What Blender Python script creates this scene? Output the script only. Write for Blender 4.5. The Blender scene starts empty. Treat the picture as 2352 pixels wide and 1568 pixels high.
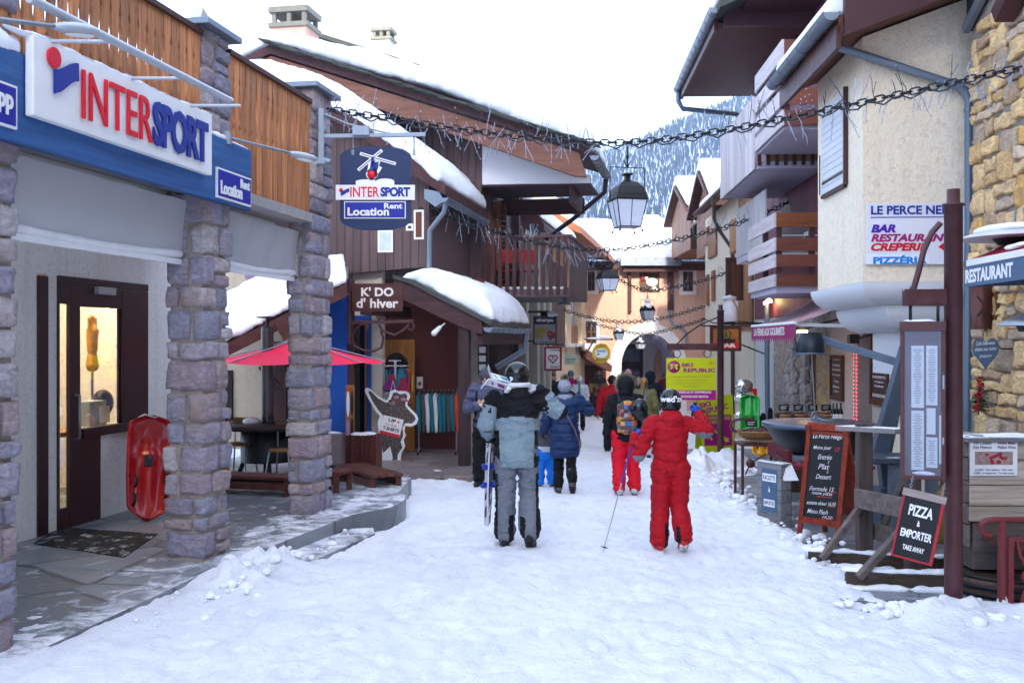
import bpy,bmesh,math,random
import numpy as np
from mathutils import Vector,Matrix,Euler,noise as mnoise
S=bpy.context.scene
COL=S.collection
R=math.radians
rnd=random.Random(7)
# ------------------------------------------------------------------ camera, sky, sun, exposure
F=2287.0
cam=bpy.data.cameras.new('camera')
cam.lens=35;cam.sensor_width=36;cam.clip_start=.05;cam.clip_end=6000
camo=bpy.data.objects.new('camera',cam);COL.objects.link(camo)
camo.location=(0,0,0);camo.rotation_euler=(R(90),0,0)
cam.dof.use_dof=True;cam.dof.focus_distance=10.5;cam.dof.aperture_fstop=6.3
S.camera=camo
S.render.resolution_x,S.render.resolution_y=1024,682
SUN_EL,SUN_AZ=R(24),R(180)
W=bpy.data.worlds.new('World');S.world=W;W.use_nodes=True
nt=W.node_tree
sky=nt.nodes.new('ShaderNodeTexSky');sky.sky_type='NISHITA';sky.sun_disc=False
sky.sun_elevation=SUN_EL;sky.sun_rotation=SUN_AZ
sky.air_density=1.0;sky.dust_density=4.0;sky.ozone_density=1.0;sky.altitude=1400
bg=nt.nodes['Background'];bg.inputs[1].default_value=.15
cl=nt.nodes.new('ShaderNodeTexNoise');cl.inputs['Scale'].default_value=2.2;cl.inputs['Detail'].default_value=6;cl.inputs['Roughness'].default_value=.6
tcw=nt.nodes.new('ShaderNodeTexCoord');mpw=nt.nodes.new('ShaderNodeMapping');mpw.inputs[3].default_value=(1,1,2.5)
nt.links.new(tcw.outputs['Generated'],mpw.inputs[0]);nt.links.new(mpw.outputs[0],cl.inputs['Vector'])
rmp=nt.nodes.new('ShaderNodeMapRange');rmp.inputs[1].default_value=.3;rmp.inputs[2].default_value=.7;rmp.inputs[3].default_value=.35;rmp.inputs[4].default_value=.72;nt.links.new(cl.outputs[0],rmp.inputs[0])
mxw=nt.nodes.new('ShaderNodeMix');mxw.data_type='RGBA';mxw.clamp_factor=True;nt.links.new(rmp.outputs[0],mxw.inputs[0]);nt.links.new(sky.outputs[0],mxw.inputs[6]);mxw.inputs[7].default_value=(1.36,1.34,1.40,1)
nt.links.new(mxw.outputs[2],bg.inputs[0])
sun=bpy.data.lights.new('sun','SUN');sun.energy=1.1;sun.angle=R(2);sun.color=(1,.90,.76)
suno=bpy.data.objects.new('sun',sun);COL.objects.link(suno)
sd=Vector((math.sin(SUN_AZ)*math.cos(SUN_EL),math.cos(SUN_AZ)*math.cos(SUN_EL),math.sin(SUN_EL)))
suno.rotation_euler=sd.to_track_quat('Z','Y').to_euler()
S.view_settings.view_transform='Standard';S.view_settings.look='None'
S.view_settings.exposure=3.38;S.view_settings.gamma=1
S.cycles.max_bounces=7;S.cycles.diffuse_bounces=4;S.cycles.glossy_bounces=2
S.cycles.transparent_max_bounces=6;S.cycles.caustics_reflective=False;S.cycles.caustics_refractive=False
# ------------------------------------------------------------------ places
def gz(y): return-1.73-.032*min(y,52)
def at(px,py,y): return Vector(((px-1176)/F*y,y,(784-py)/F*y))
TL=math.atan(.191)
ML=Matrix.Translation((-4.265,0,0))@ Matrix.Rotation(-TL,4,'Z')
TR=math.atan(.05)
MR=Matrix.Rotation(-TR,4,'Z')
def on_y(M,px,py,s):
    i=M.inverted();o=i @ Vector((0,0,0));d=i.to_3x3()@ Vector(((px-1176)/F,1,(784-py)/F))
    return o+ d*((s-o.y)/d.y)
def on_x(M,px,py,t):
    i=M.inverted();o=i @ Vector((0,0,0));d=i.to_3x3()@ Vector(((px-1176)/F,1,(784-py)/F))
    return o+ d*((t-o.x)/d.x)
# ------------------------------------------------------------------ mesh builder
I4=Matrix.Identity(4)
def T(x,y=None,z=None): return Matrix.Translation(x if y is None else (x,y,z))
def RZ(a): return Matrix.Rotation(R(a),4,'Z')
def RX(a): return Matrix.Rotation(R(a),4,'X')
def RY(a): return Matrix.Rotation(R(a),4,'Y')
def frame(o,right,up):
    r=Vector(right).normalized();u=Vector(up);n=r.cross(u).normalized();u=n.cross(r)
    return Matrix(((r.x,u.x,n.x,o[0]),(r.y,u.y,n.y,o[1]),(r.z,u.z,n.z,o[2]),(0,0,0,1)))
def facing(o,rz=0):
    return T(o)@ RZ(rz)@ RX(90)
class MB:
    def __init__(s,M=None): s.v=[];s.f=[];s.m=[];s.sm=[];s.M=M or I4;s.k=0
    def add(s,vs,fs,sm=False,M=None):
        A=s.M @ M if M is not None else s.M
        b=len(s.v);s.v+=[A @ Vector(p) for p in vs]
        for f in fs: s.f.append([b+i for i in f]);s.m.append(s.k);s.sm.append(sm)
        return s
    def mat(s,k): s.k=k;return s
    def box(s,x0,x1,y0,y1,z0,z1,M=None):
        return s.add([(x0,y0,z0),(x1,y0,z0),(x1,y1,z0),(x0,y1,z0),(x0,y0,z1),(x1,y0,z1),(x1,y1,z1),(x0,y1,z1)],
                     [(3,2,1,0),(4,5,6,7),(0,1,5,4),(1,2,6,5),(2,3,7,6),(3,0,4,7)],M=M)
    def boxc(s,c,d,M=None):
        return s.box(c[0]-d[0]/2,c[0]+d[0]/2,c[1]-d[1]/2,c[1]+d[1]/2,c[2]-d[2]/2,c[2]+d[2]/2,M)
    def bar(s,a,b,w,h=None,up=(0,0,1)):
        a,b=Vector(a),Vector(b);h=h or w;d=b-a
        if abs(d.normalized().dot(Vector(up)))> .98: up=(0,1,0)
        y=d.normalized();x=y.cross(Vector(up)).normalized();z=x.cross(y)
        p=[a+x*i+z*j for i,j in ((-w/2,-h/2),(w/2,-h/2),(w/2,h/2),(-w/2,h/2))]
        return s.add(p+[q+d for q in p],[(0,1,2,3),(7,6,5,4),(0,4,5,1),(1,5,6,2),(2,6,7,3),(3,7,4,0)])
    def tube(s,pts,r,n=8,closed=False,sm=True,cap=True):
        pts=[Vector(p) for p in pts];N=len(pts);rs=r if isinstance(r,(list,tuple)) else [r]*N
        vs,fs=[],[];ref=None
        for i,p in enumerate(pts):
            if closed: d=pts[(i+1)% N]-pts[i-1]
            else: d=pts[min(i+1,N-1)]-pts[max(i-1,0)]
            d.normalize()
            if ref is None:
                ref=d.orthogonal().normalized()
            ref=(ref-d*ref.dot(d))
            if ref.length < 1e-6: ref=d.orthogonal()
            ref.normalize();q=d.cross(ref)
            for k in range(n):
                a=2*math.pi*k/n;vs.append(p+(ref*math.cos(a)+q*math.sin(a))*rs[i])
        for i in range(N if closed else N-1):
            j=(i+1)% N
            for k in range(n): fs.append((i*n+k,i*n+(k+1)% n,j*n+(k+1)% n,j*n+k))
        s.add(vs,fs,sm)
        if cap and not closed: s.add(vs[:n],[tuple(range(n-1,-1,-1))]);s.add(vs[-n:],[tuple(range(n))])
        return s
    def lathe(s,prof,n=20,M=None,sm=True,sx=1,sy=1):
        vs=[(r*math.cos(2*math.pi*k/n)*sx,r*math.sin(2*math.pi*k/n)*sy,z) for r,z in prof for k in range(n)]
        fs=[(i*n+k,i*n+(k+1)% n,(i+1)*n+(k+1)% n,(i+1)*n+k) for i in range(len(prof)-1) for k in range(n)]
        s.add(vs,fs,sm,M)
        if prof[0][0] > 1e-4: s.add(vs[:n],[tuple(range(n-1,-1,-1))],M=M)
        if prof[-1][0] > 1e-4: s.add(vs[-n:],[tuple(range(n))],M=M)
        return s
    def prism(s,poly,z0,z1,M=None):
        n=len(poly)
        ar=sum(poly[i][0]*poly[(i+1)% n][1]-poly[(i+1)% n][0]*poly[i][1] for i in range(n))
        if ar < 0: poly=poly[::-1]
        vs=[(x,y,z0) for x,y in poly]+[(x,y,z1) for x,y in poly]
        return s.add(vs,[tuple(range(n-1,-1,-1)),tuple(range(n,2*n))]+[(i,(i+1)% n,n+(i+1)% n,n+i) for i in range(n)],M=M)
    def ell(s,c,r,n=16,m=10,M=None):
        A=T(c)@ Matrix.Diagonal((r[0],r[1],r[2],1));A=M @ A if M is not None else A
        return s.lathe([(math.sin(math.pi*i/m) if 0 < i < m else 1e-5,-math.cos(math.pi*i/m)) for i in range(m+1)],n,A)
    def cap(s,a,b,r0,r1,n=14):
        a,b=Vector(a),Vector(b);d=(b-a);L=d.length;d=d/L if L > 1e-6 else Vector((0,0,1))
        pts,rs=[],[]
        for t in (-1,-.92,-.7,-.38,0): pts.append(a+d*r0*t);rs.append(max(r0*math.sqrt(max(0,1-t*t)),1e-4))
        for t in (0,.38,.7,.92,1): pts.append(b+d*r1*t);rs.append(max(r1*math.sqrt(max(0,1-t*t)),1e-4))
        return s.tube(pts,rs,n)
    def quad(s,a,b,c,d,M=None): return s.add([a,b,c,d],[(0,1,2,3)],M=M)
    def sheet(s,fn,nu,nv,sm=True):
        vs=[fn(i/nu,j/nv) for j in range(nv+1) for i in range(nu+1)]
        return s.add(vs,[(j*(nu+1)+i,j*(nu+1)+i+1,(j+1)*(nu+1)+i+1,(j+1)*(nu+1)+i) for j in range(nv) for i in range(nu)],sm)
    def text(s,t,M,w,h,d=.004,bold=0,shear=0,space=1,fix=None):
        vs,fs=letters(t,bold,shear,space)
        x0=min(v[0] for v in vs);x1=max(v[0] for v in vs);y0=min(v[1] for v in vs);y1=max(v[1] for v in vs)
        sx=w/(x1-x0);sy=h/(y1-y0) if h else sx
        n=len(vs)
        return s.add([((x-(x0+x1)/2)*sx,(y-(y0+y1)/2)*sy,d if z > 0 else 0) for x,y,z in vs],fs,M=M)
_LET={}
def letters(t,bold,shear,space):
    k=(t,bold,shear,space)
    if k not in _LET:
        c=bpy.data.curves.new('lettering','FONT');c.body=t;c.extrude=.05;c.offset=bold;c.shear=shear
        c.space_character=space;c.resolution_u=3;c.align_x='CENTER';c.space_line=.95
        o=bpy.data.objects.new('lettering',c);COL.objects.link(o)
        bpy.context.view_layer.update()
        me=o.evaluated_get(bpy.context.evaluated_depsgraph_get()).to_mesh()
        _LET[k]=([tuple(v.co) for v in me.vertices],[tuple(p.vertices) for p in me.polygons])
        bpy.data.objects.remove(o);bpy.data.curves.remove(c)
    return _LET[k]
def new_obj(name,me,parent=None):
    o=bpy.data.objects.new(name,me);COL.objects.link(o)
    if parent is not None: o.parent=parent
    return o
def build(name,mb,mats,parent=None,bevel=0,world=True,uniq=True):
    """one mesh object; coordinates are in the world unless world=False (then in the parent's space)"""
    me=bpy.data.meshes.new(name)
    vs=mb.v
    if parent is not None and world:
        i=parent.matrix_basis.inverted() if parent.parent is None else (parent.parent.matrix_basis @ parent.matrix_basis).inverted()
        vs=[i @ p for p in vs]
    me.from_pydata([tuple(p) for p in vs],[],mb.f)
    for m in (mats if isinstance(mats,(list,tuple)) else [mats]): me.materials.append(m)
    me.polygons.foreach_set('material_index',mb.m);me.polygons.foreach_set('use_smooth',mb.sm)
    me.update()
    o=new_obj(name,me,parent)
    if bevel:
        b=o.modifiers.new('bevel','BEVEL');b.width=bevel;b.segments=2;b.limit_method='ANGLE';b.angle_limit=R(40);b.harden_normals=False
    return o
def tag(o,label,cat,group=None,kind=None):
    if label: o['label']=label
    if cat: o['category']=cat
    if group: o['group']=group
    if kind: o['kind']=kind
    return o
def thing(name,label,cat,M=None,group=None):
    o=bpy.data.objects.new(name,None);COL.objects.link(o);o.empty_display_size=.1
    o.matrix_basis=M if M is not None else I4
    return tag(o,label,cat,group)
def setting(o): o['kind']='structure';return o
def copy_thing(o,M,label=None):
    c=o.copy();COL.objects.link(c);c.matrix_basis=M
    if label: c['label']=label
    for ch in o.children:
        d=ch.copy();COL.objects.link(d);d.parent=c
        for g in ch.children:
            e=g.copy();COL.objects.link(e);e.parent=d
    return c
def fbm(P,sc,oct=4,seed=0):
    """numpy value noise on an (n,3) array, about -1..1"""
    P=np.asarray(P,float)*sc+seed*17.3;out=np.zeros(len(P));amp=1;tot=0
    for o in range(oct):
        q=np.floor(P).astype(np.int64);f=P-q;f=f*f*(3-2*f)
        def hsh(a,b,c):
            n=(a*73856093)^ (b*19349663)^ (c*83492791);n=(n ^ (n >> 13))*1274126177
            return ((n ^ (n >> 16))& 0xffff)/32767.5-1
        r=0
        for dx in (0,1):
            for dy in (0,1):
                for dz in (0,1):
                    w=(f[:,0] if dx else 1-f[:,0])*(f[:,1] if dy else 1-f[:,1])*(f[:,2] if dz else 1-f[:,2])
                    r=r+w*hsh(q[:,0]+dx,q[:,1]+dy,q[:,2]+dz)
        out+=amp*r;tot+=amp;amp *= .5;P=P*2.03+11.1
    return out/tot
def wob(mb,amp,sc,seed=0,start=0):
    P=np.array([tuple(v) for v in mb.v[start:]])
    d=np.stack([fbm(P,sc,3,seed+i) for i in range(3)],1)*amp
    for i in range(len(P)): mb.v[start+i]=Vector(P[i]+d[i])
    return mb
def fused(mb,voxel,smooth=3,folds=()):
    """one continuous skin over overlapping closed shapes (remeshed); folds = (size, depth) of cloth creases"""
    me=bpy.data.meshes.new('skin');me.from_pydata([tuple(p) for p in mb.v],[],mb.f)
    o=bpy.data.objects.new('skin',me);COL.objects.link(o)
    m=o.modifiers.new('r','REMESH');m.mode='VOXEL';m.voxel_size=voxel
    if smooth: m=o.modifiers.new('s','SMOOTH');m.factor=.5;m.iterations=smooth
    bpy.context.view_layer.update()
    e=o.evaluated_get(bpy.context.evaluated_depsgraph_get()).to_mesh()
    n=len(e.vertices);P=np.empty(n*3);e.vertices.foreach_get('co',P);P=P.reshape(-1,3)
    N=np.empty(n*3);e.vertices.foreach_get('normal',N);N=N.reshape(-1,3)
    for k,(sz,dp) in enumerate(folds):
        q=P*np.array([1,1,2.3]);r=fbm(q,1/sz,2,3+k);P=P+N*((1-2*np.abs(r))*dp)[:,None]
    fs=[tuple(p.vertices) for p in e.polygons]
    bpy.data.objects.remove(o);bpy.data.meshes.remove(me)
    r=MB();r.v=[Vector(p) for p in P];r.f=fs;r.m=[0]*len(fs);r.sm=[True]*len(fs)
    return r
def zone(mb,fn):
    for i,f in enumerate(mb.f):
        c=sum((mb.v[j] for j in f),Vector())/len(f);mb.m[i]=fn(c)
    return mb
# ------------------------------------------------------------------ materials
_MATS={}
def mk(name,fn):
    if name not in _MATS:
        m=bpy.data.materials.new(name);m.use_nodes=True;nt=m.node_tree
        fn(m,nt,nt.nodes['Principled BSDF']);_MATS[name]=m
    return _MATS[name]
def nd(nt,typ,ins=None,**kw):
    n=nt.nodes.new('ShaderNode'+typ)
    for k,v in kw.items(): setattr(n,k,v)
    for k,v in (ins or {}).items():
        if isinstance(v,bpy.types.NodeSocket): nt.links.new(v,n.inputs[k])
        else: n.inputs[k].default_value=v
    return n
def c4(c): return (c[0],c[1],c[2],1)
def rich(c,k=1.28): return tuple(x**k*1.03 for x in c)
def coords(nt,scale=(1,1,1),space='Object'):
    t=nd(nt,'TexCoord');m=nd(nt,'Mapping',{0: t.outputs[space],3: scale});return m.outputs[0]
def mixc(nt,f,a,b,typ='MIX'):
    n=nd(nt,'Mix',data_type='RGBA',blend_type=typ);n.clamp_factor=True
    for i,v in ((0,f),(6,a),(7,b)):
        if isinstance(v,bpy.types.NodeSocket): nt.links.new(v,n.inputs[i])
        else: n.inputs[i].default_value=v if i==0 else c4(v)
    return n.outputs[2]
def ramp(nt,f,stops,interp='LINEAR'):
    n=nd(nt,'ValToRGB',{0: f});cr=n.color_ramp;cr.interpolation=interp
    while len(cr.elements)> 1: cr.elements.remove(cr.elements[-1])
    cr.elements[0].position=stops[0][0];cr.elements[0].color=c4(stops[0][1])
    for p,c in stops[1:]:
        e=cr.elements.new(p);e.color=c4(c)
    return n.outputs[0]
def math_(nt,op,a,b=0.0,c=0.0):
    n=nd(nt,'Math',operation=op)
    for i,v in enumerate((a,b,c)):
        if isinstance(v,bpy.types.NodeSocket): nt.links.new(v,n.inputs[i])
        else: n.inputs[i].default_value=v
    return n.outputs[0]
def thin_cloth(m,nt,p,col,f=.4):
    t=nd(nt,'BsdfTranslucent',{0: col});mx=nd(nt,'MixShader',{0: f,1: p.outputs[0],2: t.outputs[0]});nt.links.new(mx.outputs[0],nt.nodes['Material Output'].inputs[0])
def snow_on(nt,col,amount,sc=6,lo=.5):
    """snow lying on faces that look up"""
    g=nd(nt,'NewGeometry');z=nd(nt,'SeparateXYZ',{0: g.outputs['Normal']}).outputs[2]
    n=nd(nt,'TexNoise',{'Vector': g.outputs['Position'],'Scale': sc,'Detail':6.0,'Roughness':.65}).outputs[0]
    f=math_(nt,'MULTIPLY',math_(nt,'GREATER_THAN',z,.75),ramp(nt,n,[(1-amount-.06,(0,0,0)),(1-amount+.06,(1,1,1))]))
    return mixc(nt,f,col,(.82,.84,.88))
def pm(name,col,rough=.6,metal=0,var=.15,sc=8,bump=.15,bsc=60,isl=0,coat=0,snow=0,stretch=(1,1,1),spec=.4,dirt=0,dcol=(.05,.045,.04)):
    """painted / plain surface with uneven colour, gloss and a fine bump"""
    col=rich(col)
    def fn(m,nt,p):
        v=coords(nt,stretch)
        n=nd(nt,'TexNoise',{'Vector': v,'Scale': float(sc),'Detail':5.0,'Roughness':.6}).outputs[0]
        c=mixc(nt,n,[x*(1-var*1.6) for x in col],[min(1,x*(1+var*1.6)) for x in col])
        if isl:
            g=nd(nt,'NewGeometry').outputs['Random Per Island']
            c=mixc(nt,1.0,c,ramp(nt,g,[(0,(1-isl,)*3),(1,(1+isl*.8,)*3)]),'MULTIPLY')
        if dirt:
            n2=nd(nt,'TexNoise',{'Vector': v,'Scale': sc*.35,'Detail':8.0,'Roughness':.7}).outputs[0]
            c=mixc(nt,ramp(nt,n2,[(.5,(0,0,0)),(.75,(dirt,)*3)]),c,dcol)
        if snow: c=snow_on(nt,c,snow)
        nt.links.new(c,p.inputs['Base Color'])
        p.inputs['Metallic'].default_value=metal;p.inputs['Specular IOR Level'].default_value=spec
        nt.links.new(math_(nt,'MULTIPLY_ADD',n,.3,rough-.15),p.inputs['Roughness'])
        if coat: p.inputs['Coat Weight'].default_value=coat;p.inputs['Coat Roughness'].default_value=.08
        if bump:
            b=nd(nt,'TexNoise',{'Vector': v,'Scale': float(bsc),'Detail':4.0})
            nt.links.new(nd(nt,'Bump',{'Height': b.outputs[0],'Strength': bump,'Distance':.01}).outputs[0],p.inputs['Normal'])
    return mk(name,fn)
def wood(name,col,col2,axis=2,sc=1.0,isl=.25,rough=.6,bump=.3,snow=0,grain=1.0):
    """grain running along the axis; each plank its own tone"""
    col,col2=rich(col),rich(col2)
    def fn(m,nt,p):
        s=[14*sc]*3;s[axis]=.9*sc
        v=coords(nt,s)
        g=nd(nt,'NewGeometry').outputs['Random Per Island']
        off=nd(nt,'VectorMath',{0: v,1: nd(nt,'CombineXYZ',{0: math_(nt,'MULTIPLY',g,37.0),1: math_(nt,'MULTIPLY',g,91.0),2:0.0}).outputs[0]},operation='ADD').outputs[0]
        n=nd(nt,'TexNoise',{'Vector': off,'Scale':1.6,'Detail':8.0,'Roughness':.65,'Distortion':.7}).outputs[0]
        c=ramp(nt,n,[(.32,col2),(.6,col)])
        c=mixc(nt,1.0,c,ramp(nt,g,[(0,(1-isl,)*3),(1,(1+isl*.7,)*3)]),'MULTIPLY')
        k=nd(nt,'TexVoronoi',{'Vector': coords(nt,[3.5 if a != axis else 1.6 for a in range(3)]),'Scale':1.3}).outputs[0]
        c=mixc(nt,ramp(nt,k,[(.03,(.75*grain,)*3),(.09,(0,0,0))]),c,[x*.35 for x in col2])
        if snow: c=snow_on(nt,c,snow)
        nt.links.new(c,p.inputs['Base Color']);p.inputs['Roughness'].default_value=rough;p.inputs['Specular IOR Level'].default_value=.3
        nt.links.new(nd(nt,'Bump',{'Height': n,'Strength': bump,'Distance':.012}).outputs[0],p.inputs['Normal'])
    return mk(name,fn)
def cladding(name,col,col2,axis=0,width=.14,line=.06,rough=.65):
    """boards: axis = direction across the boards (object space)"""
    col,col2=rich(col),rich(col2)
    def fn(m,nt,p):
        v=coords(nt);x=nd(nt,'SeparateXYZ',{0: v}).outputs[axis]
        u=math_(nt,'DIVIDE',x,width);fl=math_(nt,'FLOOR',u);fr=math_(nt,'FRACT',u)
        w=nd(nt,'TexWhiteNoise',{'W': fl},noise_dimensions='1D').outputs[0]
        s=[16,16,16];s[2 if axis != 2 else 0]=.8
        if axis==2: s[1]=.8
        off=nd(nt,'VectorMath',{0: coords(nt,s),1: nd(nt,'CombineXYZ',{0: math_(nt,'MULTIPLY',w,50.0),1: math_(nt,'MULTIPLY',w,33.0),2: math_(nt,'MULTIPLY',w,71.0)}).outputs[0]},operation='ADD').outputs[0]
        n=nd(nt,'TexNoise',{'Vector': off,'Scale':1.3,'Detail':7.0,'Roughness':.65}).outputs[0]
        c=mixc(nt,1.0,ramp(nt,n,[(.3,col2),(.65,col)]),ramp(nt,w,[(0,(.72,)*3),(1,(1.15,)*3)]),'MULTIPLY')
        e=math_(nt,'ABSOLUTE',math_(nt,'SUBTRACT',fr,.5))
        g=ramp(nt,e,[(.5-line,(1,1,1)),(.5-line*.4,(0,0,0))])
        nt.links.new(mixc(nt,1.0,c,mixc(nt,g,(.25,.25,.25),(1,1,1)),'MULTIPLY'),p.inputs['Base Color']);p.inputs['Roughness'].default_value=rough
        h=mixc(nt,.12,g,n)
        nt.links.new(nd(nt,'Bump',{'Height': h,'Strength':.8,'Distance':.015}).outputs[0],p.inputs['Normal'])
    return mk(name,fn)
def stones(name,pal,sc=9):
    """rough stones: each block takes its own colour out of a palette, with veins and stains"""
    def fn(m,nt,p):
        g=nd(nt,'NewGeometry').outputs['Random Per Island']
        c=ramp(nt,g,[(i/max(1,len(pal)-1)*.98,q) for i,q in enumerate(pal)],'CONSTANT')
        off=nd(nt,'VectorMath',{0: coords(nt,(1,1,2.2)),1: nd(nt,'CombineXYZ',{0: math_(nt,'MULTIPLY',g,37.0),1: math_(nt,'MULTIPLY',g,91.0),2: g}).outputs[0]},operation='ADD').outputs[0]
        n=nd(nt,'TexNoise',{'Vector': off,'Scale': float(sc),'Detail':9.0,'Roughness':.7,'Distortion':1.2}).outputs[0]
        n2=nd(nt,'TexNoise',{'Vector': off,'Scale': sc*.3,'Detail':3.0}).outputs[0]
        c=mixc(nt,1.0,c,ramp(nt,n,[(.3,(.55,)*3),(.5,(.95,)*3),(.7,(1.45,)*3)]),'MULTIPLY')
        c=mixc(nt,ramp(nt,n2,[(.55,(0,0,0)),(.70,(.45,)*3)]),c,(.27,.16,.11))
        nt.links.new(c,p.inputs['Base Color']);p.inputs['Roughness'].default_value=.75;p.inputs['Specular IOR Level'].default_value=.35
        nt.links.new(nd(nt,'Bump',{'Height': n,'Strength':.9,'Distance':.02}).outputs[0],p.inputs['Normal'])
    return mk(name,fn)
def stucco(name,col,sc=22,strength=.7,stain=.12):
    def fn(m,nt,p):
        v=coords(nt);n=nd(nt,'TexNoise',{'Vector': v,'Scale': float(sc),'Detail':6.0,'Roughness':.6,'Distortion':.8}).outputs[0]
        n2=nd(nt,'TexNoise',{'Vector': v,'Scale':1.1,'Detail':6.0,'Roughness':.65}).outputs[0]
        c=mixc(nt,n2,[x*(1-stain) for x in col],[min(.9,x*(1+stain)) for x in col])
        st=nd(nt,'TexNoise',{'Vector': coords(nt,(5,5,.35)),'Scale':1.4,'Detail':6.0,'Roughness':.7}).outputs[0]
        c=mixc(nt,1.0,c,ramp(nt,n,[(.35,(.86,.84,.82)),(.5,(1,1,1))]),'MULTIPLY');c=mixc(nt,1.0,c,ramp(nt,st,[(.28,(.90,.88,.85)),(.50,(1,1,1))]),'MULTIPLY')
        nt.links.new(c,p.inputs['Base Color']);p.inputs['Roughness'].default_value=.85;p.inputs['Specular IOR Level'].default_value=.2
        nt.links.new(nd(nt,'Bump',{'Height': n,'Strength': strength,'Distance':.02}).outputs[0],p.inputs['Normal'])
    return mk(name,fn)
def snowm(name,sc=30,strength=.35,tint=(.84,.86,.90),grime=0):
    def fn(m,nt,p):
        v=coords(nt);n=nd(nt,'TexNoise',{'Vector': v,'Scale': float(sc),'Detail':9.0,'Roughness':.68}).outputs[0]
        n2=nd(nt,'TexNoise',{'Vector': v,'Scale':1.4,'Detail':6.0,'Roughness':.65}).outputs[0]
        c=mixc(nt,ramp(nt,n2,[(.42,(0,0,0)),(.7,(1,1,1))]),tint,[tint[0]*.90,tint[1]*.91,tint[2]*.93])
        if grime:
            gr=nd(nt,'TexNoise',{'Vector': coords(nt,(1.6,.7,1)),'Scale':2.2,'Detail':11.0,'Roughness':.75}).outputs[0];sp=nd(nt,'TexNoise',{'Vector': v,'Scale':55.0,'Detail':2.0}).outputs[0]
            c=mixc(nt,ramp(nt,gr,[(.50,(0,0,0)),(.72,(grime,)*3)]),c,(.60,.61,.63));c=mixc(nt,ramp(nt,sp,[(.74,(0,0,0)),(.78,(grime,)*3)]),c,(.35,.32,.30))
        nt.links.new(c,p.inputs['Base Color']);p.inputs['Roughness'].default_value=.55;p.inputs['Specular IOR Level'].default_value=.25
        nt.links.new(nd(nt,'Bump',{'Height': n,'Strength': strength,'Distance':.03}).outputs[0],p.inputs['Normal'])
    return mk(name,fn)
def slate(name,col=(.16,.17,.19),snow=.4,sc=.9,snsc=(1.2,4.5,1),edge=0):
    """stone slabs with joints, partly dusted with snow"""
    def fn(m,nt,p):
        v=coords(nt);d=nd(nt,'TexVoronoi',{'Vector': v,'Scale':1/sc},feature='DISTANCE_TO_EDGE').outputs[0]
        cc=nd(nt,'TexVoronoi',{'Vector': v,'Scale':1/sc}).outputs[1]
        n=nd(nt,'TexNoise',{'Vector': v,'Scale':9.0,'Detail':9.0,'Roughness':.7}).outputs[0]
        c=mixc(nt,n,[x*.55 for x in col],[x*1.5 for x in col]);c=mixc(nt,.5,c,nd(nt,'RGBToBW',{0: cc}).outputs[0],'SOFT_LIGHT')
        j=ramp(nt,d,[(.0,(0,0,0)),(.03,(1,1,1))]);c=mixc(nt,j,[x*.35 for x in col],c)
        m2=nd(nt,'TexNoise',{'Vector': coords(nt,snsc),'Scale':1.6,'Detail':10.0,'Roughness':.72,'Distortion':.6}).outputs[0]
        if edge:
            q=nd(nt,'SeparateXYZ',{0: nd(nt,'TexCoord').outputs['Object']});t=math_(nt,'SUBTRACT',math_(nt,'MULTIPLY_ADD',q.outputs[0],.9822,4.189),math_(nt,'MULTIPLY',q.outputs[1],.1876))
            e=nd(nt,'MapRange',{0: t,1:-.75,2:.15,3:-.03,4: edge}).outputs[0];m2=math_(nt,'ADD',m2,e)
        s=ramp(nt,m2,[(1-snow-.06,(0,0,0)),(1-snow+.10,(1,1,1))]);up=nd(nt,'SeparateXYZ',{0: nd(nt,'NewGeometry').outputs['Normal']}).outputs[2];s=math_(nt,'MULTIPLY',s,math_(nt,'GREATER_THAN',up,.6));c=mixc(nt,s,c,(.80,.82,.87))
        nt.links.new(c,p.inputs['Base Color']);nt.links.new(math_(nt,'MULTIPLY_ADD',n,.5,.15),p.inputs['Roughness'])
        h=mixc(nt,.5,mixc(nt,.7,n,j),s)
        nt.links.new(nd(nt,'Bump',{'Height': h,'Strength':.5,'Distance':.03}).outputs[0],p.inputs['Normal'])
    return mk(name,fn)
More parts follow.
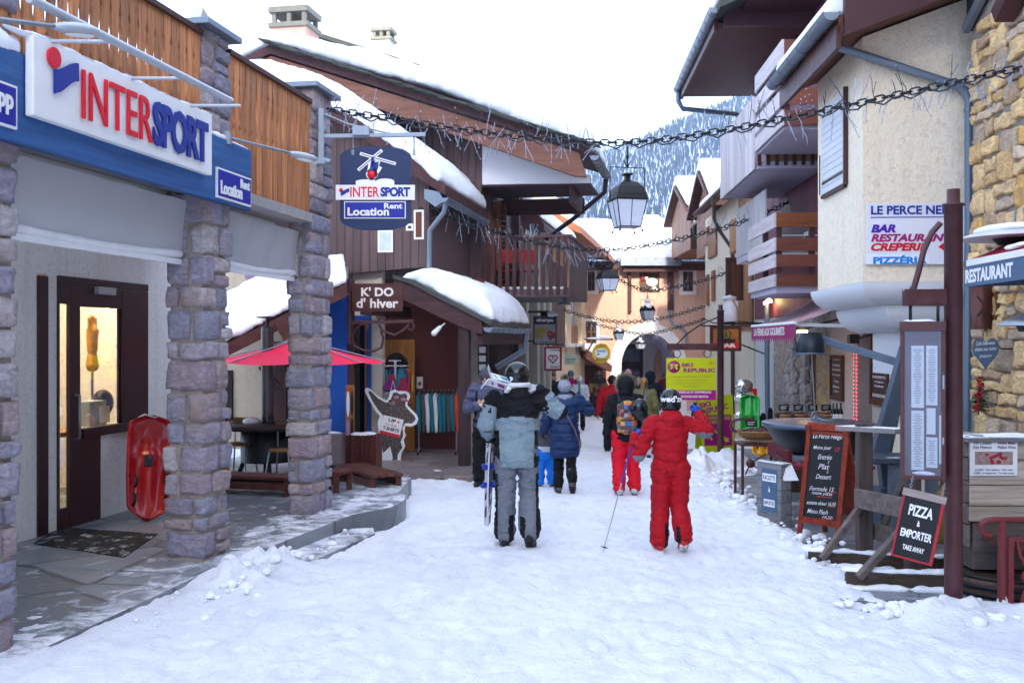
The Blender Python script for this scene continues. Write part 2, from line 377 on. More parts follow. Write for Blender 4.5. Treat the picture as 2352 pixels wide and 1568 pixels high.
def rubble(name,pal,mortar=(.34,.30,.26),sc=4.2,stretch=(1,1,1),w=.045):
    """uncut stone walling"""
    pal=[rich(c) for c in pal]
    def fn(m,nt,p):
        v0=coords(nt,stretch)
        dn=nd(nt,'TexNoise',{'Vector': v0,'Scale':4.0,'Detail':3.0}).outputs[1]
        v=nd(nt,'VectorMath',{0: v0,1: nd(nt,'VectorMath',{0: dn,'Scale':.16},operation='SCALE').outputs[0]},operation='ADD').outputs[0]
        d=nd(nt,'TexVoronoi',{'Vector': v,'Scale': float(sc),'Randomness':.9},feature='DISTANCE_TO_EDGE').outputs[0]
        cc=nd(nt,'TexVoronoi',{'Vector': v,'Scale': float(sc),'Randomness':.9}).outputs[1]
        k=nd(nt,'SeparateXYZ',{0: cc}).outputs[0]
        n=nd(nt,'TexNoise',{'Vector': v0,'Scale':14.0,'Detail':8.0,'Roughness':.7}).outputs[0]
        c=ramp(nt,k,[(i/max(1,len(pal)-1),q) for i,q in enumerate(pal)])
        c=mixc(nt,1.0,c,ramp(nt,n,[(.3,(.6,)*3),(.7,(1.35,)*3)]),'MULTIPLY')
        j=ramp(nt,d,[(w*.35,(0,0,0)),(w,(1,1,1))])
        nt.links.new(mixc(nt,j,mixc(nt,n,[x*.6 for x in mortar],[x*1.3 for x in mortar]),c),p.inputs['Base Color']);p.inputs['Roughness'].default_value=.85
        h=math_(nt,'ADD',nd(nt,'SeparateXYZ',{0: ramp(nt,d,[(0,(0,0,0)),(w*2.2,(.8,)*3),(.3,(1,1,1))])}).outputs[0],math_(nt,'MULTIPLY',n,.35))
        nt.links.new(nd(nt,'Bump',{'Height': h,'Strength':1.0,'Distance':.05}).outputs[0],p.inputs['Normal'])
    return mk(name,fn)
def glass(name,tint=(.9,.95,1),refl=.25,rough=.02):
    def fn(m,nt,p):
        nt.nodes.remove(p);out=nt.nodes['Material Output']
        t=nd(nt,'BsdfTransparent',{0: c4(tint)});g=nd(nt,'BsdfGlossy',{0: c4((.9,.93,1)),'Roughness': rough})
        fr=nd(nt,'Fresnel',{0:1.5}).outputs[0]
        mx=nd(nt,'MixShader',{0: math_(nt,'ADD',math_(nt,'MULTIPLY',fr,.45),refl*.18),1: t.outputs[0],2: g.outputs[0]})
        nt.links.new(mx.outputs[0],out.inputs[0])
    return mk(name,fn)
def glow(name,col,e):
    def fn(m,nt,p):
        p.inputs['Base Color'].default_value=c4(col);p.inputs['Emission Color'].default_value=c4(col);p.inputs['Emission Strength'].default_value=e
    return mk(name,fn)
SNOW=snowm('snow',28,.4)
ROOFSNOW=snowm('roof snow',14,.35,(.86,.88,.91))
BROWN=pm('brown painted metal',(.115,.042,.045),.45,var=.12,bump=.1,dirt=.3,dcol=(.2,.13,.12))
BLACKM=pm('black iron',(.018,.018,.02),.5,var=.2,bump=.1)
STEEL=pm('galvanised steel',(.36,.39,.42),.42,metal=.75,var=.15,sc=5,bump=.08)
ZINC=pm('zinc sheet',(.27,.31,.36),.45,metal=.6,var=.2,sc=4,bump=.1)
WHITE=pm('white paint',(.80,.80,.79),.5,var=.05,bump=.05)
DARK=pm('dark interior',(.03,.024,.02),.8)
RED_T=pm('red lettering',(.72,.012,.045),.4,var=.04,bump=0)
BLUE_T=pm('blue lettering',(.018,.055,.33),.4,var=.05,bump=0)
NAVY=pm('navy board',(.012,.045,.135),.45,var=.1,bump=.05)
ROYAL=pm('royal blue board',(.015,.03,.36),.35,var=.05,bump=.02)
# ------------------------------------------------------------------ ground, pavements, hill
def snow_h(P):
    x,y=P[:,0],P[:,1];xr=x-.05*y;t=(x+4.265)*.9822-y*.1876;s=(x+4.265)*.1876+y*.9822
    z=-1.73-.032*np.minimum(y,52)
    Q=np.stack([x,y,0*x],1)
    a=fbm(Q,.7,3,1)*.03+ fbm(Q,3.2,3,2)*.012
    b=fbm(Q,7.5,3,3);a+=np.where(b > .12,-1,1)*np.minimum(np.abs(b-.12),.12)*.05
    a+=fbm(Q,13,3,14)*.006+fbm(Q,26,2,4)*.006
    n=fbm(Q,2.2,3,5);ch=np.maximum(fbm(Q,6.5,3,6),-.1)
    g=np.exp(-((t-.42-.18*n)/.22)**2)*np.clip((s-7.2)/1.0,0,1)*np.clip((13.0-s)/1.5,0,1)
    gg=np.clip((.55+n*.4),0,1);pk=np.exp(-((s-8.75)/.75)**2);a+=g*(.02+.13*gg*pk)+g*ch*(.05+.20*pk);a -= .10*np.clip((.82-t)/.1,0,1)*np.clip((s-9.2)/.5,0,1)*np.clip((13-s),0,1)
    g2=np.exp(-((t-.1)/.25)**2)*np.clip((8.3-s)/1.5,0,1);a -= g2*.02
    e=xr-(2.30+.26*n+.12*ch)
    inside=np.clip(e/.25,0,1)*np.clip((y-7.25-.25*n)/.35,0,1)*np.clip((24-y)/2,0,1)
    a=a*(1-.7*inside)-inside*.055
    ridge=np.exp(-((e+.12)/.22)**2)*np.clip((y-8)/1.5,0,1);a+=ridge*(.02+.10*np.maximum(ch,0))
    ridge2=np.exp(-((y-7.0)/.28)**2)*np.clip((xr-2.2)/.4,0,1);a+=ridge2*(.06+.16*np.maximum(ch,0)+.08*np.maximum(n,0))
    for hx,hy,hr,hh in ((3.55,17.6,.55,.30),(3.0,16.9,.5,.18),(4.0,18.2,.5,.22),(-1.1,16.0,.9,.10),(1.6,7.6,.5,.0)):
        q=np.exp(-(((x-hx)**2+(y-hy)**2)/hr**2));a+=q*(hh+hh*.9*ch)
    return z+a+.035
xs=np.concatenate([[-300,-120,-50,-25,-14,-9,-6.5,-5],np.arange(-3.9,4.7,.036),[5.2,6,8,12,20,40,90,300]])
ys=[-60,-20,-6,0,2.5,4];yv=4.6
while yv < 62: ys.append(yv);yv+=max(.034,.0045*yv)
ys=np.array(ys+[70,90,130,200,300])
GX,GY=np.meshgrid(xs,ys);PP=np.stack([GX.ravel(),GY.ravel()],1);ZZ=snow_h(PP)
far=(PP[:,1] > 66)| (np.abs(PP[:,0])> 30);ZZ[far]=-3.6
g=MB();g.v=[Vector((a,b,c)) for (a,b),c in zip(PP,ZZ)]
nx=len(xs)
rs0=np.random.RandomState(8);ZG=ZZ.reshape(GX.shape)
for k in range(2600):
    y0=5+19*rs0.rand()**1.5;x0=-2.9+.10*y0+rs0.rand()*(5.2-.02*y0);an=rs0.normal(0,.35);L,B=.15,.055
    j0,j1=np.searchsorted(ys,[y0-.2,y0+.2]);i0,i1=np.searchsorted(xs,[x0-.2,x0+.2]);X_,Y_=GX[j0:j1,i0:i1]-x0,GY[j0:j1,i0:i1]-y0
    u=(Y_*math.cos(an)+X_*math.sin(an))/L;v=(X_*math.cos(an)-Y_*math.sin(an))/B;d=u*u+v*v
    ZG[j0:j1,i0:i1]+=-.011*np.clip(1.4-d,0,1)*rs0.uniform(.5,1)+.003*np.exp(-((np.sqrt(d)-1.45)/.3)**2)
ZZ=ZG.ravel();g.v=[Vector((a,b,c)) for (a,b),c in zip(PP,ZZ)]
g.f=[[j*nx+i,j*nx+i+1,(j+1)*nx+i+1,(j+1)*nx+i] for j in range(len(ys)-1) for i in range(nx-1)]
g.m=[0]*len(g.f);g.sm=[True]*len(g.f)
setting(build('snowy_street',g,snowm('street snow',24,.8,(.83,.85,.89),.75)))
g=MB();g.sheet(lambda u,v:(2.0+.05*(6.6+v*30)+u*4.2,6.6+v*30,gz(6.6+v*30)+.004),8,30)
setting(build('pavement',g,slate('paving slabs',(.15,.155,.17),.40,.7,(1.0,3.0,1))))
PLAT=slate('slate platform',(.17,.185,.20),.40,1.1,(2.2,2.0,1),.12)
g=MB(ML)
arc=[(.42+.28*math.cos(R(a)),12.0+.8*math.sin(R(a))) for a in range(-20,100,15)]
g.prism([(-6,8.32),(.10,8.32),(.22,9.0),(.42,11.2)]+arc+[(.2,14.2),(-6,14.2)],-2.35,-1.895)
g.prism([(-6,-3),(.16,-3),(.16,8.31),(-6,8.31)],-2.3,-1.905)
EDGE=slate('slate kerb',(.13,.12,.125),.3,.5)
setting(build('stone_platform',g,PLAT,bevel=.012))
g=MB(ML);g.prism([(.1,9.2),(.44,8.7),(.62,9.2),(.78,10.9),(.66,11.2),(.45,11.1)],-2.4,-2.025)
setting(build('stone_step',wob(g,.01,4),PLAT,bevel=.01))
g=MB(ML);g.prism([(-1.0,15.6),(.72,15.7),(.95,16.4),(1.0,21),(-4,21),(-4,15.6)],-2.6,-2.06)
setting(build('shop_pavement',g,slate('porch paving',(.20,.16,.15),.3,.6),bevel=.02))
g=MB()
def lump(x,y,r,z=None):
    k=len(g.v);z=gz(y)+.05 if z is None else z
    bm=bmesh.new();bmesh.ops.create_icosphere(bm,subdivisions=2,radius=1)
    g.add([(x+v.co.x*r*rnd.uniform(.85,1.2),y+v.co.y*r*rnd.uniform(.85,1.2),z+v.co.z*r*.75) for v in bm.verts],[[v.index for v in f.verts] for f in bm.faces],True);bm.free()
for i in range(110):
    s_=rnd.gauss(8.9,.7);t_=rnd.gauss(.42,.16)+max(0,9.5-s_)*.10;p=ML @ Vector((t_,s_,0));lump(p.x,p.y,rnd.choice((.01,.014,.02,.03,.05))*rnd.uniform(.8,1.3),gz(p.y)+.05+.08*math.exp(-((s_-8.75)/.7)**2)+rnd.uniform(-.04,.01))
for i in range(70):
    x=rnd.uniform(2.35,4.3);y=rnd.gauss(7.0,.18);lump(x,y,rnd.choice((.012,.02,.03,.045))*rnd.uniform(.8,1.3),gz(y)+.065)
for i in range(240):
    y=rnd.uniform(8.5,19);x=2.42+.05*y+rnd.gauss(0,.16);lump(x,y,rnd.choice((.015,.02,.03,.05))*rnd.uniform(.8,1.4),gz(y)+.06)
for i in range(90): lump(rnd.gauss(3.5,.45),rnd.gauss(17.5,.4),rnd.uniform(.03,.1),gz(17.5)+.10)
wob(g,.012,22);tag(build('snow_clumps',g,SNOW),'loose lumps of ploughed snow along the edges of the street','snow',kind='stuff')
HP=[(600,500),(1000,462),(1230,425),(1380,372),(1480,342),(1560,303),(1660,262),(1800,205),(2100,120)]
def crest(px): return np.interp(px,[a for a,b in HP],[b for a,b in HP])
def hill_z(x,d):
    px=x/d*F+1176;zc=(784-crest(px))/F*800;u=np.clip((d-230)/(800-230),0,1.25)
    base=-9;f=np.where(u < 1,.25*u+.75*u**1.7,1-.8*(u-1))
    n=fbm(np.stack([x,d,0*x],1),1/110,4,9)
    return base+(zc-base)*f+n*26*np.clip(u*1.6,0,1)*np.clip(1.15-u,.2,1)
us=np.linspace(-.32,.55,130);ds=np.concatenate([np.linspace(200,820,90),[900,1000]])
UU,DD=np.meshgrid(us,ds);XH=(UU*DD).ravel();DH=DD.ravel();ZH=hill_z(XH,DH)
g=MB();g.v=[Vector(p) for p in zip(XH,DH,ZH)];nu=len(us)
g.f=[[j*nu+i,j*nu+i+1,(j+1)*nu+i+1,(j+1)*nu+i] for j in range(len(ds)-1) for i in range(nu-1)];g.m=[0]*len(g.f);g.sm=[True]*len(g.f)
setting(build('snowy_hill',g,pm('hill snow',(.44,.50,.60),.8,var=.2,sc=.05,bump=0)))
rs=np.random.RandomState(4);N=17000
u_=rs.uniform(-.02,.27,N);d_=240+560*np.sqrt(rs.uniform(0,1,N));x_=u_*d_;z_=hill_z(x_,d_)
den=fbm(np.stack([x_,d_,0*x_],1),1/75,4,21)+.25*np.clip((d_-500)/300,-1,1);keep=den >-.2
g=MB();V=[];Fc=[];Mi=[]
for x,d,z,dn in zip(x_[keep],d_[keep],z_[keep],den[keep]):
    h=rs.uniform(6,13)*(1 if dn > .05 else .7);w=h*rs.uniform(.19,.27)
    for a,b,c in ((0.05,.55,1.0),(.35,.8,.72),(.62,1.0,.42)):
        k=len(V);a0=rs.uniform(0,6)
        for q in range(6):
            rr=w*c*rs.uniform(.7,1.25);V.append(Vector((x+rr*math.cos(a0+q*1.047),d+rr*math.sin(a0+q*1.047),z+h*a-rs.uniform(0,.06)*h)))
        V.append(Vector((x,d,z+h*b)))
        for q in range(6): Fc.append([k+q,k+(q+1)% 6,k+6]);Mi.append(1 if rs.rand()< .2 else 0)
g.v=V;g.f=Fc;g.m=Mi;g.sm=[False]*len(Fc)
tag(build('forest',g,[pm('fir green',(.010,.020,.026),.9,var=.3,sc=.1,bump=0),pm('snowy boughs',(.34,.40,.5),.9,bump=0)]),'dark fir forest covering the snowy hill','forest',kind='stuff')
g=MB();nu=60
def ridge(u,v):
    x=-700+1400*u;d=v*320;h=148+2*mnoise.noise((x/90,3,1))+1.5*mnoise.noise((x/30,7,1));f=math.sin(min(1,v/.5)*math.pi/2)**1.3 if v < .5 else 1-.4*(v-.5)
    return (x,-140-d,-8+(h+8)*f)
g.sheet(ridge,nu,24);setting(build('unseen_shade_ridge',g,snowm('shade ridge snow',.05,.2)))  # unseen ridge added behind the camera to shade the near street
# ------------------------------------------------------------------ left: stone pillars and the sports shop
PAL=[(.278,.25,.288),(.34,.3,.335),(.227,.21,.26),(.371,.31,.316),(.288,.23,.26),(.247,.24,.298),(.412,.37,.372),(.319,.25,.251),(.278,.25,.316),(.196,.18,.214)]
STONE=stones('purple schist',PAL);MORTAR=stucco('lime mortar',(.36,.30,.25),40,.9,.4)
def block(mb,x0,x1,y0,y1,z0,z1,r=.02,amp=.022,n=5,seed=0):
    h=Vector(((x1-x0)/2,(y1-y0)/2,(z1-z0)/2));c=Vector(((x0+x1)/2,(y0+y1)/2,(z0+z1)/2));r=min(r,h.x*.8,h.y*.8,h.z*.8)
    st=len(mb.v);idx={};V=[];Fs=[]
    def vid(i,j,k):
        if (i,j,k) not in idx:
            p=Vector((h.x*(2*i/n-1),h.y*(2*j/n-1),h.z*(2*k/n-1)))
            q=Vector([max(-(h[a]-r),min(h[a]-r,p[a])) for a in range(3)]);d=p-q
            if d.length > 1e-9: p=q+d.normalized()*r
            idx[(i,j,k)]=len(V);V.append(c+p)
        return idx[(i,j,k)]
    for a in range(n):
        for b in range(n):
            Fs+=[[vid(a,b,0),vid(a,b+1,0),vid(a+1,b+1,0),vid(a+1,b,0)],[vid(a,b,n),vid(a+1,b,n),vid(a+1,b+1,n),vid(a,b+1,n)],
                   [vid(a,0,b),vid(a+1,0,b),vid(a+1,0,b+1),vid(a,0,b+1)],[vid(a,n,b),vid(a,n,b+1),vid(a+1,n,b+1),vid(a+1,n,b)],
                   [vid(0,a,b),vid(0,a,b+1),vid(0,a+1,b+1),vid(0,a+1,b)],[vid(n,a,b),vid(n,a+1,b),vid(n,a+1,b+1),vid(n,a,b+1)]]
    mb.add(V,Fs,True)
    if amp: wob(mb,amp,9,seed,st)
def pillar(label,t1,s0,w,l,z0,z1,seed,narrow=None):
    r=random.Random(seed);t0,s1=t1-w,s0+l
    o=thing('stone_pillar',label,'pillar',ML @ T((t0+t1)/2,(s0+s1)/2,z0),'stone pillars of the arcade')
    m=MB(ML);m.box(t0+.03,t1-.03,s0+.03,s1-.03,z0,z1)
    if narrow: m.v=m.v
    build('mortar',m,MORTAR,o)
    g=MB(ML);z=z0;k=0
    while z < z1-.06:
        h=min(r.choice((.13,.17,.2,.24,.27)),z1-z)
        if z1-z-h < .08: h=z1-z
        tc=r.uniform(t0+.1,t1-.1);sc=r.uniform(s0+.1,s1-.12);G=.011;k+=1
        j=lambda a=.018: r.uniform(-a,a)
        if r.random()< .25: block(g,t0+j(),t1+j(),s0+j(),sc-G,z+G,z+h-G,seed=seed*50+k)
        else:
            if r.random()< .3 and h > .2:
                block(g,t0+j(),tc-G,s0+j(),s0+.2,z+G,z+h*.5-G*.6,seed=seed*50+k);block(g,t0+j(),tc-G,s0+j(),s0+.2,z+h*.5+G*.6,z+h-G,seed=seed*50+k+7)
            else: block(g,t0+j(),tc-G,s0+j(),s0+.2,z+G,z+h-G,seed=seed*50+k)
            block(g,tc+G,t1+j(),s0+j(),sc-G,z+G,z+h-G,seed=seed*50+k+20)
        if r.random()< .5 and s1-sc > .22:
            sm_=(sc+s1)/2+j(.04);block(g,t1-.2,t1+j(),sc+G,sm_-G,z+G,z+h-G,seed=seed*50+k+30);block(g,t1-.2,t1+j(),sm_+G,s1+j(),z+G,z+h-G,seed=seed*50+k+35)
        elif h > .22 and r.random()< .4:
            block(g,t1-.2,t1+j(),sc+G,s1+j(),z+G,z+h*.45-G,seed=seed*50+k+30);block(g,t1-.2,t1+j(),sc+G,s1+j(),z+h*.45+G,z+h-G,seed=seed*50+k+33)
        else: block(g,t1-.2,t1+j(),sc+G,s1+j(),z+G,z+h-G,seed=seed*50+k+30)
        z+=h
    build('stones',g,STONE,o)
    if z1 < 3.2:
        c=MB(ML);c.box(t0-.07,t1+.08,s0-.07,s1+.08,z1-.02,z1+.035);build('cap_slab',wob(c,.006,5),ZINC,o,bevel=.006)
    return o
pillar('stone pillar at the edge of the frame under the blue fascia',-.02,5.80,.36,.55,-2.15,2.9,3)
pillar('stone pillar between the red sled and the terrace',0,8.68,.36,.48,-2.15,2.72,5)
pillar('stone pillar carrying the hanging round-bottomed blue sign',0,11.10,.30,.58,-2.1,2.80,8)
SHOPW=stucco('cream roughcast',(.89,.84,.77),26,.7)
DBROWN=pm('oxblood door paint',(.075,.022,.02),.38,var=.15,bump=.06,stretch=(4,4,.6))
def sx(px,t=-2.15): return on_x(ML,px,784,t).y
shop=thing('sport_shop','sports shop behind the stone pillars with cream wall and brown glazed door','shop',ML @ T(-2.15,10.5,-1.9))
TW=-2.15
def wl(px): return sx(px)
A0,A1,A2,A3=wl(84),wl(108),wl(130),wl(338)
ztop=.66
m=MB(ML)
m.box(TW-.3,TW,3,A0,-1.9,1.3);m.box(TW-.3,TW,A1,A2,-1.9,ztop);m.box(TW-.3,TW,A0,A3,ztop,1.3);m.box(TW-.3,TW,A3,12.7,-1.9,1.3)
m.box(TW-.3,TW-.001,wl(229),A3,-1.9,-.93)
m.box(-6.5,TW-.301,12.4,12.7,-1.9,1.3);m.box(-6.5,-6.2,3,12.399,-1.9,1.3)
build('wall',m,SHOPW,shop)
m=MB(ML);m.box(-6.5,.0,3,11.6,1.302,1.40);build('terrace_slab',m,pm('terrace concrete',(.4,.39,.38),.8,bump=.3),shop)
m=MB(ML);m.box(TW,-.4,3,11.0,1.18,1.30);build('arcade_ceiling',m,pm('arcade ceiling',(.86,.85,.82),.8,var=.03),shop)
m=MB(ML);m.box(-4.6,-4.5,7,12.35,-1.9,1.29);build('shop_back_wall',m,cladding('pine shelving',(.55,.33,.12),(.40,.22,.07),1,.16),shop)
m=MB(ML);m.box(-4.4,TW-.35,8,12.3,-1.98,-1.9);build('shop_floor',m,pm('shop floor',(.2,.14,.09),.4),shop)
m=MB(ML);m.box(-3.9,-2.9,9.2,12.0,1.16,1.2);m.box(-3.0,-2.6,9.6,11.8,.95,.98);build('shop_ceiling_lamp',m,glow('warm shop light',(1,.72,.38),1.8),shop)
m=MB(ML)
for z in (-1.1,-.5,.1): m.box(-4.5,-4.15,8,12.2,z,z+.03)
build('shelving',m,wood('pine board',(.5,.3,.12),(.36,.2,.08),1),shop)
m=MB(ML);r=random.Random(5)
for z in (-1.07,-.47,.13):
    y=8.1
    while y < 12: w=r.uniform(.12,.3);m.k=r.randrange(4);m.box(-4.45,-4.2,y,y+w,z,z+r.uniform(.12,.4));y+=w+r.uniform(.02,.12)
build('shelf_stock',m,[pm('stock a',(.35,.08,.05)),pm('stock b',(.06,.06,.07)),pm('stock c',(.5,.35,.12)),pm('stock d',(.4,.4,.42))],shop)
d=MB(ML);e=.05
def fr(a,b,z0,z1,x0=TW-.03,x1=TW+.02): d.box(x0,x1,a,b,z0,z1)
fr(A0,A1,-1.9,ztop-.02);fr(A2,wl(134),-1.9,ztop);fr(wl(134),A3,ztop-.08,ztop,TW-.029,TW+.019);fr(wl(157),wl(181),-1.9,ztop-.081,TW-.028,TW+.02);fr(wl(134),wl(157),-1.9,-1.68,TW-.028,TW+.015);fr(wl(134),wl(157),.38,ztop-.081,TW-.028,TW+.015)
fr(wl(277),A3,-.90,ztop-.081,TW-.028,TW+.017);fr(wl(181),wl(277),.36,ztop-.081,TW-.028,TW+.016);fr(wl(181),A3-.004,-1.0,-.90,TW-.028,TW+.06);fr(wl(181),wl(229),-1.9,-1.0,TW-.028,TW+.016)
fr(wl(181),wl(185),-.90,.36,TW-.03,TW-.004);fr(wl(273),wl(277),-.90,.36,TW-.03,TW-.004)
door=build('door',d,DBROWN,shop,bevel=.008)
m=MB(ML);m.box(TW-.016,TW-.012,wl(134),wl(157),-1.68,.38);build('door_glass',m,glass('door glass'),door)
m=MB(ML);m.box(TW-.016,TW-.012,wl(185),wl(273),-.90,.36);build('window_glass',m,glass('door glass'),door)
m=MB(ML);s_=wl(169);m.tube([(TW+.02,s_,-1.0),(TW+.07,s_,-1.0),(TW+.07,s_,-.55),(TW+.02,s_,-.55)],.014);build('handle',m,STEEL,door)
m=MB(ML);m.box(TW+.02,TW+.08,wl(212),wl(252),.50,.58);build('door_closer',m,pm('silver closer',(.5,.5,.52),.4,metal=.5),door,bevel=.005)
def at_in(px,py,t): return ML @ on_x(ML,px,py,t)
o=thing('glove_display','tan ski gloves shown upright on a pole inside the shop window','gloves',T(at_in(212,960,-2.75)))
g=MB(ML);p=on_x(ML,212,780,-2.75);g.cap((p.x,p.y,p.z-.12),(p.x,p.y,p.z+.1),.06,.07);
for k in range(4): g.cap((p.x,p.y-.06+k*.04,p.z+.12),(p.x,p.y-.07+k*.046,p.z+.25+.02*(k in (1,2))),.02,.017)
g.cap((p.x,p.y+.07,p.z),(p.x,p.y+.12,p.z+.11),.022,.018);g.cap((p.x,p.y,p.z-.3),(p.x,p.y,p.z-.2),.075,.06)
build('glove',fused(g,.012,2),pm('tan leather',(.62,.36,.08),.5),o);g=MB(ML);g.tube([(p.x,p.y,-1.9),(p.x,p.y,p.z-.25)],.015);build('pole',g,STEEL,o)
o=thing('price_card','small white card propped on the window ledge','card',T(at_in(240,985,-2.4)))
g=MB(ML);p=on_x(ML,240,980,-2.35);g.box(p.x,p.x+.01,p.y-.09,p.y+.09,-.9,-.72);build('card',g,WHITE,o)
o=thing('display_box','pale grey carton standing inside the shop window','box',T(at_in(205,985,-2.4)))
g=MB(ML);p=on_x(ML,207,980,-2.5);g.box(p.x-.1,p.x+.1,p.y-.16,p.y+.16,-.95,-.66);build('carton',g,pm('grey carton',(.45,.5,.5)),o,bevel=.005)
o=thing('ski_helmet','black helmet on a stand inside the shop window','helmet',T(at_in(236,925,-2.7)))
g=MB(ML);p=on_x(ML,236,925,-2.7);g.ell(p,(.12,.13,.16));g.tube([(p.x,p.y,-1.9),p],.02);build('shell',g,pm('black helmet',(.02,.02,.022),.35),o)
m=MB(ML);m.box(TW-.6,TW-.21,wl(181),wl(277),-1.0,-.95);build('window_ledge',m,wood('pine board',(.5,.3,.12),(.36,.2,.08),1),shop)
o=thing('wall_box','small grey metal box with a ring high on the cream shop wall','box',T(at_in(108,505,TW)))
g=MB(ML);p=on_x(ML,110,505,TW);g.box(TW,TW+.12,p.y-.09,p.y+.09,p.z-.1,p.z+.12);g.tube([(TW+.06,p.y+.09,p.z-.02),(TW+.06,p.y+.15,p.z-.01)],.008);g.tube([(TW+.06+.02*math.cos(a),p.y+.165+.02*math.sin(a),p.z) for a in np.linspace(0,6.28,9)],.005,5);g.bar((TW+.05,p.y-.05,p.z+.14),(TW+.05,p.y+.5,p.z+.16),.015);build('casing',g,pm('grey enamel',(.3,.34,.38),.5),o,bevel=.006)
for px,py in ((288,518),(352,527)):
    p=on_x(ML,px,py,TW);o=thing('wall_lamp','small grey lamp fitting under the awning, %s' % ('nearer the grey box' if px < 300 else 'beside the middle pillar'),'lamp',ML @ T(p),'small wall fittings')
    g=MB(ML);g.box(TW,TW+.1,p.y-.12,p.y+.12,p.z-.03,p.z+.04);g.bar((TW,p.y,p.z+.05),(TW+.15,p.y,p.z+.09),.02);build('lamp_body',g,pm('grey enamel',(.3,.34,.38),.5),o,bevel=.005)
for a,b,lab in ((6.36,8.66,'rolled grey canvas awning above the shop door'),(9.2,11.08,'rolled grey canvas awning beside the terrace')):
    o=thing('canvas_awning',lab,'awning',ML @ T(-.3,(a+b)/2,.9),'canvas awnings of the sports shop')
    g=MB(ML);r_=random.Random(int(a*10))
    def prof(u,v):
        sag=.05*math.sin(v*math.pi)*(1+.5*math.sin(u*9))
        return (-.14-.07*v+.012*math.sin(u*23+v*3),a+(b-a)*u,1.2-.44*v-.03*math.sin(u*math.pi)*v)
    g.sheet(prof,36,10);build('canvas',g,mk('thin blind canvas',lambda m,nt,p:(setattr(p.inputs['Base Color'],'default_value',(.50,.51,.54,1)),setattr(p.inputs['Roughness'],'default_value',.8),thin_cloth(m,nt,p,(.62,.62,.62,1),.45))),o)
    g=MB(ML);g.tube([(-.22,a+(b-a)*k/8,.75-.03*math.sin(k/8*math.pi)) for k in range(9)],.035,10);g.box(-.24,-.20,a,b,.66,.705);build('roller',g,pm('white blind rail',(.72,.72,.72),.5,var=.1),o)
FB=cladding('blue fascia planks',(.045,.19,.43),(.022,.10,.27),2,.62,.012,.5)
p0,p1=4.5,on_x(ML,578,600,.1).y
o=thing('blue_fascia','long blue wooden fascia board above the arcade','fascia',ML @ T(.05,7,1.2))
g=MB(ML);g.box(.02,.10,p0,p1,1.205,1.765);build('board',g,FB,o,bevel=.01)
g=MB(ML)
def cap(a,b,w,h,sd):
    n=max(4,int((b-a)/.05));st=len(g.v)
    for i in range(n): y=a+(b-a)*(i+.5)/n;g.ell((.05,y,1.765+h*.3),(w*rnd.uniform(.8,1.1),.05,h*rnd.uniform(.6,1.1)),8,6)
cap(5.0,6.22,.07,.10,1);cap(8.5,9.0,.06,.045,2);cap(9.0,p1,.05,.02,3);build('snow_cap',fused(g,.02,2),ROOFSNOW,o)
def street_face(t,y,z): return ML @ T(t,y,z)@ RZ(90)@ RX(90)
ya,yb=on_x(ML,75,180,.16).y,on_x(ML,486,350,.16).y
zt,zb=1.885,1.385
o=thing('shop_sign','long white shop sign with red and blue letters on the blue fascia','sign',street_face(.13,(ya+yb)/2,(zt+zb)/2))
L=yb-ya;H=zt-zb
g=MB(ML);g.box(.105,.165,ya,yb,zb,zt);build('panel',g,WHITE,o,bevel=.008)
g=MB(ML);g.ell((.10,ya+.3,zt+.0),(.05,.5,.02));
for k in range(14): g.ell((.135,ya+L*(k+.5)/14,zt+.004),(.035,.13,rnd.uniform(.006,.02)),8,6)
build('snow_cap',g,ROOFSNOW,o)
MS=street_face(.166,ya,zb)
def bx(u): return u*L
g=MB(MS)
def frac(px): return (on_x(ML,px,300,.17).y-ya)/L
fi0,fi1,fs0,fs1=frac(186),frac(347),frac(349),frac(475)
g.text('INTER',T((fi0+fi1)/2*L,H*.49,.006),(fi1-fi0)*L,H*.64,.016,-.004);build('red_lettering',g,RED_T,o)
g=MB(MS);g.text('SPORT',T((fs0+fs1)/2*L,H*.49,.006),(fs1-fs0)*L,H*.67,.016,.035,space=.9)
c0,c1,c2,c3=frac(122),frac(176),frac(120),frac(150)
def logo(mb,x0,x1,y0,y1,z0,z1):
    w=x1-x0;h=y1-y0
    P=[(x0,y0+h*.02),(x0,y0+h*.62)]+[(x0+w*u,y0+h*(.62+.38*(3*u*u-2*u*u*u))) for u in np.linspace(.1,1,8)]+[(x1,y0+h*.55)]+[(x0+w*u,y0+h*(.55-.5*(1-(3*u*u-2*u*u*u)))) for u in np.linspace(.9,.05,8)]
    mb.prism(P,z0,z1)
logo(g,c0*L,c1*L,H*.34,H*.86,.006,.022);build('blue_lettering',g,BLUE_T,o)
g=MB(MS);r0=(frac(137)-frac(108))*L*.5;g.lathe([(1e-4,.006),(r0,.006),(r0,.022),(1e-4,.022)],28,T(frac(121)*L,H*.80,0)@ Matrix.Diagonal((1,1.05,1,1)),sm=False);build('red_ball',g,RED_T,o)
def rent_sign(o,M,w,h,d=.02):
    g=MB(M);g.boxc((0,0,d/2),(w,h,d));build('white_edge',g,WHITE,o,bevel=.002)
    g=MB(M);g.boxc((0,0,d+.001),(w*.955,h*.87,.004));build('blue_field',g,ROYAL,o)
    g=MB(M);g.text('Location',T(-w*.11,-h*.13,d+.004),w*.62,h*.44,.006,.035,space=.92);g.text('Rent',T(w*.29,h*.20,d+.004),w*.28,h*.32,.006,.03,space=.92);build('lettering',g,WHITE,o)
ra,rb=on_x(ML,501,430,.13).y,on_x(ML,579,430,.13).y
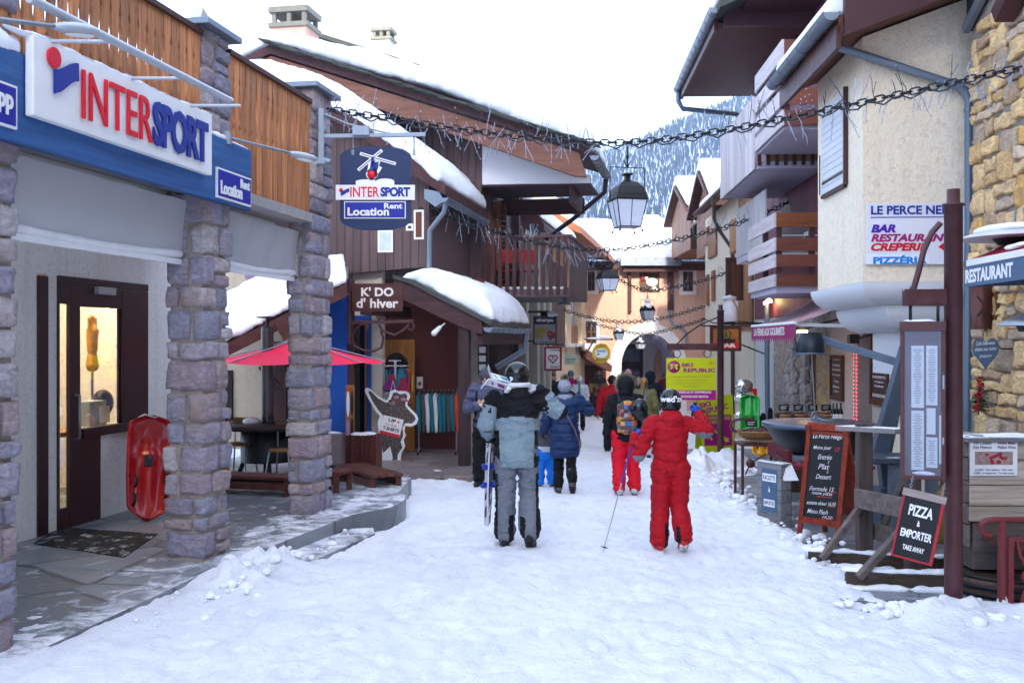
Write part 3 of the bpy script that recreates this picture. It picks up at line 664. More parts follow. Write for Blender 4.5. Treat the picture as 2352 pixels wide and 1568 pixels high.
M_=street_face(.102,(ra+rb)/2,on_x(ML,540,433,.1).z);o=thing('rental_sign','small dark blue Location Rent sign at the end of the blue fascia','sign',M_,'Location Rent signs');rent_sign(o,M_,rb-ra,.26)
zc=on_x(ML,20,245,.1).z
M_=street_face(.102,on_x(ML,39,245,.12).y-.4,zc);o=thing('shop_name_plate','dark blue plate with white edge ending in pp, left of the long white sign','sign',M_)
g=MB(M_);g.boxc((0,0,.01),(.8,.26,.02));build('white_edge',g,WHITE,o);g=MB(M_);g.boxc((0,0,.021),(.77,.23,.004));build('blue_field',g,ROYAL,o)
g=MB(M_);g.text('pp',T(.29,-.0,.024),.13,.12,.006,.035);build('lettering',g,WHITE,o)
LAMP=pm('pale grey lamp housing',(.52,.55,.58),.4,metal=.2,var=.08,bump=.03)
o=thing('sign_lamp','long pale tube lamp on three curved arms above the white sign','lamp',ML @ T(.2,7.4,1.9))
y0_,y1_=on_x(ML,120,40,.55).y,on_x(ML,530,232,.55).y;zl=on_x(ML,530,232,.55).z
g=MB(ML);g.tube([(.55,y0_-.2,zl),(.55,y1_,zl)],.028,10);build('tube_housing',g,LAMP,o)
for px,py in ((110,98),(295,190),(432,252)):
    y=on_x(ML,px,py,.14).y;g=MB(ML)
    g.tube([(.13+.42*u,y+.08*u,1.89+(zl-1.89)*math.sin(u*1.571)) for u in np.linspace(0,1,9)],.014,8);g.box(.1,.16,y-.05,y+.05,1.885,1.91);build('arm',g,LAMP,o)
def arm_lamp(lab,a,b,n=None):
    o=thing('arm_lamp',lab,'lamp',T(a),'small lamps on straight arms');a,b=Vector(a),Vector(b);d=(b-a).normalized()
    g=MB();g.tube([a,b-d*.28],.014,8);g.bar(a+Vector((0,0,-.06)),a+Vector((0,0,.05)),.05);build('arm',g,STEEL,o)
    q=d.to_track_quat('Y','Z').to_matrix().to_4x4();M_=T(b-d*.18)@ q
    g=MB(M_);g.lathe([(.001,-.17),(.03,-.165),(.05,-.1),(.062,0),(.055,.1),(.03,.17),(.001,.19)],14,RX(-90),sy=.6);build('lamp_head',g,LAMP,o)
    g=MB(M_);g.ell((0,.03,-.035),(.04,.12,.014));build('lens',g,pm('lamp lens',(.8,.8,.78),.2),o)
a=ML @ on_x(ML,-60,38,.5);arm_lamp('grey lamp on a thin arm reaching in above the red dot of the white sign',a,ML @ Vector((.62,on_x(ML,222,78,.62).y,on_x(ML,222,72,.62).z)))
a=ML @ Vector((.1,on_x(ML,524,318,.1).y,on_x(ML,524,316,.1).z));b=at(727,325,a.y+.9);b.z=a.z-.03;arm_lamp('grey lamp on a thin arm sticking out from the end of the blue fascia',a,b)
ORG=wood('orange stained larch',(.62,.30,.13),(.31,.135,.055),2,1.0,.3,.55)
RAILB=wood('brown rail',(.14,.06,.045),(.09,.04,.03),1)
def plank(mb,y,w,z0,z1,x):
    h=z1-z0;P=[];Lh=[(0,1),(.05,1),(.47,1),(.51,.66),(.55,.95),(.62,.72),(.70,.62),(.77,.78),(.81,1),(.84,.80),(.88,1),(1,1)]
    for f,k in Lh: P.append((w/2*k,z0+h*f))
    for f,k in reversed(Lh): P.append((-w/2*k,z0+h*f))
    mb.prism(P,0,.028,T(x,y,0)@ RZ(90)@ RX(90))
for a,b,lab,z1 in ((4.6,8.68,'orange slatted balcony railing above the long white sign',2.64),(9.17,11.10,'orange slatted balcony railing between the two farther stone pillars',2.62)):
    o=thing('balcony_railing',lab,'railing',ML @ T(-.1,(a+b)/2,1.3),'balcony railings over the arcade')
    g=MB(ML);n=int((b-a)/.118)
    for i in range(n): plank(g,a+(b-a)*(i+.5)/n,.104,1.31+rnd.uniform(-.01,.01),z1-.02,-.06)
    build('railing_planks',g,ORG,o)
    g=MB(ML);g.box(-.13,-.0,a,b,z1-.02,z1+.03);build('top_rail',g,RAILB,o,bevel=.006)
    g=MB(ML);g.box(-.12,-.075,a,b,1.5,1.6);g.box(-.12,-.075,a,b,2.4,2.5);build('crossbars',g,RAILB,o)
p=on_x(ML,452,22,-.25);o=thing('floodlight','small cream floodlight on top of the middle pillar','lamp',ML @ T(p))
g=MB(ML @ T(p.x,p.y,2.755));g.tube([(0,0,0),(0,0,.1)],.015);g.boxc((0,0,.16),(.1,.16,.13),RX(-25));build('lamp_head',g,pm('cream enamel',(.6,.58,.5),.5),o,bevel=.01)
REDP=pm('red sled plastic',(.55,.008,.012),.3,var=.06,bump=.02,coat=.4,spec=.5)
a=at(342,1188,10.55);b=at(290,968,10.95);a.z=-1.9
sl=thing('plastic_sled','red plastic two-seat sled leaning against the cream shop wall','sled',T(a))
up=(b-a);LN=up.length;right=Vector((.80,.45,-.13))
MSl=frame(a,right,up.normalized());MSl=MSl @ T(-.03,0,0)
def sledf(u,v):
    w=.25*(1-.22*(1-v)**3)*(min(1,v/.10)**.5 if v < .10 else 1)*(min(1,(1-v)/.07)**.5 if v > .93 else 1)
    x=(u-.5)*2;side=abs(x)
    z=.10*side**4+.05*math.exp(-(x/.25)**2)*math.sin(v*math.pi)+.07*max(0,v-.82)/.18*1.2
    z+=.05*math.exp(-((v-.62)/.07)**2)*(1-side**2)-.03*math.exp(-((side-.5)/.2)**2)*math.exp(-((v-.4)/.22)**2)
    if side > .985: z -= .05
    return (x*w,v*LN,z)
g=MB(MSl);g.sheet(sledf,28,44);so=build('tray',g,REDP,sl);q=so.modifiers.new('s','SOLIDIFY');q.thickness=.012
g=MB(MSl)
for x,v,l in ((-.02,.56,.10),(-.14,.36,.13),(.16,.42,.13),(-.15,.18,.13),(.17,.26,.1)):
    g.tube([(x,v*LN-l/2,.05),(x+.01,v*LN-l/3,.10),(x+.01,v*LN+l/3,.10),(x,v*LN+l/2,.05)],.016,8)
g.boxc((-.02,.56*LN,.085),(.09,.12,.03));build('grips',g,pm('black plastic',(.02,.02,.022),.4),sl)
g=MB(MSl);g.tube([(-.16,LN*.97,.13),(-.1,LN*1.0,.15),(.0,LN*.985,.14),(.1,LN*1.0,.12)],.008,6);build('tow_cord',g,WHITE,sl)
c=[ML @ on_x(ML,px,py,0) for px,py in ((80,1262),)]
def onz(px,py,z): k=(784-py)/F;y=z/k;return Vector(((px-1176)/F*y,y,z))
ma,mb_,mc,md=onz(78,1250,-1.9),onz(285,1282,-1.9),onz(362,1228,-1.9),onz(135,1212,-1.9)
o=thing('door_mat','black rubber mat dusted with snow before the shop door','mat',T((ma+mc)/2))
g=MB();n=26
for i in range(n):
    u=(i+.08)/n;w=(i+.72)/n
    A_,B_,C_,D_=ma.lerp(md,u),mb_.lerp(mc,u),mb_.lerp(mc,w),ma.lerp(md,w)
    g.add([q+Vector((0,0,.001)) for q in (A_,B_,C_,D_)]+[q+Vector((0,0,.016)) for q in (A_,B_,C_,D_)],[(0,1,2,3),(7,6,5,4),(0,4,5,1),(1,5,6,2),(2,6,7,3),(3,7,4,0)])
g.add([q+Vector((0,0,.006)) for q in (ma,mb_,mc,md)],[(0,1,2,3)])
build('mat_ribs',g,pm('black rubber',(.012,.013,.016),.6,snow=.38,bump=.3),o)
p=onz(516,1118,-1.9);p.x -= .06
o=thing('snowboard','yellow wooden board standing behind the middle pillar','snowboard',T(p))
g=MB(T(p));pts=[(.13*math.cos(a)*(1+.12*math.sin(5*a)),.1+.0*a) for a in (0,)]
out=[(.12+.02*math.sin(z*9),z) for z in np.linspace(0,1.0,14)];out=[(x if 0 < z < 1 else x*.7,z) for x,z in out]
g.prism(out+[(-x,z) for x,z in reversed(out)],0,.03,RZ(-12)@ RX(90));build('deck',g,wood('yellow varnish',(.55,.33,.05),(.42,.22,.03),2,.7,.1,.35),o,bevel=.006)
g=MB(T(p));g.ell((.07,-.05,.02),(.13,.08,.02));build('foot',g,wood('yellow varnish',(.55,.33,.05),(.42,.22,.03),2,.7,.1,.35),o)
g=MB(T(p));g.cap((.08,-.02,.95),(.1,-.02,.80),.05,.045);g.cap((.06,-.02,.75),(.08,-.03,.60),.05,.04);build('boot_binding',fused(g,.012),pm('black binding',(.03,.03,.035),.4),o)
g=MB(T(p));g.cap((.10,-.06,.60),(.115,-.06,.54),.02,.018);build('strap',g,pm('lime strap',(.3,.75,.02),.4),o)
pc=ML @ Vector((.02,11.15,0));Ys=11.0
o=thing('hanging_sign','round-bottomed dark blue sign with an upside-down skier hanging from a steel bracket','sign',T(at(863,430,Ys)))
bx0,bx1=at(738,250,Ys),at(738,372,Ys)
g=MB();g.bar(bx0,bx1,.055,.05,(0,1,0));a=at(745,313,Ys);b=at(977,309,Ys);g.bar(a,b,.045,.04)
g.tube([at(745,262,Ys),at(800,285,Ys),at(900,308,Ys)],.01,6);g.tube([at(735,365,Ys),at(758,372,Ys)],.03)
g.boxc(at(738,372,Ys),(.1,.08,.05));g.boxc(at(830,302,Ys),(.18,.12,.1));g.bar(bx0+Vector((-.15,.1,-.05)),bx0+Vector((0,0,-.05)),.03);g.bar(bx1+Vector((-.15,.1,.05)),bx1+Vector((0,0,.05)),.03)
build('bracket',g,pm('steel bracket',(.36,.42,.48),.45,metal=.3),o)
g=MB();
for px in (811,951): g.tube([at(px,313,Ys),at(px,350,Ys)],.008,6);g.boxc(at(px,350,Ys),(.03,.04,.06))
build('hangers',g,STEEL,o)
c=at(863,433,Ys);sc=Ys/F;Mh=facing(c);hw,hh=82*sc,96*sc
pts=[]
def qarc(cx,cy,r,a0,a1,n=6): return [(cx+r*math.cos(R(a)),cy+r*math.sin(R(a))) for a in np.linspace(a0,a1,n)]
pts=[(-hw,-hh*.72)]+[(hw*x,-hh*.72-hh*.28*math.sqrt(max(0,1-abs(x)**2.6))) for x in np.linspace(-.97,.97,17)]+[(hw,-hh*.72),(hw,hh*.75)]+[(hw*x,hh*.75+hh*.25*math.sqrt(max(0,1-abs(x)**2.6))) for x in np.linspace(.97,-.97,17)]+[(-hw,hh*.75)]
g=MB(Mh);g.prism(pts,-.02,.02);build('board',g,NAVY,o)
def hp(px,py): return ((px-863)*sc,(433-py)*sc)
g=MB(Mh);g.boxc((0,hp(0,443)[1],.03),(181*sc,34*sc,.02));x,y=hp(853,412);g.boxc((hp(862,0)[0],hp(0,421)[1],.024),(88*sc,10*sc,.006))
g.ell((hp(840,0)[0],hp(0,417)[1],.02),(.1,.02,.008));g.ell((hp(885,0)[0],hp(0,417)[1],.02),(.1,.03,.008));build('white_strip',g,WHITE,o)
Mr=Mh @ T(*hp(862,483),.02);
g=MB(Mr);g.boxc((0,0,.006),(141*sc,39*sc,.012));build('rental_edge',g,WHITE,o)
g=MB(Mr);g.boxc((0,0,.013),(137*sc,35*sc,.004));build('rental_field',g,ROYAL,o)
g=MB(Mr);g.text('Location',T(-15*sc,-4*sc,.015),95*sc,19*sc,.004,.035);g.text('Rent',T(42*sc,9*sc,.015),42*sc,13*sc,.004,.03);build('rental_lettering',g,WHITE,o)
g=MB(Mh);g.text('INTER',T(hp(839,0)[0],hp(0,442)[1],.041),66*sc,23*sc,.004,.015);x,y=hp(785,441-3);g.lathe([(1e-4,.041),(4.5*sc,.041),(4.5*sc,.045),(1e-4,.045)],16,T(x,y,0));build('red_lettering',g,RED_T,o)
g=MB(Mh);g.text('SPORT',T(hp(909,0)[0],hp(0,442)[1],.041),68*sc,22*sc,.004,.05,space=.92);x,y=hp(784,452);logo(g,x,x+20*sc,y,y+18*sc,.041,.045);build('blue_lettering',g,BLUE_T,o)
g=MB(Mh)
def stroke(mb,a,b,w,z0,z1):
    a,b=Vector(hp(*a)),Vector(hp(*b));d=(b-a).normalized()*w;n=Vector((-d.y,d.x));mb.prism([tuple(p) for p in (a-d*.4+n,b+d*.4+n,b+d*.4-n,a-d*.4-n)],z0,z1)
stroke(g,(824,391),(877,347),.017,.02,.028);stroke(g,(829,354),(908,377),.017,.02,.0285)
for a,b in (((855,365),(850,395)),((868,372),(858,400)),((858,375),(862,405)),((856,400),(855,416)),((872,385),(866,395))): stroke(g,a,b,.028,.02,.0275)
g.lathe([(1e-4,.02),(.062,.02),(.062,.0275),(1e-4,.0275)],20,T(*hp(854,402),0));build('skier_outline',g,WHITE,o)
g=MB(Mh)
for a,b in (((857,364),(853,390)),((868,374),(860,396)),((858,372),(860,398))): stroke(g,a,b,.014,.0275,.031)
stroke(g,(826,390),(875,349),.004,.0275,.031);stroke(g,(831,355),(906,377),.004,.0275,.031);build('skier_suit',g,BLUE_T,o)
g=MB(Mh);g.lathe([(1e-4,.0275),(.046,.0275),(.046,.033),(1e-4,.033)],20,T(*hp(854,402),0));build('skier_head',g,RED_T,o)
# ------------------------------------------------------------------ left: big chalet, gift shop, houses beyond
def pp(M,pts,s): return [(p.x,p.z) for p in (on_y(M,x,y,s) for x,y in pts)]
def ext(mb,poly,s0,s1): return mb.prism(poly,-s1,-s0,RX(90))
def arch_wall(mb,x0,x1,z0,z1,y0,y1,holes,axis='x',n=14):
    """wall with arched openings: holes = (x from, x to, z bottom, z of the springing, rise)"""
    cuts=sorted(set([x0,x1]+[h[0]+(h[1]-h[0])*(.5-.5*math.cos(math.pi*k/n)) for h in holes for k in range(n+1)]))
    def top(h,x): u=(2*x-h[0]-h[1])/(h[1]-h[0]);return h[3]+h[4]*math.sqrt(max(0,1-u*u))
    M=None if axis=='x' else RZ(90)@ Matrix.Diagonal((1,-1,1,1))
    for a,b in zip(cuts,cuts[1:]):
        if b-a < 1e-6: continue
        h=next((h for h in holes if h[0] <= (a+b)/2 <= h[1]),None)
        def pz(P):
            A=RX(90) if axis=='x' else Matrix(((0,0,-1,0),(1,0,0,0),(0,1,0,0),(0,0,0,1)))
            mb.prism(P,*((-y1,-y0) if axis=='x' else (-y1,-y0)),A)
        if h is None: pz([(a,z0),(b,z0),(b,z1),(a,z1)])
        else:
            if h[2] > z0+.01: pz([(a,z0),(b,z0),(b,h[2]),(a,h[2])])
            pz([(a,top(h,a)),(b,top(h,b)),(b,z1),(a,z1)])
CLAD=cladding('dark stained boards',(.19,.118,.108),(.115,.068,.066),0,.15,.05)
CLADS=cladding('dark stained side boards',(.19,.118,.108),(.115,.068,.066),1,.15,.05)
BROWNW=wood('brown stained timber',(.15,.07,.06),(.085,.038,.036),0,.6,.15)
BROWNY=wood('brown stained beam',(.13,.058,.055),(.075,.034,.034),1,.6,.15)
BROWNV=wood('brown stained upright',(.13,.058,.055),(.075,.034,.034),2,.6,.2)
LARCH=wood('weathered pink larch',(.30,.155,.105),(.19,.095,.07),0,.5,.1)
WHITEP=pm('white render',(.80,.80,.81),.8,var=.03,sc=3,bump=.06)
SLATEC=pm('roof slates',(.10,.105,.09),.8,var=.35,sc=5,isl=.4)
ch=thing('chalet','big dark boarded chalet with snow covered gable roof and balcony over the street','chalet',ML @ T(-2,21,-2.1))
SF=20.6
def q(px,py,s=SF): return on_y(ML,px,py,s)
g=MB(ML);ext(g,pp(ML,[(440,690),(440,240),(590,178),(655,152),(1106,312),(1106,690)],SF),SF,SF+.25);build('front_wall',g,CLAD,ch)
tr=q(1106,400).x
g=MB(ML);g.box(tr-.25,tr,SF+.251,24,.1,3.2);g.box(tr-3,tr-1.2,SF+.251,24,-2.3,.099);build('street_wall',g,CLADS,ch)
zr=lambda px,py:(q(px,py).x,q(px,py).z)
A0z=zr(1150,286)[1];rp=[zr(540,182),zr(655,127),zr(1366,352),zr(1366,368),zr(655,146),zr(540,200)]
g=MB(ML);te=q(1150,300).x;rpl=[(x,z) if x < te else (te,4.6) for x,z in rp];ext(g,rp,SF-.75,22.3);ext(g,[(p.x,p.z) for p in ()] or [rp[0],rp[1],(te,A0z),(te,A0z-.2),rp[4],rp[5]],22.301,30);build('roof',g,BROWNY,ch)
g=MB(ML);ext(g,[zr(572,190),zr(655,150),zr(1340,366),zr(1356,420),zr(1330,418),zr(655,186),zr(572,222)],SF-.70,SF-.60);build('bargeboard',g,LARCH,ch,bevel=.01)
g=MB(ML)
A=Vector(zr(655,125));B=Vector(zr(1366,350));r=random.Random(3)
for k in range(130):
    u=r.random();p=A.lerp(B,u);h=r.uniform(.02,.12);g.add([],[]);M_=T(p.x,SF-.78-r.uniform(0,.06),p.y+h*.5-.03)@ RY(17.5+r.uniform(-5,5))
    g.boxc((0,0,0),(r.uniform(.25,.6),.25,.02),M_)
build('verge_slates',g,SLATEC,ch)
SP=[(545,180),(548,150),(590,110),(655,94),(760,108),(900,140),(1000,172),(1100,192),(1180,212),(1280,250),(1335,280),(1368,318),(1382,356),(1372,362),(1330,340),(1034,226),(690,130),(655,122),(600,148)]
g=MB(ML);ext(g,pp(ML,SP,SF),SF-.7,22.2);ext(g,pp(ML,SP[:8]+[(1180,276)]+SP[15:],SF),22.0,29.8);wob(g,.03,1.2)
sn=fused(g,.09,6);P=np.array([tuple(v) for v in sn.v]);P+=np.stack([0*P[:,0],.10*fbm(P,.9,3,31)+.05*fbm(P,4,3,61),.07*fbm(P,.8,3,30)+.035*fbm(P,4.5,3,62)],1);sn.v=[Vector(p) for p in P]
build('roof_snow',sn,ROOFSNOW,ch)
g=MB(ML);a=[zr(1108,326),zr(1355,403),zr(1355,420),zr(1108,424)];ext(g,a,SF-.02,SF+.06);build('white_gable_panel',g,WHITEP,ch)
g=MB(ML);z1=a[3][1];g.box(a[3][0],a[2][0],SF+.07,22.3,z1-.04,z1);build('soffit',g,pm('mauve soffit',(.14,.085,.095),.7),ch)
g=MB(ML);g.box(a[3][0]-.5,a[2][0]-.35,SF+2.0,SF+2.1,z1-.38,z1-.04);g.box(a[2][0]-.45,a[2][0]-.35,SF+.2,22.3,z1-.38,z1-.041);build('eaves_beam',g,BROWNW,ch)
bl,br_=q(1110,560),q(1308,560);zt,zb=q(1200,548).z,q(1200,664).z;DEP=2.9
g=MB(ML);g.box(tr+.001,on_y(ML,1192,784,SF+3.3).x,SF+3.3,SF+3.5,-.4,3.4)
build('loggia_wall',g,CLAD,ch)
g=MB(ML);g.box(tr,tr+.05,SF+.4,SF+2.2,zb+.1,z1-.5);wd=build('balcony_door',g,wood('orange door',(.30,.13,.05),(.2,.08,.03),2),ch)
def shutter(nm,px0,px1,py0,py1,s,M=ML,par=None,m=None,n=16):
    a,b=on_y(M,px0,py1,s),on_y(M,px1,py0,s);g=MB(M);w=b.x-a.x;h=b.z-a.z
    g.box(a.x,a.x+w*.16,s-.03,s+.02,a.z,b.z);g.box(b.x-w*.16,b.x,s-.03,s+.02,a.z,b.z);g.box(a.x+w*.16,b.x-w*.16,s-.028,s+.02,a.z,a.z+h*.06);g.box(a.x+w*.16,b.x-w*.16,s-.028,s+.02,b.z-h*.06,b.z)
    for k in range(n): z=a.z+h*(.07+.86*(k+.5)/n);g.boxc(((a.x+b.x)/2,s,z),(w*.66,.012,h*.86/n*.95),T((a.x+b.x)/2,s,z)@ RX(35)@ T(-(a.x+b.x)/2,-s,-z))
    return build(nm,g,m or BROWNV,par,bevel=.003)
shutter('shutter',1114,1134,462,680,SF+1.1,par=ch,m=wood('shutter wood',(.22,.095,.065),(.13,.055,.04),2))
shutter('shutter',1150,1163,470,680,SF+1.3,par=ch,m=wood('shutter wood',(.22,.095,.065),(.13,.055,.04),2))
g=MB(ML);a_,b_=on_y(ML,1135,680,SF+1.2),on_y(ML,1150,462,SF+1.2);g.box(a_.x,b_.x,SF+1.2,SF+1.25,a_.z,b_.z);build('loggia_window',g,wood('orange door',(.30,.13,.05),(.2,.08,.03),2),ch)
bal=MB(ML);bal.box(bl.x,br_.x+.02,SF-.1,SF+DEP,zb-.16,zb-.02);
deck=build('balcony_deck',bal,wood('grey deck',(.22,.17,.17),(.14,.10,.11),0),ch)
g=MB(ML)
for k in range(12): x=bl.x+(br_.x-bl.x)*(k+.3)/12;g.box(x,x+.075,SF-.15,SF-.11,zb-.12,zt)
build('balusters',g,BROWNV,ch)
g=MB(ML);g.box(bl.x-.03,br_.x+.06,SF-.17,SF-.05,zt,zt+.05);g.box(br_.x-.04,br_.x+.06,SF-.05,SF+DEP,zt,zt+.05);build('balcony_rail',g,pm('snowy rail',(.15,.07,.065),.6,snow=.62),ch)
g=MB(ML);n=24
for k in range(n): y=SF-.12+(DEP+.1)*k/n;g.box(br_.x,br_.x+.03,y,y+(DEP+.1)/n*.93,zb-.16,zt)
build('balcony_side_slats',g,CLADS,ch)
g=MB(ML);g.box(bl.x+.05,br_.x-.05,SF-.06,SF+.6,zb-.019,zb+.05);build('balcony_snow',fused(wob(g,.02,5),.03,3),ROOFSNOW,ch)
def gutter(o,a,b,r=.075,hoops=10,name='gutter'):
    g=MB();a,b=Vector(a),Vector(b);d=(b-a).normalized();x=d.cross(Vector((0,0,1))).normalized()
    n=7;vs=[]
    for p in (a,b):
        for k in range(n+1): t=math.pi*k/n;vs.append(p+x*math.cos(t)*r-Vector((0,0,1))*math.sin(t)*r)
    g.add(vs,[(k,k+1,n+2+k,n+1+k) for k in range(n)],True)
    g.add(vs[:n+1],[tuple(range(n+1))]);g.add(vs[n+1:],[tuple(range(n+1))])
    g.tube([a+x*r,b+x*r],.012,6);g.tube([a-x*r,b-x*r],.008,6)
    for k in range(hoops):
        p=a.lerp(b,(k+.5)/hoops);g.tube([p+x*math.cos(t)*(r+.004)-Vector((0,0,1))*math.sin(t)*(r+.004) for t in np.linspace(0,math.pi,8)],.008,5)
    return build(name,g,ZINC,o)
e0=ML @ Vector((zr(1374,372)[0],SF-.7,zr(1374,372)[1]));e1=e0+Vector((.1876,.9822,0))*2.4
gutter(ch,e0,e1,.09,7)
g=MB();u=Vector((.1876,.9822,0));p=e1-u*.1
g.tube([p+Vector((0,0,-.1)),p+Vector((-.02,.1,-.35)),at(1320,500,22.6),at(1255,548,23.6)],.055,8);build('drain_pipe',g,pm('dark pipe',(.10,.10,.115),.5,metal=.3),ch)
SW=17.5
def w(px,py): p=on_y(ML,px,py,SW);return (p.x,p.z)
wl_=[w(430,640),w(430,180),w(660,216),w(758,262),w(835,306),w(950,392),w(985,420),w(985,612),w(800,628),w(660,600)]
g=MB(ML);ext(g,wl_,SW,SW+.2);g.box(w(985,600)[0]-.2,w(985,600)[0],SW+.201,SF,w(985,612)[1],w(985,420)[1]);build('wing_wall',g,CLAD,ch)
g=MB(ML);ext(g,[w(600,185),w(700,218),w(835,283),w(960,372),w(1034,432),w(1034,455),w(950,402),w(835,315),w(700,246),w(600,215)],SW-.35,SF);build('wing_roof',g,BROWNY,ch)
g=MB(ML);ext(g,[w(560,196),w(562,152),w(640,150),w(712,166),w(777,192),w(835,235),(w(878,262)),w(930,302),w(980,338),w(1020,392),w(1030,424),w(1018,428),w(960,376),w(835,286),w(700,220)],SW-.42,SF+.2);wob(g,.02,2)
sn=fused(g,.06,6);P=np.array([tuple(v) for v in sn.v]);P+=np.stack([0*P[:,0],.06*fbm(P,1.8,3,33),.05*fbm(P,1.6,3,34)+.035*fbm(P,5,3,63)],1);sn.v=[Vector(p) for p in P]
build('wing_snow',sn,ROOFSNOW,ch)
we=Vector(w(1032,462));gutter(ch,ML @ Vector((we[0],SW-.4,we[1])),ML @ Vector((we[0],SF-.05,we[1])),.075,8)
g=MB(ML);ext(g,[w(985,440),w(1020,446),w(1030,468),w(1010,480),w(985,462)],SW-.3,SW-.1);build('wing_bracket',g,ZINC,ch)
g=MB();g.tube([ML @ Vector((we[0],SW-.25,we[1]-.06)),ML @ Vector((we[0]-.03,SW-.24,we[1]-.22)),ML @ Vector((w(990,530)[0],SW-.08,w(990,530)[1])),ML @ Vector((w(988,600)[0],SW-.08,w(988,640)[1]))],.045,10);build('drain_pipe',g,pm('grey drain pipe',(.27,.31,.35),.45,metal=.4),ch)
for px0,px1,py0,py1 in ((870,901,531,578),(953,972,484,548),(935,948,516,528)):
    a,b=on_y(ML,px0,py1,SW),on_y(ML,px1,py0,SW);g=MB(ML);g.box(a.x-.015,b.x+.015,SW-.02,SW-.001,a.z-.015,b.z+.015);f=build('window',g,WHITE,ch)
    g=MB(ML);g.box(a.x+.02,b.x-.02,SW-.024,SW-.021,a.z+.02,b.z-.02);build('pane' if px0 > 900 else 'poster_face',g,pm('window wood',(.20,.075,.03)) if px0 > 900 else pm('faded notice',(.62,.66,.62),var=.2),f)
def chimney(par,px0,px1,pyt,pyb,s,col):
    a,b=on_y(ML,px0,pyb,s),on_y(ML,px1,pyt,s);wd=b.x-a.x;H=b.z-a.z;c=(a.x+b.x)/2
    g=MB(ML);g.box(a.x+.06,b.x-.06,s,s+wd*.8,a.z-1.2,a.z+H*.42);st=build('chimney',g,stucco('chimney '+str(px0),col,30,.4),par)
    CON=pm('mossy concrete',(.26,.25,.21),.85,var=.3,bump=.4)
    g=MB(ML);g.box(a.x,b.x,s-.06,s+wd*.8+.06,a.z+H*.42,a.z+H*.55);g.box(a.x,b.x,s-.06,s+wd*.8+.06,b.z-H*.16,b.z)
    for x in (a.x+.12,c,b.x-.12):
        for y in (s+.05,s+wd*.8-.05): g.box(x-.05,x+.05,y-.05,y+.05,a.z+H*.55,b.z-H*.16)
    build('cowl',g,CON,st)
    if px0 < 700: g=MB(ML);g.ell((c-.1,s+.3,b.z+.04),(wd*.34,.3,.12));build('snow_cap',g,ROOFSNOW,st)
chimney(ch,618,708,12,98,23.5,(.62,.36,.29))
g=MB(ML);SB=28
def b2(px,py): p=on_y(ML,px,py,SB);return (p.x,p.z)
ext(g,[b2(560,110),b2(690,62),b2(1040,172),b2(1040,178),b2(700,76),b2(560,126)],SB,SB+9);build('rear_roof',g,SLATEC,ch)
g=MB(ML);ext(g,[b2(540,130),b2(545,100),b2(640,56),b2(720,55),b2(860,92),b2(1000,150),b2(1050,170),b2(1040,175),b2(690,66)],SB+.2,SB+9);build('rear_roof_snow',fused(wob(g,.03,1),.12,5),ROOFSNOW,ch)
g=MB(ML);ext(g,[b2(560,128),b2(700,78),b2(1040,180),b2(1040,320),b2(560,320)],SB+.5,SB+.7);build('rear_gable',g,CLAD,ch)
chimney(ch,851,899,62,112,32,(.48,.45,.38))
REDM=pm('red metal chair',(.45,.02,.03),.4)
for i,px in enumerate((1165,1212)):
    p=on_y(ML,px,664,SF+.55+.2*i);o=thing('balcony_chair','red folding chair on the chalet balcony, %s' % ('beside the shutters' if i==0 else 'towards the street end'),'chair',ML @ T(p.x,p.y,zb-.02)@ RZ(20*i),'chairs on the balcony')
    g=MB();g.box(-.2,.2,-.2,.2,.42,.45);s1=build('seat',g,REDM,o,world=False);g=MB();g.box(-.2,.2,.18,.2,.6,.9);build('backrest',g,REDM,o,world=False)
    for sx_ in (-.19,.19): g=MB();g.bar((sx_,-.2,0),(sx_,.2,.9),.025);g.bar((sx_,.2,0),(sx_,-.2,.44),.025);build('leg',g,BLACKM,o,world=False)
gs=thing('gift_shop','gift shop with pine door and snow laden porch roof beneath the chalet','shop',ML @ T(-.6,18,-2.06))
SG=19.3
g=MB(ML);g.box(-3.6,on_y(ML,1108,784,SG).x,SG,SG+.2,-2.1,1.2);build('wall',g,pm('rust red wall',(.20,.062,.045),.8,var=.15,bump=.3),gs)
KS=16.8
def k(px,py): p=on_y(ML,px,py,KS);return (p.x,p.z)
g=MB(ML);ext(g,[k(905,640),k(945,648),k(1108,738),k(1108,768),k(1060,752),k(930,690),k(905,690)],KS-.02,KS+.08);build('porch_bargeboard',g,wood('worn porch board',(.13,.065,.065),(.06,.03,.035),0,.6,.1),gs,bevel=.008)
g=MB(ML);ext(g,[k(905,632),k(945,641),k(1130,738),k(1130,748),k(945,652),k(905,640)],KS-.06,20.55);build('porch_roof',g,SLATEC,gs)
g=MB(ML);ext(g,[k(905,640),k(925,622),k(965,612),k(1015,622),k(1060,640),k(1100,668),k(1120,700),k(1130,742),k(1118,738),k(945,645)],KS+.15,20.5);wob(g,.02,3)
sn=fused(g,.05,7);P=np.array([tuple(v) for v in sn.v]);P+=np.stack([.04*fbm(P,2,3,35),.08*fbm(P,1.8,3,37),.05*fbm(P,1.6,3,36)+.03*fbm(P,6,3,64)],1);sn.v=[Vector(p) for p in P];build('porch_snow',sn,ROOFSNOW,gs)
ke=Vector(k(1122,752));gutter(gs,ML @ Vector((ke[0],KS-.05,ke[1])),ML @ Vector((ke[0],20.5,ke[1])),.08,9)
g=MB(ML);g.box(k(1100,0)[0]-.06,k(1108,0)[0],KS+.081,20.5,ke[1]-.28,ke[1]-.06);g.box(-1.5,-1.3,KS+.081,19.2,.45,.65);build('porch_beam',g,BROWNY,gs)
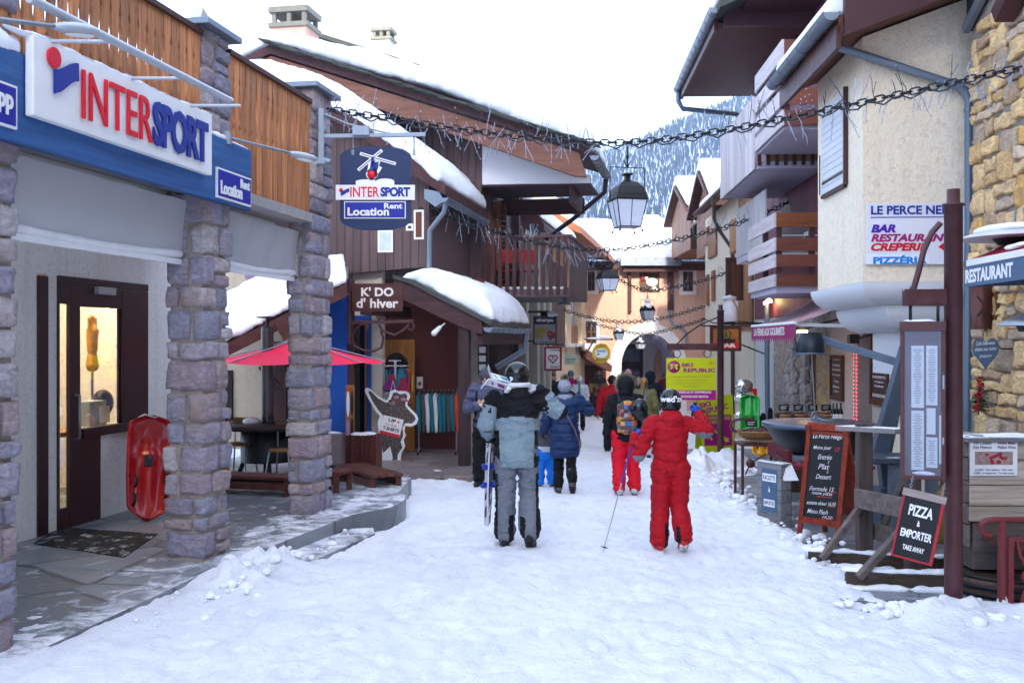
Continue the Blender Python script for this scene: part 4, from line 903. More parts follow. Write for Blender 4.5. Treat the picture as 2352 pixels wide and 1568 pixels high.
g=MB();g.tube([ML @ Vector((ke[0],20.3,ke[1]-.06)),ML @ Vector((ke[0]-.02,20.3,ke[1]-.4)),ML @ Vector((ke[0]-.6,20.35,ke[1]-.75))],.06,10);build('drain_pipe',g,ZINC,gs)
p=on_y(ML,1067,1060,KS+.12);g=MB(ML);g.box(p.x-.09,p.x+.09,KS+.03,KS+.21,-2.06,.34);build('porch_post',g,wood('porch post',(.10,.055,.06),(.05,.028,.03),2,.6),gs,bevel=.008)
a,b=on_y(ML,868,1045,SG-.5),on_y(ML,952,780,SG-.5);dw,dh=b.x-a.x,b.z+2.06
PINE=wood('pine door',(.50,.26,.08),(.36,.16,.045),2,.7,.15,.4)
g=MB(ML);arch_wall(g,a.x,b.x,-2.05,b.z,SG-.5,SG-.45,[(a.x+dw*.16,b.x-dw*.16,-2.05+dh*.52,-2.05+dh*.74,dh*.14)]);dr=build('door',g,PINE,gs)
g=MB(ML);g.box(a.x+.1,b.x-.1,SG-.47,SG-.465,-2.05+dh*.5,b.z-.1);build('door_light',g,glass('dark glass',(.25,.27,.3),.5),dr)
g=MB(ML);g.tube([(b.x-.09,SG-.52,-1.02),(b.x-.09,SG-.56,-.95),(b.x-.09,SG-.52,-.85)],.012,6);build('handle',g,BLACKM,dr)
g=MB(ML);a,b=on_y(ML,800,1050,17.45),on_y(ML,868,620,17.45);g.box(a.x,b.x,17.7,17.85,-2.06,b.z);build('cream_wall',g,stucco('cream render',(.62,.55,.45),30,.3),gs)
a,b=on_y(ML,806,1010,17.6),on_y(ML,842,740,17.6)
g=MB(ML);g.box(a.x-.03,b.x+.06,17.62,17.699,a.z-.1,b.z+.12);f=build('window',g,pm('blue frame',(.03,.12,.38),.5),gs)
g=MB(ML);g.box(a.x+.02,b.x,17.60,17.618,a.z,b.z);build('pane',g,glass('dark glass',(.25,.27,.3),.5),f)
g=MB(ML);g.box(a.x+.03,a.x+.06,17.58,17.60,a.z,b.z+.03);g.box(b.x-.03,b.x,17.58,17.60,a.z,b.z+.03);g.box(a.x+.061,b.x-.031,17.58,17.60,b.z,b.z+.03);g.box(a.x+.061,b.x-.031,17.58,17.60,a.z,a.z+.03);build('window_frame',g,wood('orange frame',(.35,.16,.05),(.25,.1,.03),2),f)
g=MB(ML);a,b=on_y(ML,700,1070,16.2),on_y(ML,797,640,16.2);c_=on_y(ML,762,680,16.2)
ext(g,[(a.x,-2.1),(b.x,-2.1),(b.x,b.z),(a.x,b.z-.75)],16.2,16.35);build('blue_wall',g,pm('bright blue boards',(.012,.13,.46),.5,var=.08,stretch=(3,3,.6)),gs)
g=MB(ML);g.box(b.x,b.x+.09,16.22,16.31,-2.1,b.z-.02);build('corner_post',g,BROWNV,gs)
ann=thing('annex','low annex with beige wall and snow covered roof behind the red parasol','building',ML @ T(-3.4,17,-1.9))
g=MB(ML);g.box(-7.5,-1.9,17.2,17.4,-1.9,1.3);build('wall',g,stucco('beige render',(.46,.38,.28),34,.25,.15),ann)
g=MB(ML);a=on_y(ML,505,635,17.15);b=on_y(ML,655,700,17.15)
A_,B_=at(490,802,14.6),at(797,648,15.0);C_,D_=at(790,604,16.9),at(655,620,17.0);E_=at(490,706,17.0)
g=MB();n=Vector((0,0,.09));top=[A_,B_,C_,D_,E_]
g.add([p-n*1.2 for p in top]+[p-n*.2 for p in top],[(4,3,2,1,0),(5,6,7,8,9)]+[(i,(i+1)% 5,5+(i+1)% 5,5+i) for i in range(5)]);build('roof',g,BROWNW,ann)
g=MB();g.add([p for p in top]+[p+Vector((0,0,.16)) for p in top],[(4,3,2,1,0),(5,6,7,8,9)]+[(i,(i+1)% 5,5+(i+1)% 5,5+i) for i in range(5)])
sn=fused(g,.05,5);P=np.array([tuple(v) for v in sn.v]);P[:,2]+=.05*fbm(P,1.7,3,41)+.035*fbm(P*np.array([.6,2,1]),4,3,65);sn.v=[Vector(p) for p in P];build('roof_snow',sn,ROOFSNOW,ann)
g=MB();g.bar(A_+Vector((0,-.04,-.12)),B_+Vector((0,-.04,-.12)),.06,.16);g.bar(at(640,762,14.75),at(700,730,14.85),.3,.3);build('bargeboard',g,BROWNW,ann)
g=MB(ML);
for px in (633,650): p=on_y(ML,px,900,16.6);g.box(p.x-.07,p.x+.07,16.55,16.7,-1.9,0)
g.bar(ML.inverted()@ at(600,840,16.2),ML.inverted()@ at(640,890,16.2),.1);build('roof_post',g,BROWNV,ann)
g=MB(ML);P0=[on_y(ML,*p,17.17) for p in ((560,632),(650,628),(625,660),(592,690),(578,672))]
g.add([(p.x,17.185,p.z) for p in P0],[(0,1,2,3,4)])
def muralm(m,nt,p):
    x=nd(nt,'SeparateXYZ',{0: coords(nt)});n=math_(nt,'SINE',math_(nt,'MULTIPLY',x.outputs[0],90.0));nt.links.new(mixc(nt,math_(nt,'GREATER_THAN',n,.2),(.16,.16,.32),(.34,.09,.12)),p.inputs['Base Color'])
build('scarf_mural',g,mk('striped mural',muralm),ann)
g=MB(ML);a,b=on_y(ML,508,965,17.19),on_y(ML,535,850,17.19);g.box(a.x-.6,b.x,17.15,17.199,a.z,b.z);build('dark_opening',g,DARK,ann)  # flat dark sheet on the wall, shade of an opening painted in
nh=thing('arcade_house','house on a row of pebble dashed columns beyond the chalet','house',ML @ T(.4,27,-2.6))
PEB=pm('pebble dash',(.42,.39,.33),.9,var=.3,sc=40,bump=.9,bsc=90)
cols=[(1190,1212),(1216,1238),(1239,1252),(1254,1266)]
for (xa,xb),s_ in zip(cols,(23.8,25.2,26.6,28)):
    a,b=on_y(ML,xa,784,s_),on_y(ML,xb-3,784,s_)
    g=MB(ML);g.box(a.x,b.x,s_,s_+.4,-2.9,2.4);build('column',g,PEB,nh,bevel=.02)
g=MB(ML);g.box(-.25,-.2,23.8,33,-.2,2.4);build('upper_boarding',g,CLADS,nh)
g=MB(ML);g.box(-3,-.5,23.6,33,-2.9,2.4);build('wall',g,pm('shop front',(.16,.12,.10),.7,var=.3),nh)
def nq(px,py,s): p=on_y(ML,px,py,s);return (p.x,p.z)
g=MB(ML);ext(g,[nq(1120,440,26),nq(1200,455,26),nq(1258,520,26),nq(1258,535,26),nq(1120,470,26)],25.4,33);build('roof',g,BROWNY,nh)
g=MB(ML);ext(g,[nq(1120,445,26),nq(1140,420,26),nq(1205,440,26),nq(1243,470,26),nq(1258,515,26),nq(1200,470,26)],25.5,33);build('roof_snow',fused(g,.08,5),ROOFSNOW,nh)
p=on_y(ML,1250,535,25.3);gutter(nh,ML @ Vector((p.x,25.2,p.z)),ML @ Vector((p.x,33,p.z)),.09,8)
g=MB(ML);a=on_y(ML,1222,520,25.2);g.tube([(a.x,25.2,a.z+.05),(a.x+.02,25.2,a.z-.25),(a.x-.35,25.3,a.z-.6),(a.x-.4,25.3,a.z-1.0)],.06,8);build('drain_pipe',g,ZINC,nh)
ah=thing('cream_arcade','sunlit cream house with arched loggias at the far end of the street','house',ML @ T(-1,40,-3))
TA=-.98;sA=lambda px: on_x(ML,px,784,TA).y;za=lambda px,py: on_x(ML,px,py,TA).z
CREAM=stucco('cream arcade render',(.72,.62,.44),20,.2,.06)
g=MB(ML);arch_wall(g,sA(1232),sA(1344),-3.6,5.2,TA-.35,TA,[(sA(1245),sA(1268),za(1290,790),za(1290,718),.8),(sA(1278),sA(1302),za(1290,790),za(1290,718),1.0),(sA(1312),sA(1336),za(1325,790),za(1325,715),1.2),(sA(1312),sA(1338),-3.6,za(1325,838),.9),(sA(1275),sA(1300),-3.6,za(1290,838),.7)][:3],axis='y');
build('arcade_wall',g,CREAM,ah)
g=MB(ML);g.box(-4.5,-2.6,sA(1232),sA(1344),-3.6,5.2);build('back_wall',g,stucco('peach back wall',(.62,.36,.25),20,.2),ah)
g=MB(ML)
for a,b in ((1245,1268),(1278,1302),(1312,1336)):
    n=9
    for i in range(n): y=sA(a)+(sA(b)-sA(a))*i/n;g.box(TA-.2,TA-.16,y,y+(sA(b)-sA(a))/n*.8,za(1300,788),za(1300,745))
build('loggia_railing',g,wood('light balusters',(.40,.24,.15),(.28,.15,.09),2),ah)
g=MB(ML);g.box(TA-.34,TA+.15,sA(1262),sA(1340),za(1300,792)-.08,za(1300,792)+.04);build('ledge_snow',g,ROOFSNOW,ah)
def aq(px,py): p=on_y(ML,px,py,34);return (p.x,p.z)
g=MB(ML);ext(g,[aq(1180,500),aq(1260,480),aq(1340,528),aq(1345,545),aq(1260,510),aq(1180,530)],33,46);build('roof',g,pm('terracotta edge',(.45,.2,.1),.7),ah)
g=MB(ML);ext(g,[aq(1180,502),aq(1200,472),aq(1260,470),aq(1310,488),aq(1345,525),aq(1340,532),aq(1260,492)],33.1,46);build('roof_snow',fused(g,.12,5),ROOFSNOW,ah)
# ------------------------------------------------------------------ the peach house with the archway closing the street
YE=45.0
pe=thing('archway_house','peach house with a big white archway closing the far end of the street','house',at(1487,950,YE) and T(at(1487,950,YE)))
PEACH=stucco('peach render',(.66,.42,.31),12,.25,.10)
def e(px,py,y=YE): p=at(px,py,y);return (p.x,p.z)
x0,x1=e(1340,0)[0],e(1760,0)[0]
g=MB();il,ir=e(1427,0)[0],e(1553,0)[0];zs=e(0,838)[1];zi=e(0,766)[1]
arch_wall(g,x0,x1,-3.7,e(0,600)[1],YE,YE+.5,[(il,ir,-3.7,zs,zi-zs)],n=22);build('wall',g,PEACH,pe)
ol,or_=e(1401,0)[0],e(1576,0)[0];zo=e(0,741)[1]
g=MB()
def archring(mb,l0,r0,za0,l1,r1,za1,zsp,zb,y0,y1,n=28):
    o=[(l0,zb)]+[((l0+r0)/2-(r0-l0)/2*math.cos(t),zsp+(za0-zsp)*math.sin(t)) for t in np.linspace(0,math.pi,n)]+[(r0,zb)]
    i=[(l1,zb)]+[((l1+r1)/2-(r1-l1)/2*math.cos(t),zsp+(za1-zsp)*math.sin(t)) for t in np.linspace(0,math.pi,n)]+[(r1,zb)]
    for k in range(len(o)-1): mb.prism([o[k],o[k+1],i[k+1],i[k]],-y1,-y0,RX(90))
archring(g,ol,or_,zo,il,ir,zi,zs,-3.7,YE-.12,YE+.3);a,b=e(1478,741),e(1513,727);g.box(a[0],b[0],YE-.14,YE-.001,a[1]-.1,b[1]);build('archway_surround',g,WHITEP,pe)
g=MB();n=20
A=[((il+ir)/2-(ir-il)/2*math.cos(t),zs+(zi-zs)*math.sin(t)) for t in np.linspace(0,math.pi,n)];A=[(il,-3.7)]+A+[(ir,-3.7)]
for (xa,za_),(xb,zb_) in zip(A,A[1:]): g.quad((xa,YE+.5,za_),(xb,YE+.5,zb_),(xb,YE+8,zb_),(xa,YE+8,za_))
build('passage_vault',g,pm('lavender vault',(.60,.60,.78),.8,var=.1,sc=2),pe)
g=MB();g.box(x0,x1,YE+8,YE+8.3,-3.7,3);build('passage_back',g,pm('dark shop front',(.20,.17,.18),.6,var=.4,sc=1),pe)
g=MB();a,b=at(1480,920,YE+5),at(1512,790,YE+5);g.box(a.x,b.x,YE+5,YE+5.5,-3.7,b.z);g.prism([(a.x-.7,b.z),(b.x+.7,b.z),((a.x+b.x)/2,b.z+.9)],-YE-5.6,-YE-4.9,RX(90));build('passage_pier',g,WHITEP,pe)
g=MB();a=at(1533,920,YE+4);archring(g,a.x-.6,a.x+2.4,.6,a.x-.2,a.x+2.4,.2,-1.2,-3.7,YE+4,YE+4.4,12);build('inner_arch',g,PEACH,pe)
for px0,px1,py0,py1 in ((1432,1470,800,830),(1440,1470,850,880),(1520,1550,840,862)):
    g=MB();a,b=at(px0,py1,YE+7.9),at(px1,py0,YE+7.9);g.box(a.x,b.x,YE+7.9,YE+8-.001,a.z,b.z);build('shop_window',g,pm('pale passage glass',(.3,.34,.42),.3,var=.4,sc=2),pe)  # plain pale panes with blotchy tone
zt=e(0,598)[1]
g=MB();rz,ry=(784-522)/F*(YE+5.2),YE+5.2
g.add([(x0-3,YE-.5,zt),(x1,YE-.5,zt),(x1,ry,rz),(x0-3,ry,rz),(x0-3,YE-.5,zt+.12),(x1,YE-.5,zt+.12),(x1,ry,rz+.12),(x0-3,ry,rz+.12)],[(3,2,1,0),(4,5,6,7),(0,1,5,4),(1,2,6,5),(2,3,7,6),(3,0,4,7)]);build('roof',g,ZINC,pe)
g=MB();nxr=60
def rs_(u,v):
    x=x0-3+(x1-x0+3)*u;y=YE-.5+(ry-YE+.5)*v;z=zt+.12+(rz-zt)*v
    return (x,y-.1*math.sin(v*3.1),z+.32*min(1,12*v)**.5+.12*mnoise.noise((x*.9,y*.9,1))+(.18 if 6.2 < x < 7.4 and v > .3 else 0))
g.sheet(rs_,nxr,20);g.add([(x0-3,YE-.52,zt+.1),(x1,YE-.52,zt+.1),(x1,YE-.5,zt+.2),(x0-3,YE-.5,zt+.2)],[(0,1,2,3)]);build('roof_snow',g,ROOFSNOW,pe)
g=MB();a,b=e(1421,613),e(1558,597);g.box(a[0],b[0],YE-.9,YE-.5,a[1],b[1]+.02);build('gutter_box',g,ZINC,pe)
g=MB();a,b=e(1428,626),e(1552,614);g.box(a[0],b[0],YE-.6,YE-.01,a[1],b[1]);g.box(e(1345,0)[0],e(1420,0)[0],YE-.5,YE-.01,a[1]+.1,b[1]+.15);g.box(e(1559,0)[0],e(1625,0)[0],YE-.5,YE-.01,a[1]+.1,b[1]+.12);build('eaves_board',g,BROWNW,pe)
g=MB()
for p0,p1,q0,q1 in ((1441,1449,626,717),(1533,1545,626,712)): a,b=e(p0,q1),e(p1,q0);g.box(a[0],b[0],YE-.25,YE-.001,a[1],b[1])
build('eaves_post',g,BROWNV,pe)
def win(par,y,px0,px1,py0,py1,sur=8,m=None,M=I4):
    a,b=at(px0,py1,y),at(px1,py0,y);s_=sur/F*y
    g=MB(M);g.box(a.x-s_,b.x+s_,y-.06,y-.001,a.z-s_,b.z+s_);w_=build('window',g,WHITEP,par)
    g=MB(M);t=.1*(b.x-a.x);g.box(a.x,b.x,y-.07,y-.061,a.z,b.z);build('pane',g,m or pm('dark pane',(.05,.05,.07),.15,var=.3,sc=3),w_)
    g=MB(M)
    for x in (a.x,b.x-t,(a.x+b.x)/2-t/2): g.box(x,x+t,y-.10,y-.071,a.z,b.z)
    for z in (a.z,b.z-t,(a.z+b.z)/2): g.box(a.x+t,b.x-t,y-.098,y-.071,z,z+t)
    build('sash',g,wood('window brown',(.26,.12,.05),(.18,.08,.03),2),w_)
win(pe,YE,1350,1366,624,668);win(pe,YE,1568,1591,624,669);win(pe,YE,1345,1370,738,788,7);win(pe,YE,1632,1640,738,768,8)
a,b=e(1469,670),e(1514,627)
g=MB();g.box(a[0],b[0],YE-.05,YE-.001,a[1],b[1]);w_=build('window',g,pm('curtained window',(.18,.11,.07),.7,var=.5,sc=3),pe)
g=MB();g.ell((a[0]+.55,YE-.12,a[1]+.42),(.28,.08,.2));g.ell((a[0]+.66,YE-.12,a[1]+.12),(.16,.06,.1));g.ell((a[0]+.3,YE-.12,a[1]+.6),(.09,.06,.09));build('window_ornament',g,WHITE,w_)
g=MB();g.ell((a[0]+.14,YE-.1,a[1]+.62),(.09,.05,.16));build('window_ornament',g,REDM,w_)
g=MB();g.tube([at(1543,612,YE-.12),at(1541,700,YE-.12),at(1540,735,YE-.12),at(1548,745,YE-.12),at(1565,750,YE-.12),at(1576,762,YE-.12),at(1577,800,YE-.12)],.07,8);build('drain_pipe',g,pm('pale drain pipe',(.36,.40,.46),.5,metal=.3),pe)
lo=thing('canopy','low brown tiled canopy under snow left of the archway','canopy',T(at(1375,850,42)))
g=MB();g.prism([e(1340,800,42),e(1398,838,42),e(1396,852,42),e(1340,822,42)],-45,-40.5,RX(90));build('roof',g,pm('roof tiles',(.20,.10,.075),.8,var=.4,sc=6),lo)
g=MB();g.prism([e(1335,802,42),e(1338,785,42),e(1365,795,42),e(1388,815,42),e(1399,836,42),(e(1390,838,42))],-44.8,-40.6,RX(90));build('roof_snow',fused(g,.09,5),ROOFSNOW,lo)
g=MB();g.box(e(1340,0,43)[0],e(1400,0,43)[0],44.6,44.9,-3.5,e(0,840,43)[1]);build('shop_front',g,pm('dark red shop',(.12,.03,.035),.6,var=.4,sc=3),lo)
# ------------------------------------------------------------------ right: cafe with the bay, stone house, flats with balconies, houses beyond
def rq(px,py,s): p=on_y(MR,px,py,s);return (p.x,p.z)
CREAMR=stucco('cream roughcast wall',(.86,.75,.58),20,1.0,.06)
SMOOTHW=pm('smooth white render',(.70,.71,.73),.75,var=.04,sc=3,bump=.08)
cf=thing('cafe_house','cream roughcast house with projecting upper bay above the restaurant terrace','house',MR @ T(4.6,13,-2.1))
BX,BY0,BY1,BZ=3.32,11.18,13.1,.66
z_e=3.42
def roofz(x): return z_e-.10+.36*(x-2.85)
g=MB(MR);ext(g,[(BX,BZ),(5.9,BZ),(5.9,roofz(5.9)-.13),(BX,roofz(BX)-.13)],BY0,BY1);build('bay',g,CREAMR,cf)
g=MB(MR)
def corbel(mb,x,y,z0,dz,d,n=12):
    st=len(mb.v);V=[];Fs=[]
    for k in range(n+1):
        t=k/n*math.pi/2;ins=d*(1-math.cos(t));zz=z0-dz*math.sin(t)
        V+=[(x+ins,y+ins,zz),(6.0,y+ins,zz),(6.0,BY1+.4,zz),(x+ins,BY1+.4,zz)]
    for k in range(n):
        for j in range(4): a=4*k+j;b=4*k+(j+1)% 4;Fs.append((a,a+4,b+4,b))
    Fs.append((4*n,4*n+3,4*n+2,4*n+1));Fs.append((0,1,2,3));mb.add(V,Fs)
corbel(g,BX+.003,BY0+.004,BZ-.0,.25,.30);corbel(g,BX+.34,BY0+.25,BZ-.251,.30,.34)
build('corbel',g,SMOOTHW,cf)
g=MB(MR);g.box(4.02,4.25,BY0+.62,BY1,-.4,BZ-.552);build('corbel_pier',g,SMOOTHW,cf)
g=MB(MR);g.box(4.5,7,11.45,14.2,-2.4,BZ-.0);build('wall',g,CREAMR,cf)
g=MB(MR);ext(g,[(2.9,roofz(2.9)-.10),(7,roofz(7)-.10),(7,roofz(7)+.06),(2.9,roofz(2.9)+.06)],10.62,13.35);build('roof',g,wood('soffit boards',(.24,.11,.06),(.15,.065,.04),1,1,.3),cf)
FASC=pm('maroon fascia',(.105,.040,.045),.5,var=.08,bump=.04)
g=MB(MR);ext(g,[(2.95,roofz(2.95)-.16),(7,roofz(7)-.16),(7,roofz(7)+.5),(2.95,roofz(2.95)+.5-.18)],10.55,10.615);g.box(2.88,2.93,10.62,13.35,roofz(2.9)-.26,roofz(2.9)-.02);build('bargeboard',g,FASC,cf)
e0,e1=MR @ Vector((2.80,10.5,z_e)),MR @ Vector((2.80,13.4,z_e));gutter(cf,e0,e1,.085,6)
g=MB(MR);ext(g,[(2.78,z_e-.02),(2.82,z_e+.22),(3.05,z_e+.42),(3.6,z_e+.62),(5,roofz(5)+.5),(7,roofz(7)+.55),(7,roofz(7)+.07),(2.95,roofz(2.95)+.07)],10.64,13.3);wob(g,.03,2.5);build('roof_snow',fused(g,.05,4),ROOFSNOW,cf)
PIPE=pm('blue grey pipe',(.24,.29,.35),.42,metal=.45,var=.12)
g=MB();yp=11.09;pts=[(1906,30),(1908,62),(1913,92),(1928,110),(1950,116),(2200,197),(2219,210),(2226,235),(2226,500),(2222,990)]
g.tube([MR @ on_y(MR,*p,yp) for p in pts],.046,12);
for py in (250,600): g.tube([MR @ on_y(MR,2225,py,yp),MR @ on_y(MR,2225,py+8,yp)],.052,12)
build('drain_pipe',g,PIPE,cf)
def sxr(px,t): return on_x(MR,px,784,t).y
y0,y1=sxr(1948,BX),sxr(1893,BX);z0,z1=on_x(MR,1948,418,BX).z,on_x(MR,1948,205,BX).z
g=MB(MR);n=13
for i in range(n): g.box(BX-.035,BX-.012,y0+.04,y1,z0+(z1-z0)*i/n,z0+(z1-z0)*(i+.93)/n)
sh=build('shutter',g,pm('pale grey shutter',(.62,.63,.66),.5,var=.06,isl=.06),cf)
g=MB(MR);g.box(BX-.05,BX-.001,y0-.01,y0+.035,z0-.03,z1+.03);g.box(BX-.045,BX-.001,y0+.036,y1,z0-.05,z0-.012);build('shutter_frame',g,BROWNV,sh)
g=MB(MR)
for z in (z0+.12,z1-.12): g.box(BX-.042,BX-.036,y0+.1,y1-.05,z,z+.03)
g.tube([(BX-.06,y1-.02,z0),(BX-.06,y1-.02,z0+.5)],.008,5);build('hinges',g,BLACKM,sh)
Yb=BY0-.02
a,b=on_y(MR,1989,608,Yb),on_y(MR,2222,466,Yb);wdt,hgt=b.x-a.x,b.z-a.z
Msg=MR @ T((a.x+b.x)/2,Yb-.001,(a.z+b.z)/2)@ RX(90)
o=thing('restaurant_board','white wall board lettered Bar Restaurant Creperie Pizzeria on the bay','sign',Msg)
g=MB(Msg);g.boxc((0,0,.012),(wdt,hgt,.022));build('board',g,pm('white enamel board',(.74,.74,.78),.35,var=.03,bump=.02),o,bevel=.003)
g=MB(Msg);g.boxc((-wdt*.20,-hgt*.408,.024),(wdt*.63,hgt*.15,.003));build('pizzeria_panel',g,pm('paler panel',(.78,.79,.84),.3,var=.02,bump=0),o)
def L_(px,py): p=on_y(MR,px,py,Yb);return (p.x-(a.x+b.x)/2,p.z-(a.z+b.z)/2)
def board_line(nm,t,px0,px1,py0,py1,m,bold=.03,shear=0):
    (xa,ya),(xb,yb)=L_(px0,py1),L_(px1,py0);g=MB(Msg);g.text(t,T((xa+xb)/2,(ya+yb)/2,.0255),xb-xa,yb-ya,.003,bold,shear);return build(nm,g,m,o)
BL2=pm('sign blue',(.012,.06,.34),.4,var=.02,bump=0);PUR=pm('sign purple',(.12,.02,.42),.4,var=.02,bump=0);MAG=pm('sign magenta',(.42,.012,.20),.4,var=.02,bump=0);SCA=pm('sign scarlet',(.62,.015,.05),.4,var=.02,bump=0);CYA=pm('sign cyan',(.01,.30,.68),.4,var=.02,bump=0)
board_line('name_lettering','LE PERCE NEIGE',1999,2204,472,494,BL2);g=MB(Msg);(xa,ya),(xb,yb)=L_(1998,501),L_(2204,499);g.box(xa,xb,ya,yb+.006,.0235,.027);build('underline',g,BL2,o)
board_line('bar_lettering','BAR',1999,2056,516,535,PUR,.05,.25);board_line('restaurant_lettering','RESTAURANT',1999,2186,537,556,MAG,.045,.25);board_line('creperie_lettering','CREPERIE',1999,2131,558,577,SCA,.045,.25);board_line('pizzeria_lettering','PIZZÉRIA',2004,2127,586,607,CYA,.05)
g=MB(Msg);x,y=L_(2168,567);g.prism([(x-.07,y),(x,y+.05),(x,y+.02),(x+.12,y+.02),(x+.12,y-.02),(x,y-.02),(x,y-.05)],.0235,.027);build('arrow',g,SCA,o)
fl=thing('flats','block of flats with wooden balconies above stone shop fronts','house',MR @ T(4.6,18,-2.3))
FX=4.5
PURP=cladding('raspberry boards',(.26,.065,.115),(.20,.045,.085),1,.5,.02,.6)
g=MB(MR);g.box(FX,8,14.21,23.5,.52,6.2);build('upper_wall',g,PURP,fl)
def seg(nm,px0,px1,z0,z1,m,x0=FX,x1=8,bev=0):
    g=MB(MR);g.box(x0,x1,sxr(px1,FX),sxr(px0,FX),z0,z1);return build(nm,g,m,fl,bevel=bev)
PALG=[(.40,.37,.35),(.48,.44,.40),(.33,.31,.30),(.44,.36,.28),(.37,.36,.38),(.52,.48,.44),(.42,.30,.17)]
RUB=rubble('grey rubble',PALG,(.40,.37,.34),4.5)
RUBO=rubble('ochre rubble',[(.50,.33,.12),(.44,.30,.15),(.56,.40,.20),(.38,.30,.22),(.46,.28,.09)],(.34,.28,.22),4.0)
seg('rubble_pier',1777,1821,-2.5,.50,RUB);seg('rubble_pier',1822,1834,-2.5,.0,RUB,FX+.12);seg('rubble_lintel',1822,1905,.001,.50,RUB,FX+.05)
seg('rubble_pier',1868,1904,-2.5,.0,RUBO,FX+.05)
ds_=seg('door',1835,1867,-2.5,.0,wood('shop door wood',(.20,.075,.03),(.12,.045,.02),2),FX+.25)
seg('render_panel',1906,1966,-2.5,.50,stucco('beige roughcast',(.50,.44,.38),24,.8),FX+.02)
seg('shop_doorway',1967,1999,-2.5,.1,pm('dim doorway',(.05,.03,.025),.5,var=.3),FX+.3);seg('door_head',1967,1999,.101,.5,stucco('beige roughcast',(.50,.44,.38),24,.8),FX+.02)
seg('render_panel',2000,2062,-2.5,.50,stucco('beige roughcast',(.50,.44,.38),24,.8),FX+.021)
PLF=wood('red brown plank',(.26,.10,.06),(.16,.06,.04),0,.6,.25);PLO=wood('orange plank',(.34,.13,.045),(.22,.08,.03),0,.6,.1);PLS=wood('skylit plank',(.66,.60,.60),(.50,.44,.44),1,.6,.15)  # street-side planks paler: the sky light on them is put into the colour
SLAB=pm('lilac slab',(.52,.50,.58),.8,var=.06,sc=2,bump=.05)
def balcony(py_rows,pyb,ynear,yfar,orange=True):
    b=MB(MR);zb=on_x(MR,0,pyb,BX).z if False else None
    zz=[(on_y(MR,1770,p1,ynear).z,on_y(MR,1770,p0,ynear).z) for p0,p1 in py_rows];zs_=on_y(MR,1770,pyb,ynear).z
    b.box(BX+.05,FX-.001,ynear+.05,yfar,zs_,zs_+.14);s_=build('balcony_slab',b,SLAB,fl)
    b=MB(MR);n=0
    for z0,z1 in zz: b.box(BX,BX+.035,ynear-.03,yfar,z0,z1)
    build('side_planks',b,PLS,s_,bevel=.004)
    b=MB(MR)
    for i,(z0,z1) in enumerate(zz): b.k=1 if (i==0 and orange) else 0;b.box(BX+.036,FX-.002,ynear-.03,ynear+.005,z0+.004,z1-.004)
    build('front_planks',b,[PLF,PLO],s_,bevel=.004)
    b=MB(MR)
    for x,y in ((BX+.09,ynear+.06),(BX+.09,(ynear+yfar)/2),(BX+.6,ynear+.06)): b.box(x-.04,x+.04,y-.05,y+.05,zs_+.141,zz[0][1]-.01)
    build('balcony_post',b,BROWNV,s_)
balcony([(489,523),(546,577),(584,614),(630,658)],672,15.8,17.95)
balcony([(92,136),(150,190),(204,242),(254,290)],296,15.25,17.35,False)
g=MB(MR);g.box(BX+.06,FX-.001,17.36,21,2.98,3.1);s3=build('balcony_slab',g,SLAB,fl)
g=MB(MR);n=34
for i in range(n): y=17.45+(21.1-17.45)*i/n;g.box(BX,BX+.03,y,y+(21.1-17.45)/n*.86,2.98,4.25)
build('side_slats',g,wood('skylit slat',(.68,.62,.62),(.52,.46,.46),2,.6,.2),s3)  # slats paler too, brightness of the street side painted in
g=MB(MR);g.box(BX+.2,FX-.003,17.37,17.40,3.1,3.4);build('end_panel',g,pm('ochre panel',(.30,.19,.08),.6,var=.2),s3)
g=MB(MR)
for i in range(8): x=BX+.05+i*.15;g.box(x,x+.06,17.33,17.368,3.03,3.42)
build('end_slats',g,BROWNV,s3)
g=MB(MR);n=22
for i in range(n): y=18.2+3*i/n;g.box(BX+.35,BX+.38,y,y+3/n*.82,1.75,2.75)
build('middle_slats',g,wood('pale slat',(.60,.58,.58),(.48,.45,.45),2,.6,.1),s3);g=MB(MR);g.box(BX+.36,FX-.001,18.2,21.2,1.62,1.74);build('balcony_slab',g,SLAB,fl)
for px0,px1,py0,py1 in ((1792,1812,572,606),(1850,1872,525,600)):
    y0_,y1_=sxr(px1,FX),sxr(px0,FX);za_,zb_=on_x(MR,px1,py1,FX).z,on_x(MR,px1,py0,FX).z
    g=MB(MR);g.box(FX-.03,FX-.001,y0_,y1_,za_,zb_);wn=build('window',g,WHITE,fl);g=MB(MR);g.box(FX-.034,FX-.031,y0_+.25*(y1_-y0_),y1_-.08,za_+.05,zb_-.08);build('pane',g,DARK,wn)
o=thing('drying_rack','white wire drying rack on the lower wooden balcony','rack',MR @ T(3.9,16.5,.9))
g=MB(MR)
for z in (1.45,1.7): g.tube([(3.5,16.2,z),(4.3,16.2,z)],.012,5);g.tube([(3.5,16.7,z),(4.3,16.7,z)],.012,5)
for x in (3.5,4.3): g.tube([(x,16.2,.92),(x,16.7,1.7)],.012,5);g.tube([(x,16.7,.92),(x,16.2,1.7)],.012,5)
build('wire_frame',g,WHITE,o)
EX=2.72;EZ=5.85
g=MB(MR);g.box(EX+.08,5.2,18.1,23.2,EZ-.2,EZ-.12);sf=build('soffit',g,wood('mahogany soffit',(.16,.055,.045),(.10,.035,.03),1,.8,.2),fl)
g=MB(MR);g.box(EX+.18,5.6,17.95,18.08,EZ-.22,EZ+.24);g.box(EX+.02,EX+.075,18.1,23.2,EZ-.26,EZ-.05);g.box(EX+.5,6,17.2,17.94,EZ+.02,EZ+.9);build('fascia',g,FASC,fl)
